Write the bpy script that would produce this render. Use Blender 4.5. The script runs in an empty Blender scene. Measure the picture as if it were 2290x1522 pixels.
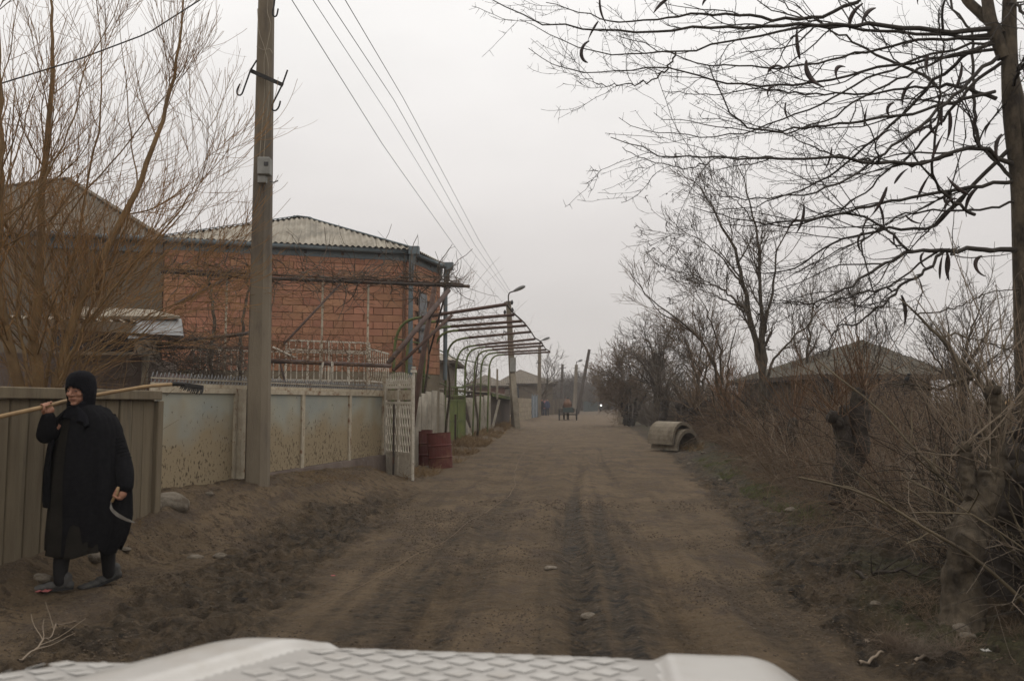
import bpy, bmesh, math, random
import numpy as np
from mathutils import Vector, Matrix

random.seed(7)
rng = np.random.default_rng(7)
scene = bpy.context.scene
col = scene.collection

# ------------------------------------------------------------------ camera
CAMZ = 1.40
F_PX = 1781.0                      # focal length in photo pixels (28 mm on 36 mm)
HORIZON = 898.0
PITCH = math.atan((HORIZON - 761.0) / F_PX)
cam_data = bpy.data.cameras.new('camera')
cam = bpy.data.objects.new('camera', cam_data)
col.objects.link(cam)
cam.location = (0, 0, CAMZ)
cam.rotation_euler = (math.pi / 2 + PITCH, 0, 0)
cam_data.sensor_width = 36.0
cam_data.lens = 36.0 * F_PX / 2290.0
cam_data.clip_start = 0.05
cam_data.clip_end = 3000
cam_data.dof.use_dof = True
cam_data.dof.focus_distance = 11.5
cam_data.dof.aperture_fstop = 3.8
scene.camera = cam

# ------------------------------------------------------------------ sky, sun, exposure
SUN_EL, SUN_AZ = math.radians(52), math.radians(25)
world = bpy.data.worlds.new('World')
scene.world = world
world.use_nodes = True
wn, wl = world.node_tree.nodes, world.node_tree.links
wn.clear()
w_out = wn.new('ShaderNodeOutputWorld')
w_tc = wn.new('ShaderNodeTexCoord')
w_sep = wn.new('ShaderNodeSeparateXYZ')
wl.new(w_tc.outputs['Generated'], w_sep.inputs[0])
w_ramp = wn.new('ShaderNodeValToRGB')          # overcast luminance: the zenith is brighter than the horizon
cr = w_ramp.color_ramp
cr.elements[0].position = 0.0; cr.elements[0].color = (0.575, 0.54, 0.515, 1)
cr.elements[1].position = 1.0; cr.elements[1].color = (1.40, 1.375, 1.35, 1)
e = cr.elements.new(0.20); e.color = (0.73, 0.695, 0.675, 1)
e = cr.elements.new(0.45); e.color = (0.97, 0.95, 0.93, 1)
wl.new(w_sep.outputs['Z'], w_ramp.inputs[0])
w_map = wn.new('ShaderNodeMapping'); w_map.inputs['Scale'].default_value = (1.6, 1.6, 4.0)
wl.new(w_tc.outputs['Generated'], w_map.inputs[0])
w_noise = wn.new('ShaderNodeTexNoise'); w_noise.inputs['Scale'].default_value = 1.5
w_noise.inputs['Detail'].default_value = 4
wl.new(w_map.outputs[0], w_noise.inputs['Vector'])
w_mr = wn.new('ShaderNodeMapRange')
w_mr.inputs['To Min'].default_value = 0.93; w_mr.inputs['To Max'].default_value = 1.07
w_mr.inputs['From Min'].default_value = 0.3; w_mr.inputs['From Max'].default_value = 0.7
wl.new(w_noise.outputs['Fac'], w_mr.inputs['Value'])
w_bg1 = wn.new('ShaderNodeBackground')
wl.new(w_ramp.outputs[0], w_bg1.inputs['Color'])
wl.new(w_mr.outputs[0], w_bg1.inputs['Strength'])
w_sky = wn.new('ShaderNodeTexSky'); w_sky.sky_type = 'NISHITA'; w_sky.sun_disc = False
w_sky.sun_elevation = SUN_EL; w_sky.sun_rotation = SUN_AZ
w_hsv = wn.new('ShaderNodeHueSaturation'); w_hsv.inputs['Saturation'].default_value = 0.15
wl.new(w_sky.outputs[0], w_hsv.inputs['Color'])
w_bg2 = wn.new('ShaderNodeBackground'); w_bg2.inputs['Strength'].default_value = 0.006
wl.new(w_hsv.outputs[0], w_bg2.inputs['Color'])
w_add = wn.new('ShaderNodeAddShader')
wl.new(w_bg1.outputs[0], w_add.inputs[0]); wl.new(w_bg2.outputs[0], w_add.inputs[1])
wl.new(w_add.outputs[0], w_out.inputs['Surface'])

sun_d = bpy.data.lights.new('sun', 'SUN')
sun = bpy.data.objects.new('sun', sun_d); col.objects.link(sun)
sun_d.energy = 0.6; sun_d.angle = math.radians(40); sun_d.color = (1.0, 0.95, 0.88)
# sun stands ahead and to the right of the road, behind thin cloud
sdir = Vector((math.sin(SUN_AZ) * math.cos(SUN_EL), math.cos(SUN_AZ) * math.cos(SUN_EL), math.sin(SUN_EL)))
sun.rotation_euler = sdir.to_track_quat('Z', 'Y').to_euler()
sun.location = (0, 0, 30)

scene.view_settings.view_transform = 'Standard'
scene.view_settings.look = 'None'
scene.view_settings.exposure = -0.05
scene.view_settings.gamma = 1.0
scene.render.engine = 'CYCLES'
scene.cycles.max_bounces = 6
scene.cycles.diffuse_bounces = 3
scene.cycles.glossy_bounces = 2
scene.cycles.transmission_bounces = 3
scene.cycles.transparent_max_bounces = 4
scene.cycles.volume_bounces = 1
scene.cycles.caustics_reflective = False
scene.cycles.caustics_refractive = False
scene.cycles.use_denoising = True
scene.cycles.denoiser = 'OPENIMAGEDENOISE'
scene.cycles.denoising_input_passes = 'RGB_ALBEDO_NORMAL'
scene.cycles.denoising_prefilter = 'ACCURATE'
scene.cycles.denoising_quality = 'HIGH'
scene.cycles.use_adaptive_sampling = True
scene.cycles.adaptive_threshold = 0.008

# ------------------------------------------------------------------ pixel -> place at a chosen depth
ct, st = math.cos(PITCH), math.sin(PITCH)
def P(px, py, Y):
    """the point of the place seen at photo pixel (px,py) that lies Y metres ahead"""
    a, b = (px - 1145.0) / F_PX, (761.0 - py) / F_PX
    d = np.array([a, ct - b * st, st + b * ct])
    s = Y / d[1]
    return np.array([d[0] * s, Y, CAMZ + d[2] * s])
def depth_for_z(py, z):
    b = (761.0 - py) / F_PX
    return (z - CAMZ) / (st + b * ct) * (ct - b * st)
def pix(p):
    v = np.asarray(p, float) - np.array([0, 0, CAMZ])
    fw = v[1] * ct + v[2] * st; up = -v[1] * st + v[2] * ct
    return 1145 + F_PX * v[0] / fw, 761 - F_PX * up / fw

# ------------------------------------------------------------------ mesh helpers
def mesh_from(verts, faces, smooth=False):
    me = bpy.data.meshes.new('m')
    V = np.asarray(verts, dtype=np.float32).reshape(-1, 3)
    if isinstance(faces, np.ndarray):
        n, k = faces.shape
        me.vertices.add(len(V)); me.vertices.foreach_set('co', V.ravel())
        me.loops.add(n * k); me.loops.foreach_set('vertex_index', faces.astype(np.int32).ravel())
        me.polygons.add(n); me.polygons.foreach_set('loop_start', np.arange(0, n * k, k, dtype=np.int32))
        me.update(calc_edges=True)
    else:
        me.from_pydata([tuple(v) for v in V.tolist()], [], faces)
        me.update()
    if smooth:
        me.polygons.foreach_set('use_smooth', np.ones(len(me.polygons), dtype=bool))
    return me

def link(name, me, mat, parent=None):
    o = bpy.data.objects.new(name, me)
    me.name = name
    if mat is not None and len(me.materials) == 0:
        me.materials.append(mat)
    col.objects.link(o)
    if parent is not None: o.parent = parent
    return o

def tag(o, label=None, cat=None, group=None, kind=None):
    if label: o['label'] = label
    if cat: o['category'] = cat
    if group: o['group'] = group
    if kind: o['kind'] = kind
    return o

def thing(name, label, cat, loc=(0, 0, 0), group=None):
    o = bpy.data.objects.new(name, None); col.objects.link(o)
    o.empty_display_size = 0.1
    o.location = tuple(float(v) for v in loc)
    return tag(o, label, cat, group)

def root_loc(o):
    v = np.zeros(3)
    while o is not None:
        v = v + np.array(o.location); o = o.parent
    return v

class MB:
    """collects boxes, beams and tubes given in world coordinates"""
    def __init__(s): s.v = []; s.f = []
    def add(s, verts, faces):
        n = len(s.v); s.v.extend([tuple(map(float, v)) for v in verts]); s.f.extend([tuple(i + n for i in f) for f in faces]); return s
    def box(s, c, size, rz=0.0, tilt=None):
        c = np.asarray(c, float); hx, hy, hz = [q / 2 for q in size]
        R = Matrix.Rotation(rz, 3, 'Z')
        if tilt is not None: R = R @ tilt
        vs = []
        for z in (-hz, hz):
            for x, y in ((-hx, -hy), (hx, -hy), (hx, hy), (-hx, hy)):
                vs.append(np.array(R @ Vector((x, y, z))) + c)
        return s.add(vs, [(0, 3, 2, 1), (4, 5, 6, 7), (0, 1, 5, 4), (1, 2, 6, 5), (2, 3, 7, 6), (3, 0, 4, 7)])
    def beam(s, p, q, w, h=None, up=(0, 0, 1), w2=None, h2=None):
        p = np.asarray(p, float); q = np.asarray(q, float); h = h or w; w2 = w2 or w; h2 = h2 or h
        d = q - p; d = d / (np.linalg.norm(d) + 1e-9); up = np.asarray(up, float)
        if abs(d @ up) > 0.97: up = np.array([0, 1.0, 0])
        a = np.cross(d, up); a /= np.linalg.norm(a); b = np.cross(a, d)
        vs = []
        for o_, ww, hh in ((p, w, h), (q, w2, h2)):
            for x, y in ((-1, -1), (1, -1), (1, 1), (-1, 1)):
                vs.append(o_ + a * x * ww / 2 + b * y * hh / 2)
        return s.add(vs, [(0, 1, 2, 3), (7, 6, 5, 4), (4, 5, 1, 0), (5, 6, 2, 1), (6, 7, 3, 2), (7, 4, 0, 3)])
    def tube(s, pts, r, k=8, cap=True):
        pts = np.asarray(pts, float); n = len(pts)
        r = np.broadcast_to(np.asarray(r, float), (n,))
        t = np.gradient(pts, axis=0); t /= (np.linalg.norm(t, axis=1, keepdims=True) + 1e-9)
        ref = np.eye(3)[np.argmin(np.abs(t.mean(0)))]
        a = np.cross(t, ref); a /= (np.linalg.norm(a, axis=1, keepdims=True) + 1e-9); b = np.cross(t, a)
        ang = np.arange(k) * 2 * math.pi / k
        ring = pts[:, None, :] + r[:, None, None] * (np.cos(ang)[None, :, None] * a[:, None, :] + np.sin(ang)[None, :, None] * b[:, None, :])
        fs = []
        for i in range(n - 1):
            for j in range(k):
                j2 = (j + 1) % k
                fs.append((i * k + j, (i + 1) * k + j, (i + 1) * k + j2, i * k + j2))
        if cap:
            fs.append(tuple(range(k))); fs.append(tuple((n - 1) * k + j for j in range(k - 1, -1, -1)))
        return s.add(ring.reshape(-1, 3), fs)
    def ellipsoid(s, c, r, nu=12, nv=8, R=None):
        c = np.asarray(c, float); vs = [(0, 0, -1)]
        for i in range(1, nv):
            th = -math.pi / 2 + math.pi * i / nv
            for j in range(nu):
                ph = 2 * math.pi * j / nu
                vs.append((math.cos(th) * math.cos(ph), math.cos(th) * math.sin(ph), math.sin(th)))
        vs.append((0, 0, 1)); V = np.array(vs) * np.asarray(r, float)
        if R is not None: V = V @ np.array(R).T
        fs = []
        for j in range(nu): fs.append((0, 1 + (j + 1) % nu, 1 + j))
        for i in range(nv - 2):
            for j in range(nu):
                a = 1 + i * nu + j; b = 1 + i * nu + (j + 1) % nu
                fs.append((a, b, b + nu, a + nu))
        top = len(vs) - 1; o_ = 1 + (nv - 2) * nu
        for j in range(nu): fs.append((o_ + j, o_ + (j + 1) % nu, top))
        return s.add(V + c, fs)
    def prism(s, poly, vec):
        """closed polygon (world points) pushed along vec"""
        poly = np.asarray(poly, float); n = len(poly); vec = np.asarray(vec, float)
        fs = [tuple(range(n - 1, -1, -1)), tuple(range(n, 2 * n))]
        for i in range(n):
            j = (i + 1) % n; fs.append((i, j, n + j, n + i))
        return s.add(np.vstack([poly, poly + vec]), fs)
    def build(s, name, mat, parent=None, smooth=False, bevel=0.0, fix=True):
        V = np.array(s.v, dtype=float)
        if parent is not None: V = V - root_loc(parent)
        me = mesh_from(V, s.f, smooth)
        if fix or bevel:
            bm = bmesh.new(); bm.from_mesh(me)
            if bevel:
                bmesh.ops.bevel(bm, geom=bm.edges[:], offset=bevel, segments=1, affect='EDGES', clamp_overlap=True)
            bmesh.ops.recalc_face_normals(bm, faces=bm.faces[:])
            bm.to_mesh(me); bm.free()
        return link(name, me, mat, parent)

class Tubes:
    """many thin tubes in one mesh, built in numpy batches"""
    def __init__(s, k=3): s.k = k; s.V = []; s.F = []; s.n = 0
    def batch(s, Pts, R, k=None):
        k = k or s.k
        Pts = np.asarray(Pts, float)
        if Pts.ndim == 2: Pts = Pts[None]
        m, n, _ = Pts.shape
        if m == 0: return s
        R = np.broadcast_to(np.asarray(R, float), (m, n))
        t = np.gradient(Pts, axis=1); t /= (np.linalg.norm(t, axis=2, keepdims=True) + 1e-9)
        ref = np.eye(3)[np.argmin(np.abs(t.mean(1)), axis=1)][:, None, :]
        a = np.cross(t, np.broadcast_to(ref, t.shape)); a /= (np.linalg.norm(a, axis=2, keepdims=True) + 1e-9); b = np.cross(t, a)
        ang = np.arange(k) * 2 * math.pi / k
        ring = Pts[:, :, None, :] + R[:, :, None, None] * (np.cos(ang)[None, None, :, None] * a[:, :, None, :] + np.sin(ang)[None, None, :, None] * b[:, :, None, :])
        s.V.append(ring.reshape(-1, 3))
        base = (np.arange(m) * n * k)[:, None, None] + (np.arange(n - 1) * k)[None, :, None]
        j = np.arange(k)[None, None, :]; j2 = (np.arange(k) + 1) % k; j2 = j2[None, None, :]
        q = np.stack([base + j, base + k + j, base + k + j2, base + j2], -1).reshape(-1, 4) + s.n
        s.F.append(q); s.n += m * n * k
        return s
    def build(s, name, mat, parent=None, smooth=True):
        V = np.concatenate(s.V); F = np.concatenate(s.F)
        if parent is not None: V = V - root_loc(parent)
        return link(name, mesh_from(V, F, smooth), mat, parent)

def resample(pts, n):
    pts = np.asarray(pts, float)
    d = np.r_[0, np.cumsum(np.linalg.norm(np.diff(pts, axis=0), axis=1))]
    u = np.linspace(0, d[-1], n)
    return np.stack([np.interp(u, d, pts[:, i]) for i in range(pts.shape[1])], 1)
def smooth_line(pts, n, it=2):
    p = resample(pts, n)
    for _ in range(it):
        q = p.copy(); q[1:-1] = (p[:-2] + 2 * p[1:-1] + p[2:]) / 4; p = q
    return p
def unit(v): return v / (np.linalg.norm(v, axis=-1, keepdims=True) + 1e-9)

def spawn(Pp, Rp, cnt, trange, ang, length, nseg=6, up=0.0, wig=0.1, rfac=0.5, rtip=0.3, bias=None, lenfall=0.5, zig=0.0):
    """children along parent polylines: Pp (m,n,3), Rp (m,n) -> (M,nseg,3),(M,nseg)"""
    m, n, _ = Pp.shape
    lens = np.linalg.norm(np.diff(Pp, axis=1), axis=2).sum(1)
    if np.isscalar(cnt): c = np.full(m, cnt)
    else: c = np.asarray(cnt)
    par = np.repeat(np.arange(m), c); M = len(par)
    if M == 0: return np.zeros((0, nseg, 3)), np.zeros((0, nseg))
    t = rng.uniform(trange[0], trange[1], M)
    fi = t * (n - 1); i0 = np.clip(fi.astype(int), 0, n - 2); fr = (fi - i0)[:, None]
    p0 = Pp[par, i0] * (1 - fr) + Pp[par, i0 + 1] * fr
    r0 = Rp[par, i0] * (1 - fr[:, 0]) + Rp[par, i0 + 1] * fr[:, 0]
    tan = unit(Pp[par, i0 + 1] - Pp[par, i0])
    rnd = rng.normal(size=(M, 3))
    if bias is not None: rnd = rnd + np.asarray(bias)
    perp = unit(rnd - (rnd * tan).sum(1, keepdims=True) * tan)
    a = rng.uniform(ang[0], ang[1], M)[:, None]
    d = unit(tan * np.cos(a) + perp * np.sin(a))
    if isinstance(length, tuple): L = rng.uniform(length[0], length[1], M)
    else: L = length * rng.uniform(0.6, 1.25, M)
    L = L * (1 - lenfall * t)
    step = (L / (nseg - 1))[:, None]
    out = np.zeros((M, nseg, 3)); out[:, 0] = p0
    for s_ in range(1, nseg):
        d = unit(d + np.array([0, 0, up]) / nseg + rng.normal(size=(M, 3)) * wig)
        if zig: d2 = unit(d + perp * zig * (1 if s_ % 2 else -1))
        else: d2 = d
        out[:, s_] = out[:, s_ - 1] + d2 * step
    rr = np.minimum(r0 * rfac, r0)[:, None] * np.linspace(1, rtip, nseg)[None]
    return out, rr

# ------------------------------------------------------------------ numpy noise
_G = np.random.default_rng(3).random((256, 256))
def vnoise(x, y):
    xi = np.floor(x).astype(int); yi = np.floor(y).astype(int); fx = x - xi; fy = y - yi
    fx = fx * fx * (3 - 2 * fx); fy = fy * fy * (3 - 2 * fy)
    g = lambda a, b: _G[a & 255, b & 255]
    return (g(xi, yi) * (1 - fx) + g(xi + 1, yi) * fx) * (1 - fy) + (g(xi, yi + 1) * (1 - fx) + g(xi + 1, yi + 1) * fx) * fy
def fbm(x, y, o=4, gain=0.5):
    r = 0; a = 1; tot = 0
    for i in range(o):
        r = r + a * vnoise(x * 2 ** i + 17 * i, y * 2 ** i + 31 * i); tot += a; a *= gain
    return r / tot
def sstep(a, b, x):
    t = np.clip((x - a) / (b - a), 0, 1); return t * t * (3 - 2 * t)

# ------------------------------------------------------------------ materials
def mat_new(name):
    m = bpy.data.materials.new(name); m.use_nodes = True
    nt = m.node_tree; b = nt.nodes['Principled BSDF']
    return m, nt.nodes, nt.links, b
def mat(name, c1, c2=None, scale=6.0, rough=0.85, detail=6, bump=0.0, bscale=None, metallic=0.0, stretch=None, lo=0.35, hi=0.65,
        c3=None, s3=2.0, lo3=0.55, hi3=0.7, rand=0.0, spec=0.3, hue=0.0):
    """two noisy colours, optional third patchy colour (rust, dirt), bump and per-object variation"""
    m, N, L, b = mat_new(name)
    b.inputs['Roughness'].default_value = rough; b.inputs['Metallic'].default_value = metallic
    b.inputs['Specular IOR Level'].default_value = spec
    c2 = c2 or tuple(v * 0.72 for v in c1)
    tc = N.new('ShaderNodeTexCoord'); vec = tc.outputs['Object']
    oi = N.new('ShaderNodeObjectInfo')
    addv = N.new('ShaderNodeVectorMath'); addv.operation = 'ADD'
    sc = N.new('ShaderNodeVectorMath'); sc.operation = 'SCALE'; sc.inputs['Scale'].default_value = 37.0
    cmb = N.new('ShaderNodeCombineXYZ')
    for i in range(3): L.new(oi.outputs['Random'], cmb.inputs[i])
    L.new(cmb.outputs[0], sc.inputs[0]); L.new(vec, addv.inputs[0]); L.new(sc.outputs[0], addv.inputs[1]); vec = addv.outputs[0]
    if stretch:
        mp = N.new('ShaderNodeMapping'); mp.inputs['Scale'].default_value = stretch; L.new(vec, mp.inputs[0]); vec = mp.outputs[0]
    n1 = N.new('ShaderNodeTexNoise'); n1.inputs['Scale'].default_value = scale; n1.inputs['Detail'].default_value = detail; n1.inputs['Roughness'].default_value = 0.62
    L.new(vec, n1.inputs['Vector'])
    r1 = N.new('ShaderNodeMapRange'); r1.inputs['From Min'].default_value = lo; r1.inputs['From Max'].default_value = hi; L.new(n1.outputs['Fac'], r1.inputs['Value'])
    mx = N.new('ShaderNodeMixRGB'); mx.inputs[1].default_value = (*c1, 1); mx.inputs[2].default_value = (*c2, 1); L.new(r1.outputs[0], mx.inputs[0])
    out = mx.outputs[0]
    if c3:
        n3 = N.new('ShaderNodeTexNoise'); n3.inputs['Scale'].default_value = s3; n3.inputs['Detail'].default_value = 8; n3.inputs['Roughness'].default_value = 0.7; L.new(vec, n3.inputs['Vector'])
        r3 = N.new('ShaderNodeMapRange'); r3.inputs['From Min'].default_value = lo3; r3.inputs['From Max'].default_value = hi3; L.new(n3.outputs['Fac'], r3.inputs['Value'])
        m3 = N.new('ShaderNodeMixRGB'); m3.inputs[2].default_value = (*c3, 1); L.new(r3.outputs[0], m3.inputs[0]); L.new(out, m3.inputs[1]); out = m3.outputs[0]
    if rand or hue:
        hs = N.new('ShaderNodeHueSaturation'); L.new(out, hs.inputs['Color'])
        rr = N.new('ShaderNodeMapRange'); rr.inputs['To Min'].default_value = 1 - rand; rr.inputs['To Max'].default_value = 1 + rand
        L.new(oi.outputs['Random'], rr.inputs['Value']); L.new(rr.outputs[0], hs.inputs['Value'])
        if hue:
            mu = N.new('ShaderNodeMath'); mu.operation = 'MULTIPLY'; mu.inputs[1].default_value = 7.31; L.new(oi.outputs['Random'], mu.inputs[0])
            fr = N.new('ShaderNodeMath'); fr.operation = 'FRACT'; L.new(mu.outputs[0], fr.inputs[0])
            rh = N.new('ShaderNodeMapRange'); rh.inputs['To Min'].default_value = 0.5 - hue; rh.inputs['To Max'].default_value = 0.5 + hue
            L.new(fr.outputs[0], rh.inputs['Value']); L.new(rh.outputs[0], hs.inputs['Hue'])
        out = hs.outputs[0]
    L.new(out, b.inputs['Base Color'])
    if bump:
        nb = N.new('ShaderNodeTexNoise'); nb.inputs['Scale'].default_value = bscale or scale * 4; nb.inputs['Detail'].default_value = 6; L.new(vec, nb.inputs['Vector'])
        bp = N.new('ShaderNodeBump'); bp.inputs['Strength'].default_value = min(1.0, bump); bp.inputs['Distance'].default_value = 0.02; L.new(nb.outputs['Fac'], bp.inputs['Height'])
        L.new(bp.outputs[0], b.inputs['Normal'])
    return m

M = {}
M['brick'] = mat('brick', (0.39, 0.195, 0.115), (0.31, 0.150, 0.090), 3, 0.9, bump=0.3, bscale=30, c3=(0.30, 0.22, 0.15), s3=5, lo3=0.62, hi3=0.85, rand=0.13, hue=0.007)
M['mortar'] = mat('mortar', (0.24, 0.13, 0.08), (0.16, 0.09, 0.06), 8, 0.95, bump=0.4)
M['plaster'] = mat('plaster', (0.17, 0.138, 0.10), (0.125, 0.10, 0.073), 1.2, 0.95, bump=0.25, bscale=14, c3=(0.09, 0.08, 0.07), s3=0.8)
M['plaster_base'] = mat('plaster_base', (0.20, 0.165, 0.115), (0.15, 0.122, 0.085), 1.5, 0.95, bump=0.25, bscale=14)
M['asbestos'] = mat('asbestos', (0.34, 0.305, 0.245), (0.23, 0.20, 0.155), 2.2, 0.92, bump=0.25, bscale=30, c3=(0.14, 0.125, 0.10), s3=1.3, stretch=(1.5, 0.35, 1), lo3=0.5, hi3=0.72)
M['asbestos_dark'] = mat('asbestos_dark', (0.155, 0.128, 0.095), (0.10, 0.082, 0.062), 1.6, 0.95, bump=0.25, bscale=30, c3=(0.085, 0.075, 0.06), s3=1.0)
M['asbestos_green'] = mat('asbestos_green', (0.105, 0.092, 0.070), (0.070, 0.060, 0.046), 1.6, 0.95, bump=0.2, bscale=30, c3=(0.09, 0.08, 0.05), s3=1.0)
M['blue_paint'] = mat('blue_paint', (0.15, 0.18, 0.19), (0.105, 0.13, 0.14), 3, 0.6, c3=(0.16, 0.14, 0.12), s3=4, lo3=0.58, hi3=0.75)
M['concrete'] = mat('concrete', (0.20, 0.165, 0.118), (0.135, 0.108, 0.077), 2.2, 0.92, bump=0.35, bscale=40, c3=(0.10, 0.085, 0.07), s3=1.1, stretch=(1.4, 1.4, 0.35))
M['concrete_pale'] = mat('concrete_pale', (0.34, 0.295, 0.225), (0.23, 0.195, 0.145), 4, 0.92, bump=0.4, bscale=40, c3=(0.17, 0.145, 0.11), s3=3)
M['pipe_concrete'] = mat('pipe_concrete', (0.26, 0.22, 0.165), (0.17, 0.14, 0.10), 3, 0.95, bump=0.5, bscale=20, c3=(0.10, 0.08, 0.055), s3=2.2, lo3=.5, hi3=.66)
M['sucker'] = mat('sucker', (0.155, 0.12, 0.075), (0.085, 0.065, 0.042), 5, 0.85, bump=.4)
M['fence_board'] = mat('fence_board', (0.185, 0.148, 0.096), (0.13, 0.102, 0.066), 3, 0.92, bump=0.4, bscale=45, stretch=(4, 4, 0.4), c3=(0.095, 0.08, 0.058), s3=2.0, rand=0.09)
M['rust_white'] = mat('rust_white', (0.46, 0.40, 0.30), (0.34, 0.285, 0.205), 9, 0.75, c3=(0.16, 0.075, 0.035), s3=7, lo3=0.54, hi3=0.66, bump=0.2)
M['white_paint'] = mat('white_paint', (0.60, 0.55, 0.46), (0.46, 0.41, 0.33), 12, 0.7, c3=(0.20, 0.12, 0.07), s3=14, lo3=0.58, hi3=0.7)
M['dark_metal'] = mat('dark_metal', (0.05, 0.045, 0.042), (0.085, 0.06, 0.045), 8, 0.7, c3=(0.12, 0.06, 0.035), s3=6)
M['brown_pipe'] = mat('brown_pipe', (0.16, 0.115, 0.10), (0.10, 0.07, 0.06), 5, 0.75, c3=(0.20, 0.17, 0.15), s3=8)
M['rust_pipe'] = mat('rust_pipe', (0.11, 0.065, 0.048), (0.07, 0.04, 0.03), 6, 0.8)
M['green_pipe'] = mat('green_pipe', (0.125, 0.155, 0.045), (0.08, 0.095, 0.035), 5, 0.7, c3=(0.12, 0.08, 0.05), s3=6)
M['green_paint'] = mat('green_paint', (0.135, 0.155, 0.032), (0.09, 0.11, 0.03), 4, 0.65, c3=(0.10, 0.14, 0.09), s3=3)
M['drum_red'] = mat('drum_red', (0.115, 0.028, 0.021), (0.08, 0.020, 0.015), 3, 0.65, c3=(0.17, 0.075, 0.045), s3=3.0, lo3=0.5, hi3=0.68, bump=0.15, rand=0.08)
M['tin'] = mat('tin', (0.30, 0.30, 0.29), (0.20, 0.20, 0.20), 5, 0.55, metallic=0.3)
M['box_grey'] = mat('box_grey', (0.28, 0.275, 0.25), (0.20, 0.195, 0.175), 6, 0.7)
M['wood'] = mat('wood', (0.21, 0.17, 0.125), (0.13, 0.10, 0.075), 3, 0.9, stretch=(6, 6, 0.5), rand=0.15, bump=0.3)
M['dark_wood'] = mat('dark_wood', (0.055, 0.042, 0.033), (0.085, 0.065, 0.05), 4, 0.9, stretch=(6, 6, 0.5), bump=0.3)
M['handle_wood'] = mat('handle_wood', (0.36, 0.24, 0.12), (0.25, 0.16, 0.08), 5, 0.6, stretch=(1, 5, 5))
M['black_iron'] = mat('black_iron', (0.018, 0.017, 0.016), (0.035, 0.03, 0.026), 20, 0.6)
M['steel'] = mat('steel', (0.20, 0.185, 0.16), (0.11, 0.095, 0.08), 14, 0.55, metallic=0.4)
M['wire'] = mat('wire', (0.03, 0.03, 0.032), (0.05, 0.05, 0.05), 2, 0.6)
M['willow'] = mat('willow', (0.23, 0.142, 0.060), (0.13, 0.08, 0.037), 4, 0.75, bump=0.2)
M['willow_twig'] = mat('willow_twig', (0.31, 0.165, 0.055), (0.21, 0.11, 0.040), 3, 0.7)
M['bark'] = mat('bark', (0.115, 0.090, 0.061), (0.032, 0.025, 0.018), 12, 0.92, bump=1.0, bscale=30, stretch=(1, 1, 0.45))
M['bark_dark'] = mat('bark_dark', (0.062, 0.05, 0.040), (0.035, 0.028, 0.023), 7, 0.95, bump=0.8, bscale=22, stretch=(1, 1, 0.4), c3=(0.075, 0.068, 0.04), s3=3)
M['locust'] = mat('locust', (0.060, 0.050, 0.040), (0.035, 0.029, 0.024), 6, 0.85)
M['pod'] = mat('pod', (0.022, 0.013, 0.010), (0.038, 0.02, 0.014), 9, 0.6)
M['twig_grey'] = mat('twig_grey', (0.135, 0.108, 0.082), (0.085, 0.067, 0.052), 1.4, 0.9)
M['twig_brown'] = mat('twig_brown', (0.215, 0.152, 0.098), (0.125, 0.086, 0.057), 0.9, 0.9, c3=(0.17, 0.135, 0.105), s3=0.8)
M['twig_red'] = mat('twig_red', (0.20, 0.115, 0.062), (0.13, 0.078, 0.045), 0.9, 0.9)
M['twig_pale'] = mat('twig_pale', (0.27, 0.215, 0.155), (0.17, 0.13, 0.095), 0.9, 0.9)
M['dry_grass'] = mat('dry_grass', (0.25, 0.17, 0.085), (0.16, 0.10, 0.05), 1.2, 0.9)
M['green_grass'] = mat('green_grass', (0.085, 0.105, 0.03), (0.12, 0.12, 0.045), 1.5, 0.85)
M['leaf_litter'] = mat('leaf_litter', (0.20, 0.14, 0.085), (0.09, 0.06, 0.04), 6, 0.9)
M['clod'] = mat('clod', (0.105, 0.077, 0.053), (0.065, 0.049, 0.034), 5, 0.95)
M['stone'] = mat('stone', (0.21, 0.18, 0.14), (0.14, 0.115, 0.087), 3, 0.95, bump=0.5, bscale=14, c3=(0.10, 0.078, 0.055), s3=1.2, lo3=.45, hi3=.6, rand=0.15)
M['black_cloth'] = mat('black_cloth', (0.0085, 0.0085, 0.011), (0.005, 0.005, 0.0065), 10, 0.95, bump=0.5, bscale=120, spec=0.1)
M['knit'] = mat('knit', (0.0115, 0.0112, 0.0125), (0.006, 0.006, 0.007), 30, 1.0, bump=0.5, bscale=170, spec=0.1)
M['dress'] = mat('dress', (0.024, 0.021, 0.017), (0.014, 0.0125, 0.010), 4, 0.95, bump=0.3, bscale=60, spec=0.1)
M['skin'] = mat('skin', (0.36, 0.185, 0.115), (0.27, 0.125, 0.08), 18, 0.6, bump=0.25, bscale=120)
M['lips'] = mat('lips', (0.20, 0.075, 0.055), (0.15, 0.055, 0.04), 20, 0.6)
M['brow'] = mat('brow', (0.045, 0.033, 0.026), (0.03, 0.02, 0.016), 20, 0.8)
M['eye'] = mat('eye', (0.015, 0.012, 0.01), (0.03, 0.025, 0.02), 20, 0.3)
M['shoe'] = mat('shoe', (0.055, 0.056, 0.056), (0.085, 0.078, 0.068), 14, 0.85, bump=0.3)
M['stocking'] = mat('stocking', (0.010, 0.0095, 0.010), (0.015, 0.013, 0.012), 20, 0.9)
M['car_white'] = mat('car_white', (0.45, 0.43, 0.40), (0.40, 0.38, 0.35), 7, 0.28, c3=(.33,.29,.24), s3=6, lo3=.5, hi3=.8, spec=0.5)
M['car_panel'] = mat('car_panel', (0.34, 0.32, 0.295), (0.285, 0.268, 0.245), 5, 0.5, spec=0.5)
M['car_reflection'] = mat('car_reflection', (0.41, 0.39, 0.36), (0.35, 0.332, 0.305), 9, 0.35, c3=(.30,.27,.23), s3=5, lo3=.5, hi3=.75, spec=0.5)  # reflected lattice put into a paler colour, plus dust patches
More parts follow.
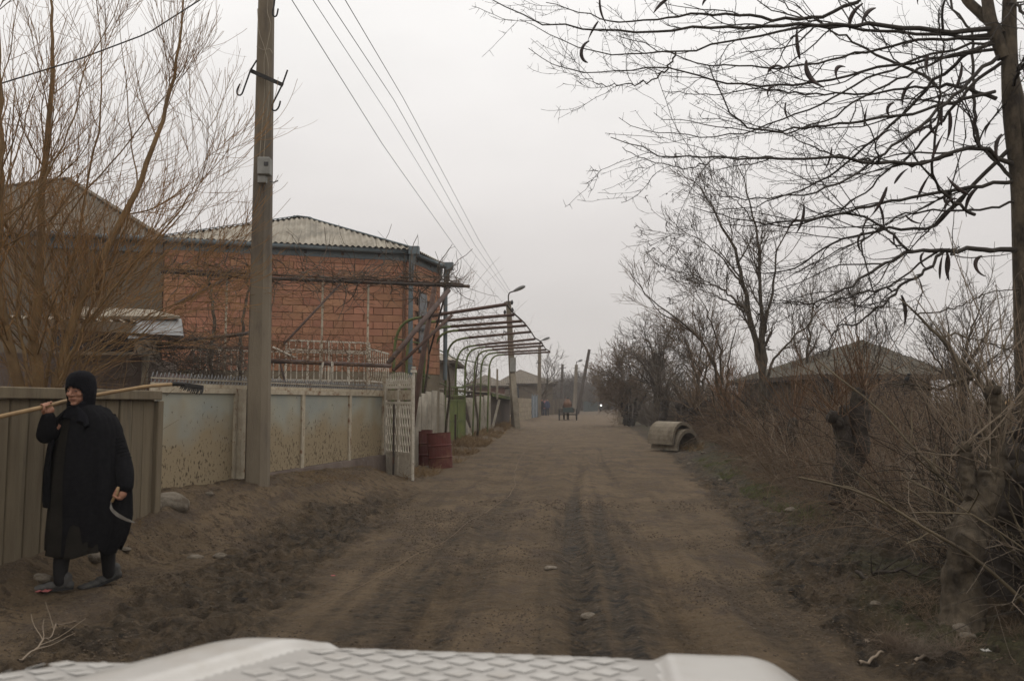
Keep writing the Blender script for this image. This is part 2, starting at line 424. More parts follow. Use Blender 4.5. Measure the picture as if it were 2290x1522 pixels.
M['rubber'] = mat('rubber', (0.02, 0.02, 0.02), (0.03, 0.028, 0.026), 8, 0.9)
M['stone_wall'] = mat('stone_wall', (0.185, 0.145, 0.12), (0.12, 0.09, 0.075), 3, 0.95, bump=0.6, bscale=12, c3=(0.24, 0.20, 0.17), s3=2.5)
M['tan_block'] = mat('tan_block', (0.30, 0.245, 0.165), (0.22, 0.175, 0.12), 2.5, 0.95, bump=0.3, rand=0.12)
M['pale_blue'] = mat('pale_blue', (0.20, 0.225, 0.245), (0.14, 0.16, 0.175), 3, 0.6)
M['dark_green'] = mat('dark_green', (0.05, 0.065, 0.06), (0.035, 0.045, 0.042), 2, 0.8)
M['far_brick'] = mat('far_brick', (0.21, 0.11, 0.075), (0.15, 0.08, 0.06), 2, 0.9)
M['window_dark'] = mat('window_dark', (0.02, 0.018, 0.018), (0.03, 0.026, 0.026), 3, 0.2, spec=0.5)
M['glass'] = mat('glass', (0.045, 0.05, 0.055), (0.03, 0.033, 0.036), 2, 0.12, spec=0.6)
M['horse'] = mat('horse', (0.06, 0.038, 0.025), (0.04, 0.025, 0.018), 8, 0.7)
M['jacket_brown'] = mat('jacket_brown', (0.16, 0.085, 0.05), (0.11, 0.058, 0.035), 10, 0.85)
M['cloth_blue'] = mat('cloth_blue', (0.055, 0.062, 0.11), (0.04, 0.046, 0.08), 8, 0.9)
M['cloth_pink'] = mat('cloth_pink', (0.30, 0.13, 0.14), (0.22, 0.09, 0.10), 8, 0.9)
M['cloth_dark'] = mat('cloth_dark', (0.025, 0.025, 0.032), (0.018, 0.018, 0.022), 8, 0.9)
M['hair_dark'] = mat('hair_dark', (0.018, 0.013, 0.010), (0.012, 0.009, 0.007), 20, 0.6)
M['feather'] = mat('feather', (0.020, 0.018, 0.018), (0.03, 0.028, 0.027), 20, 0.7)
M['litter_paper'] = mat('litter_paper', (0.42, 0.40, 0.36), (0.30, 0.28, 0.25), 9, 0.8)
M['litter_red'] = mat('litter_red', (0.36, 0.11, 0.10), (0.26, 0.08, 0.075), 9, 0.8)
m_, N_, L_, b_ = mat_new('lamp_lit')
b_.inputs['Emission Color'].default_value = (1, 0.97, 0.9, 1); b_.inputs['Emission Strength'].default_value = 3.0
M['lamp_lit'] = m_

# sheet-metal panels: grey-green paint under dried mud splashes that thicken towards the ground (object z up from 0)
def panel_mat():
    m, N, L, b = mat_new('panel_paint')
    b.inputs['Roughness'].default_value = 0.8; b.inputs['Specular IOR Level'].default_value = 0.25
    tc = N.new('ShaderNodeTexCoord'); oi = N.new('ShaderNodeObjectInfo')
    cmb = N.new('ShaderNodeCombineXYZ')
    for i in range(2): L.new(oi.outputs['Random'], cmb.inputs[i])
    sc = N.new('ShaderNodeVectorMath'); sc.operation = 'SCALE'; sc.inputs['Scale'].default_value = 23.0; L.new(cmb.outputs[0], sc.inputs[0])
    ad = N.new('ShaderNodeVectorMath'); ad.operation = 'ADD'; L.new(tc.outputs['Object'], ad.inputs[0]); L.new(sc.outputs[0], ad.inputs[1])
    vec = ad.outputs[0]
    sep = N.new('ShaderNodeSeparateXYZ'); L.new(tc.outputs['Object'], sep.inputs[0])
    nb = N.new('ShaderNodeTexNoise'); nb.inputs['Scale'].default_value = 1.6; nb.inputs['Detail'].default_value = 5; L.new(vec, nb.inputs['Vector'])
    base = N.new('ShaderNodeMixRGB'); base.inputs[1].default_value = (0.34, 0.325, 0.255, 1); base.inputs[2].default_value = (0.275, 0.285, 0.25, 1)
    r0 = N.new('ShaderNodeMapRange'); r0.inputs['From Min'].default_value = 0.42; r0.inputs['From Max'].default_value = 0.62; L.new(nb.outputs['Fac'], r0.inputs['Value']); L.new(r0.outputs[0], base.inputs[0])
    # dust film
    zd = N.new('ShaderNodeMapRange'); zd.inputs['From Min'].default_value = 1.05; zd.inputs['From Max'].default_value = 0.0; L.new(sep.outputs['Z'], zd.inputs['Value'])
    ns = N.new('ShaderNodeTexNoise'); ns.inputs['Scale'].default_value = 2.5; ns.inputs['Detail'].default_value = 7; L.new(vec, ns.inputs['Vector'])
    mu = N.new('ShaderNodeMath'); mu.operation = 'MULTIPLY_ADD'; mu.inputs[1].default_value = 1.0; L.new(zd.outputs[0], mu.inputs[0]); L.new(ns.outputs['Fac'], mu.inputs[2])
    rd = N.new('ShaderNodeMapRange'); rd.inputs['From Min'].default_value = 0.62; rd.inputs['From Max'].default_value = 1.05; L.new(mu.outputs[0], rd.inputs['Value'])
    dust = N.new('ShaderNodeMixRGB'); dust.inputs[2].default_value = (0.285, 0.225, 0.14, 1); L.new(rd.outputs[0], dust.inputs[0]); L.new(base.outputs[0], dust.inputs[1])
    # splashes
    mp = N.new('ShaderNodeMapping'); mp.inputs['Scale'].default_value = (1, 1, 0.55); L.new(vec, mp.inputs[0])
    n2 = N.new('ShaderNodeTexNoise'); n2.inputs['Scale'].default_value = 34; n2.inputs['Detail'].default_value = 6; n2.inputs['Roughness'].default_value = 0.6; L.new(mp.outputs[0], n2.inputs['Vector'])
    n3 = N.new('ShaderNodeTexNoise'); n3.inputs['Scale'].default_value = 2.2; L.new(vec, n3.inputs['Vector'])
    a1 = N.new('ShaderNodeMath'); a1.operation = 'MULTIPLY_ADD'; a1.inputs[1].default_value = 0.15; L.new(zd.outputs[0], a1.inputs[0]); L.new(n2.outputs['Fac'], a1.inputs[2])
    a2 = N.new('ShaderNodeMath'); a2.operation = 'MULTIPLY_ADD'; a2.inputs[1].default_value = 0.22; L.new(n3.outputs['Fac'], a2.inputs[0]); L.new(a1.outputs[0], a2.inputs[2])
    rs = N.new('ShaderNodeMapRange'); rs.inputs['From Min'].default_value = 0.785; rs.inputs['From Max'].default_value = 0.845; L.new(a2.outputs[0], rs.inputs['Value'])
    sp = N.new('ShaderNodeMixRGB'); sp.inputs[2].default_value = (0.10, 0.072, 0.045, 1); L.new(rs.outputs[0], sp.inputs[0]); L.new(dust.outputs[0], sp.inputs[1])
    L.new(sp.outputs[0], b.inputs['Base Color'])
    bp = N.new('ShaderNodeBump'); bp.inputs['Strength'].default_value = 0.4; bp.inputs['Distance'].default_value = 0.006; L.new(rs.outputs[0], bp.inputs['Height']); L.new(bp.outputs[0], b.inputs['Normal'])
    return m
M['panel'] = panel_mat()
# ================================================================== ground and road
RX = np.array([-6, 2, 4.7, 12.8, 23, 42, 62, 95, 140, 800.0])
REDGE = np.array([1.7, 1.65, 1.75, 2.95, 4.2, 6.1, 8.6, 14.5, 24, 170.0])     # right edge of the packed road
LEDGE = np.array([-1.6, -1.6, -1.5, -1.5, -1.0, 0.3, 2.3, 7.0, 15, 150.0])
LLX = np.array([-6, 5.7, 7.8, 8.3, 14.5, 20, 28, 35, 60, 95, 800.0])
LLINE = np.array([-3.9, -3.75, -3.55, -3.75, -2.35, -2.35, -2.2, -0.9, 1.0, 5.0, 130.0])   # property line on the left
def redge(Y): return np.interp(Y, RX, REDGE)
def ledge(Y): return np.interp(Y, RX, LEDGE)
def lline(Y): return np.interp(Y, LLX, LLINE)
BKY = np.array([-6, 5, 6.3, 7.5, 8.6, 11, 13.2, 14.3, 16, 19, 30, 40, 60, 800.0])
BKH = np.array([0.15, 0.16, 0.22, 0.30, 0.45, 0.42, 0.36, 0.05, 0.0, 0.06, 0.12, 0.28, 0.05, 0.0])
RVY = np.array([-6, 5, 10, 20, 40, 800.0]); RVH = np.array([0.10, 0.12, 0.16, 0.22, 0.15, 0.1])

def H0(x, y):
    """ground without fine clods"""
    x = np.asarray(x, float); y = np.asarray(y, float)
    z = 0.03 * (vnoise(x * 0.5 + 9, y * 0.4 + 3) - 0.5)
    d = x - lline(y)                                     # distance into the street from the property line
    bank = np.interp(y, BKY, BKH)
    z = z + bank * (1 - sstep(0.05, np.interp(y, [5.0, 6.8, 9.0], [0.40, 0.48, 1.25]), d))
    r = x - redge(y)
    z = z + np.interp(y, RVY, RVH) * sstep(0.25, 1.5, r)
    return z
def clods(x, y):
    d = x - lline(y); r = x - redge(y); l = ledge(y) - x
    near = 1 - sstep(18, 40, y)
    mud = sstep(-0.25, 0.35, l + 0.35 * (fbm(x * 1.3, y * 1.3) - 0.5)) * sstep(0.75, 1.15, d + 0.3 * (fbm(x * 2, y * 2 + 7) - 0.5)) * (1 - sstep(10.5, 14.0, y))
    verge = sstep(-0.02, 0.22, r + 0.5 * (fbm(x * 1.7 + 5, y * 1.7) - 0.5))
    road = (1 - sstep(-0.2, 0.4, l)) * (1 - sstep(-0.1, 0.3, r))
    h = 0
    n1 = fbm(x * 3.2, y * 3.2, 4, 0.55); n2 = fbm(x * 9 + 4, y * 9, 3, 0.6)
    rid = 1 - np.abs(2 * fbm(x * 2.2 + 0.8 * y, y * 5.5 - 1.6 * x, 3) - 1)          # churned ridges across the track
    n3 = np.abs(2 * fbm(x * 5.5 + 11, y * 5.5 + 3, 3, 0.55) - 1)
    h = h + mud * (0.15 * (n1 - 0.5) + 0.14 * (n2 - 0.5) + 0.10 * (rid - 0.7) - 0.10 * (0.25 - np.minimum(n3, .25)))
    h = h + verge * (0.13 * (n1 - 0.5) + 0.13 * (n2 - 0.5) - 0.08 * (0.25 - np.minimum(n3, .25)))
    bankn = (1 - sstep(0.6, 1.2, d))
    h = h + bankn * (0.07 * (n1 - 0.5) + 0.06 * (n2 - 0.5))
    h = h + road * (0.026 * (n1 - 0.5) + 0.020 * (n2 - 0.5))
    # wheel ruts follow the road: two passes, one deep with the tread of a tyre
    mid = 0.5 * (ledge(y) + redge(y)); u = x - mid
    ruts = 0
    for off, dep, wd in ((0.28, 0.045, 0.12), (-0.62, 0.032, 0.20), (0.92, 0.032, 0.19), (0.60, 0.020, 0.09), (-1.05, 0.022, 0.14), (1.35, .018, .10), (-.25, .014, .08)):
        cx = off + 0.10 * np.sin(y * 0.33 + off * 5) + 0.03 * np.sin(y * 1.1 + off)
        g = np.exp(-((u - cx) / wd) ** 2); e2 = np.exp(-((np.abs(u - cx) - 1.5 * wd) / (0.5 * wd)) ** 2)
        ruts = ruts - dep * g + 0.4 * dep * e2
        if dep > 0.025: ruts = ruts + 0.006 * g * np.sign(np.sin(y * 2 * math.pi / 0.075 + 3 * np.abs(u - cx) / wd))* (1 - sstep(6.5, 8, y))
    h = h + road * ruts * (1 - sstep(14, 30, y))
    return h * near, mud * near, verge, road
def H(x, y):
    h, _, _, _ = clods(np.asarray(x, float), np.asarray(y, float)); return H0(x, y) + h
def gz(x, y): return float(H(np.array([x]), np.array([y]))[0])
def ground_at(px, py, lo=1.0, hi=300.0):
    """where the ray through a photo pixel meets the ground"""
    a = lo; prev = None
    for Y in np.geomspace(lo, hi, 800):
        p = P(px, py, Y)
        if p[2] <= float(H0(np.array([p[0]]), np.array([p[1]]))[0]): 
            return p
    return P(px, py, hi)

def build_ground():
    ys = [-8.0]
    while ys[-1] < 1.8: ys.append(ys[-1] + 0.2)
    while ys[-1] < 900: ys.append(ys[-1] + 0.011 + 0.00052 * ys[-1] ** 2)
    ys = np.array(ys)
    # each column of the fan runs along the street; columns are dense across the view and sparse far out
    u_in = np.linspace(-0.70, 0.70, 560)
    ext = np.array([0.75, 0.82, 0.92, 1.1, 1.4, 1.9, 2.8, 4.5, 8.0])
    us = np.r_[-ext[::-1], u_in, ext]
    w = np.maximum(3.4, ys + 1.6)
    X = us[None, :] * w[:, None]; Y = np.broadcast_to(ys[:, None], X.shape)
    h, mud, verge, road = clods(X, Y)
    Z = H0(X, Y) + h
    nr, nc = X.shape
    idx = np.arange(nr * nc).reshape(nr, nc)
    F = np.stack([idx[:-1, :-1], idx[:-1, 1:], idx[1:, 1:], idx[1:, :-1]], -1).reshape(-1, 4)
    V = np.stack([X, Y, Z], -1).reshape(-1, 3)
    cx = V[F][:, :, 0].mean(1); cy = V[F][:, :, 1].mean(1)
    isroad = (cx > ledge(cy) - 0.0) & (cx < redge(cy) + 0.0)
    # damp mud is darker than the dry dust; thin grass greens the right verge
    damp = np.clip(mud * (0.55 + 0.6 * (fbm(X * 2, Y * 2) - 0.3)) + verge * (0.62 + 0.7 * (fbm(X * 1.6 + 3, Y * 1.6) - 0.4)), 0, 1)
    u = X - 0.5 * (ledge(Y) + redge(Y))
    wetband = np.exp(-((u - 0.30) / 0.55) ** 2) * (1 - sstep(5.5, 10.5, Y + 2.0 * (fbm(X * 0.8, Y * 0.5 + 2) - 0.5)))
    nearr = 1 - sstep(8.5, 13.5, Y + 2.5 * (fbm(X * 0.8, Y * 0.4 + 2) - 0.5))
    strip = lambda c, w: np.exp(-(np.abs(u - c - 0.06 * np.sin(Y * .4 + c * 3)) / w) ** 4)
    damp = np.clip(damp + road * nearr * (0.22 + 0.42 * strip(.42, .36) + .35 * strip(.28, .10) + .3 * strip(.60, .07) + .35 * strip(-.95, .22) - .22 * strip(-.30, .20) - .25 * strip(1.05, .24)), 0, 1)
    damp = np.clip(damp + road * (1 - sstep(16, 34, Y)) * .28 * (strip(.3, .10) + strip(-.62, .12) + strip(.92, .12)), 0, 1)
    damp = np.clip(damp + 0.28 * np.exp(-((Y - 40) / 9) ** 2) * road * fbm(X, Y * 0.6), 0, 1)
    far = sstep(70, 100, Y); damp = np.clip(damp + 0.4 * far, 0, 1)
    rr = X - redge(Y)
    green = 0.6 * sstep(0.60, 0.76, fbm(X * 0.9 + 40, Y * 0.8 + 2) + 0.30 * np.exp(-((rr - 0.95) / 0.5) ** 2)) * sstep(0.3, 0.7, rr) * (1 - 0.5 * sstep(1.8, 4, rr))
    for name, mask, lab in (('dirt_road', isroad, None), ('ground', ~isroad, None)):
        f = F[mask]; used = np.unique(f); remap = np.full(len(V), -1); remap[used] = np.arange(len(used))
        me = mesh_from(V[used], remap[f], True)
        for an, arr in (('damp', damp), ('green', green), ('lat', u), ('road', road)):
            at = me.attributes.new(an, 'FLOAT', 'POINT'); at.data.foreach_set('value', arr.reshape(-1)[used].astype(np.float32))
        o = link(name, me, M['ground']); o['kind'] = 'structure'

def ground_mat():
    m, N, L, b = mat_new('earth')
    b.inputs['Specular IOR Level'].default_value = 0.25
    tc = N.new('ShaderNodeTexCoord'); v = tc.outputs['Object']
    def noise(s, d=8, r=0.6, vec=v):
        n = N.new('ShaderNodeTexNoise'); n.inputs['Scale'].default_value = s; n.inputs['Detail'].default_value = d; n.inputs['Roughness'].default_value = r; L.new(vec, n.inputs['Vector']); return n.outputs['Fac']
    def rng_(val, a, b_, c=0.0, d=1.0):
        r = N.new('ShaderNodeMapRange'); r.inputs['From Min'].default_value = a; r.inputs['From Max'].default_value = b_; r.inputs['To Min'].default_value = c; r.inputs['To Max'].default_value = d; L.new(val, r.inputs['Value']); return r.outputs[0]
    def mix(f, a, c):
        x = N.new('ShaderNodeMixRGB'); L.new(f, x.inputs[0])
        for i, q in ((1, a), (2, c)):
            if isinstance(q, tuple): x.inputs[i].default_value = (*q, 1)
            else: L.new(q, x.inputs[i])
        return x.outputs[0]
    ad = N.new('ShaderNodeAttribute'); ad.attribute_name = 'damp'
    ag = N.new('ShaderNodeAttribute'); ag.attribute_name = 'green'
    mp = N.new('ShaderNodeMapping'); mp.inputs['Scale'].default_value = (1, 0.35, 1); L.new(v, mp.inputs[0])
    dry = mix(rng_(noise(1.1), 0.38, 0.62), (0.166, 0.117, 0.070), (0.105, 0.074, 0.044))
    ar0 = N.new('ShaderNodeAttribute'); ar0.attribute_name = 'road'
    g_ = N.new('ShaderNodeMath'); g_.operation = 'MULTIPLY'; L.new(rng_(noise(10, 7, .7), 0.51, 0.60), g_.inputs[0]); L.new(rng_(ar0.outputs['Fac'], 0, 1, 1.0, .38), g_.inputs[1])
    dry = mix(g_.outputs[0], dry, (0.070, 0.049, 0.030))
    dry = mix(rng_(noise(2.2, 8, 0.7, mp.outputs[0]), 0.50, 0.62), dry, (0.092, 0.067, 0.047))
    dry = mix(rng_(noise(45, 4, .6), 0.58, 0.68), dry, (0.17, 0.122, 0.078))
    wet = mix(rng_(noise(2.5), 0.35, 0.65), (0.066, 0.047, 0.028), (0.038, 0.027, 0.016))
    wet = mix(rng_(noise(14, 7, .7), 0.5, 0.62), wet, (0.105, 0.074, 0.044))
    wet = mix(rng_(noise(6, 6, .7), 0.52, 0.60), wet, (0.022, 0.016, 0.010))
    al = N.new('ShaderNodeAttribute'); al.attribute_name = 'lat'; ar = N.new('ShaderNodeAttribute'); ar.attribute_name = 'road'
    sp_ = N.new('ShaderNodeSeparateXYZ'); L.new(v, sp_.inputs[0]); cb_ = N.new('ShaderNodeCombineXYZ')
    m1 = N.new('ShaderNodeMath'); m1.operation = 'MULTIPLY'; m1.inputs[1].default_value = 6.0; L.new(al.outputs['Fac'], m1.inputs[0])
    m2 = N.new('ShaderNodeMath'); m2.operation = 'MULTIPLY'; m2.inputs[1].default_value = 0.30; L.new(sp_.outputs['Y'], m2.inputs[0])
    L.new(m1.outputs[0], cb_.inputs[0]); L.new(m2.outputs[0], cb_.inputs[1])
    stk = noise(1.0, 5, .6, cb_.outputs[0])
    sr = N.new('ShaderNodeMath'); sr.operation = 'MULTIPLY'; L.new(rng_(stk, .36, .64, -.26, .26), sr.inputs[0]); L.new(ar.outputs['Fac'], sr.inputs[1])
    dd = N.new('ShaderNodeMath'); dd.operation = 'ADD'; L.new(ad.outputs['Fac'], dd.inputs[0]); L.new(sr.outputs[0], dd.inputs[1])
    dn = N.new('ShaderNodeMath'); dn.operation = 'ADD'; L.new(dd.outputs[0], dn.inputs[0]); L.new(rng_(noise(4.5, 8, 0.65), 0.25, 0.75, -0.28, 0.28), dn.inputs[1])
    c = mix(rng_(dn.outputs[0], 0.15, 0.75), dry, wet)
    gn = N.new('ShaderNodeMath'); gn.operation = 'MULTIPLY'; L.new(ag.outputs['Fac'], gn.inputs[0]); L.new(rng_(noise(14), 0.35, 0.6), gn.inputs[1])
    c = mix(gn.outputs[0], c, (0.065, 0.068, 0.028))
    # crumbs of pale grit
    vo = N.new('ShaderNodeTexVoronoi'); vo.inputs['Scale'].default_value = 38; L.new(v, vo.inputs['Vector'])
    cc = mix(rng_(vo.outputs['Distance'], 0.10, 0.07), c, (0.19, 0.15, 0.11))
    nm = rng_(noise(5, 3), 0.55, 0.62)
    c = mix(nm, c, cc)
    L.new(c, b.inputs['Base Color'])
    L.new(rng_(dn.outputs[0], 0.3, 1.0, 0.97, 0.80), b.inputs['Roughness'])
    b1 = N.new('ShaderNodeBump'); b1.inputs['Strength'].default_value = 1.0; b1.inputs['Distance'].default_value = 0.05; L.new(noise(28, 10, 0.7), b1.inputs['Height'])
    b2 = N.new('ShaderNodeBump'); b2.inputs['Strength'].default_value = 0.9; b2.inputs['Distance'].default_value = 0.12; L.new(noise(6, 6), b2.inputs['Height']); L.new(b1.outputs[0], b2.inputs['Normal'])
    L.new(b2.outputs[0], b.inputs['Normal'])
    return m
M['ground'] = ground_mat()
build_ground()
# ================================================================== buildings on the left
def v3(xy, z): return np.array([xy[0], xy[1], z], float)
def corr_slope(mb, e0, e1, r0, r1, pitch=0.14, amp=0.022, per=6):
    """corrugated roof slope between eave e0-e1 and ridge r0-r1, waves running up the slope"""
    e0, e1, r0, r1 = [np.asarray(q, float) for q in (e0, e1, r0, r1)]
    Lv = e1 - e0; Ln = np.linalg.norm(Lv); ux = Lv / Ln
    nrm = np.cross(Lv, (r0 + r1) / 2 - e0); nrm /= np.linalg.norm(nrm)
    if nrm[2] < 0: nrm = -nrm
    vy = np.cross(nrm, ux)
    if vy[2] < 0: vy = -vy
    u0, v0 = (r0 - e0) @ ux, (r0 - e0) @ vy; u1, v1 = (r1 - e0) @ ux, (r1 - e0) @ vy
    n = int(Ln / pitch * per); us = np.linspace(0.002, Ln - 0.002, n)
    vm = np.where(us < u0, v0 * us / max(u0, 1e-6), np.where(us > u1, v1 * (Ln - us) / max(Ln - u1, 1e-6), v0 + (v1 - v0) * (us - u0) / max(u1 - u0, 1e-6)))
    nt = 5; ts = np.linspace(0, 1, nt)
    wv = amp * np.sin(us * 2 * math.pi / pitch)
    V = e0 + us[:, None, None] * ux + (ts[None, :] * vm[:, None])[:, :, None] * vy + wv[:, None, None] * nrm
    idx = np.arange(n * nt).reshape(n, nt)
    F = np.stack([idx[:-1, :-1], idx[1:, :-1], idx[1:, 1:], idx[:-1, 1:]], -1).reshape(-1, 4)
    mb.add(V.reshape(-1, 3), [tuple(q) for q in F.tolist()])

def corr_sheet(name, p0, p1, z0, z1, mat_, parent, pitch=0.13, amp=0.025, lean=(0, 0), arch=0.0, flare=0.0):
    """upright corrugated sheet between two plan points; lean shifts its top edge"""
    p0 = np.asarray(p0[:2], float); p1 = np.asarray(p1[:2], float); L_ = np.linalg.norm(p1 - p0); u = (p1 - p0) / L_; nn = np.array([u[1], -u[0]])
    n = max(12, int(L_ / pitch * 6)); s = np.linspace(0, L_, n); nt = 4
    V = []
    th = 0.008
    for side in (0, 1):
        for i in range(n):
            for t in np.linspace(0, 1, nt):
                w = amp * math.sin(s[i] * 2 * math.pi / pitch) + side * th
                q = p0 + u * s[i] + nn * w + np.array(lean) * t + u * flare * (s[i] / L_ - 0.5) * (t - 0.5)
                top = z1 + arch * math.sin(math.pi * s[i] / L_) + 0.015 * math.sin(s[i] * 31)
                V.append((q[0], q[1], z0 + (top - z0) * t))
    F = []
    o2 = n * nt
    for i in range(n - 1):
        for t in range(nt - 1):
            a = i * nt + t
            F.append((a, a + nt, a + nt + 1, a + 1)); F.append((o2 + a, o2 + a + 1, o2 + a + nt + 1, o2 + a + nt))
        F.append((i * nt + nt - 1, (i + 1) * nt + nt - 1, o2 + (i + 1) * nt + nt - 1, o2 + i * nt + nt - 1))
    mb = MB(); mb.add(V, F); return mb.build(name, mat_, parent, smooth=True)

# ---------------- brick house
zE = P(905, 575, 20.0)[2]
B_ = P(905, 575, 20.0)[:2]
yA = depth_for_z(549, zE); A_ = P(368, 549, yA)[:2]
yC = depth_for_z(606, zE); C_ = P(982, 606, yC)[:2]
fx = unit(B_ - A_); fn = np.array([fx[1], -fx[0]])          # facade direction and outward normal (towards camera)
D_ = A_ - fn * 5.6; C2_ = C_ - fn * 3.0
sx = unit(C_ - B_); sn = np.array([sx[1], -sx[0]])
LF = np.linalg.norm(B_ - A_); LS = np.linalg.norm(C_ - B_)
zBr = 2.14
house = thing('brick_house', 'house with red block walls, grey corrugated hip roof and blue grey gutters', 'house', v3((A_ + B_) / 2, 0))
mb = MB()
mb.prism([v3(A_, zBr), v3(B_, zBr), v3(B_, zE), v3(A_, zE)], v3(-fn * 0.25, 0))
mb.prism([v3(B_ + sx * 0.0 , zBr), v3(C_, zBr), v3(C_, zE), v3(B_, zE)], v3(-sn * 0.25, 0))
mb.prism([v3(C_ - fx * 0.02, zBr), v3(C2_ - fx * .02, zBr), v3(C2_ - fx * .02, zE), v3(C_ - fx * .02, zE)], v3(-fx * 0.2, 0))
mb.prism([v3(D_, zBr), v3(C2_, zBr), v3(C2_, zE), v3(D_, zE)], v3(fn * 0.2, 0))
wall = mb.build('wall', M['mortar'], house)
mb = MB()
mb.prism([v3(A_ + fn * .03, -0.1), v3(B_ + fn * .03 + sn * .03, -0.1), v3(C_ + sn * .03, -0.1), v3(C2_, -0.1), v3(D_, -0.1)], (0, 0, zBr + 0.1))
mb.build('plaster_base', M['plaster_base'], house)
# bricks: one mesh for the whole block, one for the half block
def brick_mesh(w, h, d):
    m_b = MB().box((0, 0, 0), (w, d, h)); me = mesh_from(np.array(m_b.v), m_b.f); bm = bmesh.new(); bm.from_mesh(me)
    bmesh.ops.bevel(bm, geom=bm.edges[:], offset=0.006, segments=1, affect='EDGES'); bmesh.ops.recalc_face_normals(bm, faces=bm.faces[:]); bm.to_mesh(me); bm.free()
    me.materials.append(M['brick']); return me
PW, PH = 0.485, 0.178
bw = brick_mesh(PW - 0.012, PH - 0.011, 0.06); bh = brick_mesh(PW / 2 - 0.012, PH - 0.011, 0.06)
wl0 = root_loc(wall)
win_c = P(938, 700, 21.0)
def lay(p0, u, n, L_, zt, skip=None):
    rows = int((zt - zBr) / PH); ang = math.atan2(u[1], u[0])
    for r in range(rows):
        z = zBr + (r + 0.5) * PH; s = 0.0; first = r % 2 == 1
        while s < L_ - 0.12:
            half = (first and s == 0.0) or (L_ - s < PW)
            w = PW / 2 if half else PW
            if s + w > L_ + 0.02: break
            c = s + w / 2; s += w
            if skip and skip(c, z): continue
            q = p0 + u * c + n * (0.018 + random.uniform(-0.004, 0.005))
            o = bpy.data.objects.new('brick', bh if half else bw); col.objects.link(o); o.parent = wall
            o.location = (q[0] - wl0[0], q[1] - wl0[1], z - wl0[2] + random.uniform(-0.003, 0.003)); o.rotation_euler = (0, random.uniform(-0.006, 0.006), ang + random.uniform(-0.004, 0.004))
lay(A_ + fx * 0.02, fx, fn, LF - 0.05, zE - 0.02)
ws = LS * 0.45
lay(B_ + sx * 0.06, sx, sn, LS - 0.06, zE - 0.02, skip=lambda c, z: abs(c - ws) < 0.34 and 2.6 < z < 4.35)
win = MB()
wc = B_ + sx * (ws + 0.06)
win.box(v3(wc + sn * 0.02, 3.5), (0.62, 0.05, 1.66), math.atan2(sx[1], sx[0]))
window = win.build('window', M['dark_wood'], house)
MB().box(v3(wc + sn * 0.047, 3.5), (0.48, 0.012, 1.5), math.atan2(sx[1], sx[0])).build('pane', M['glass'], window)
# roof
ov = 0.22
Ae, Be = A_ + fn * ov - fx * 0.05, B_ + fn * ov + sn * ov
Ce, De = C_ + sn * ov, D_ - fn * ov - fx * 0.05
Cf = C2_ + fx * ov
zr = zE + 0.16
R1, R2 = P(662, 487, 22.4), P(692, 488, 22.6)
zRr = (R1[2] + R2[2]) / 2; R1[2] = R2[2] = zRr
mb = MB()
corr_slope(mb, v3(Ae, zr), v3(Be, zr), R1, R2)
corr_slope(mb, v3(Be, zr), v3(Ce, zr), R2 , R2 + np.array([0.02, 0.02, 0]))
corr_slope(mb, v3(Ce, zr), v3(Cf, zr), R2, R2 + np.array([-0.01, 0.02, 0]))
corr_slope(mb, v3(Cf, zr), v3(De, zr), R2, R1)
corr_slope(mb, v3(De, zr), v3(Ae, zr), R1, R1 - np.array([0.02, 0.02, 0]))
roof = mb.build('roof', M['asbestos'], house, smooth=True, fix=False)
mb = MB()
for a, b in ((v3(Ae, zr), R1), (v3(Be, zr), R2), (R1, R2), (v3(Ce, zr), R2), (v3(Cf, zr), R2), (v3(De, zr), R1)):
    mb.beam(a + (0, 0, 0.035), b + np.array((0, 0, 0.035)), 0.14, 0.025)
mb.build('ridge_cap', M['blue_paint'], roof)
# boarded eave with scalloped lower edge, gutters and downpipes
def eave(p0, p1, n, name_par):
    mb = MB(); u = unit(p1 - p0); L_ = np.linalg.norm(p1 - p0)
    mb.prism([v3(p0 + n * .03, zE - 0.10), v3(p1 + n * .03, zE - 0.10), v3(p1 + n * .03, zE + 0.13), v3(p0 + n * .03, zE + 0.13)], v3(n * 0.035, 0))
    k = int(L_ / 0.07)
    for i in range(k):
        c = p0 + u * (i + 0.5) * L_ / k + n * .032
        mb.prism([v3(c - u * .028, zE - .10), v3(c - u * .012, zE - .135), v3(c + u * .012, zE - .135), v3(c + u * .028, zE - .10)], v3(n * 0.012, 0))
    mb.build('fascia', M['blue_paint'], house)
    g = MB(); g.tube([v3(p0 + n * (ov - .02), zE + .10), v3(p1 + n * (ov - .02) + u * 0.1, zE + .10)], 0.065, 8)
    g.build('gutter', M['blue_paint'], house, smooth=True)
    for i in range(int(L_ / 0.9)):
        c = p0 + u * (0.5 + i * 0.9) + n * 0.07
        MB().box(v3(c, zE + .0), (0.07, 0.02, 0.07), math.atan2(u[1], u[0])).build('vent', M['dark_metal'], house)
eave(A_, B_ + fx * 0.06, fn, house); eave(B_ + sx * 0.1, C_ + sx * 0.1, sn, house)
for q, nn in ((B_, fn * 0.13 + sn * 0.16), (C_, sn * 0.2)):
    mb = MB(); c = q + nn
    mb.tube([v3(c, zE + 0.02), v3(c * 1.0, 2.8), v3(c, 2.0)], 0.06, 10)
    c2 = c + nn * 0.45
    mb.prism([v3(c2 + (-.13, -.10), zE + .02), v3(c2 + (.13, -.10), zE + .02), v3(c2 + (.13, .10), zE + .02), v3(c2 + (-.13, .10), zE + .02)], (0, 0, 0.20))
    mb.tube([v3(c2, zE + 0.05), v3(c + nn * .15, zE - 0.25), v3(c, zE - 0.55)], 0.06, 8)
    mb.build('downpipe', M['blue_paint'], house, smooth=False)

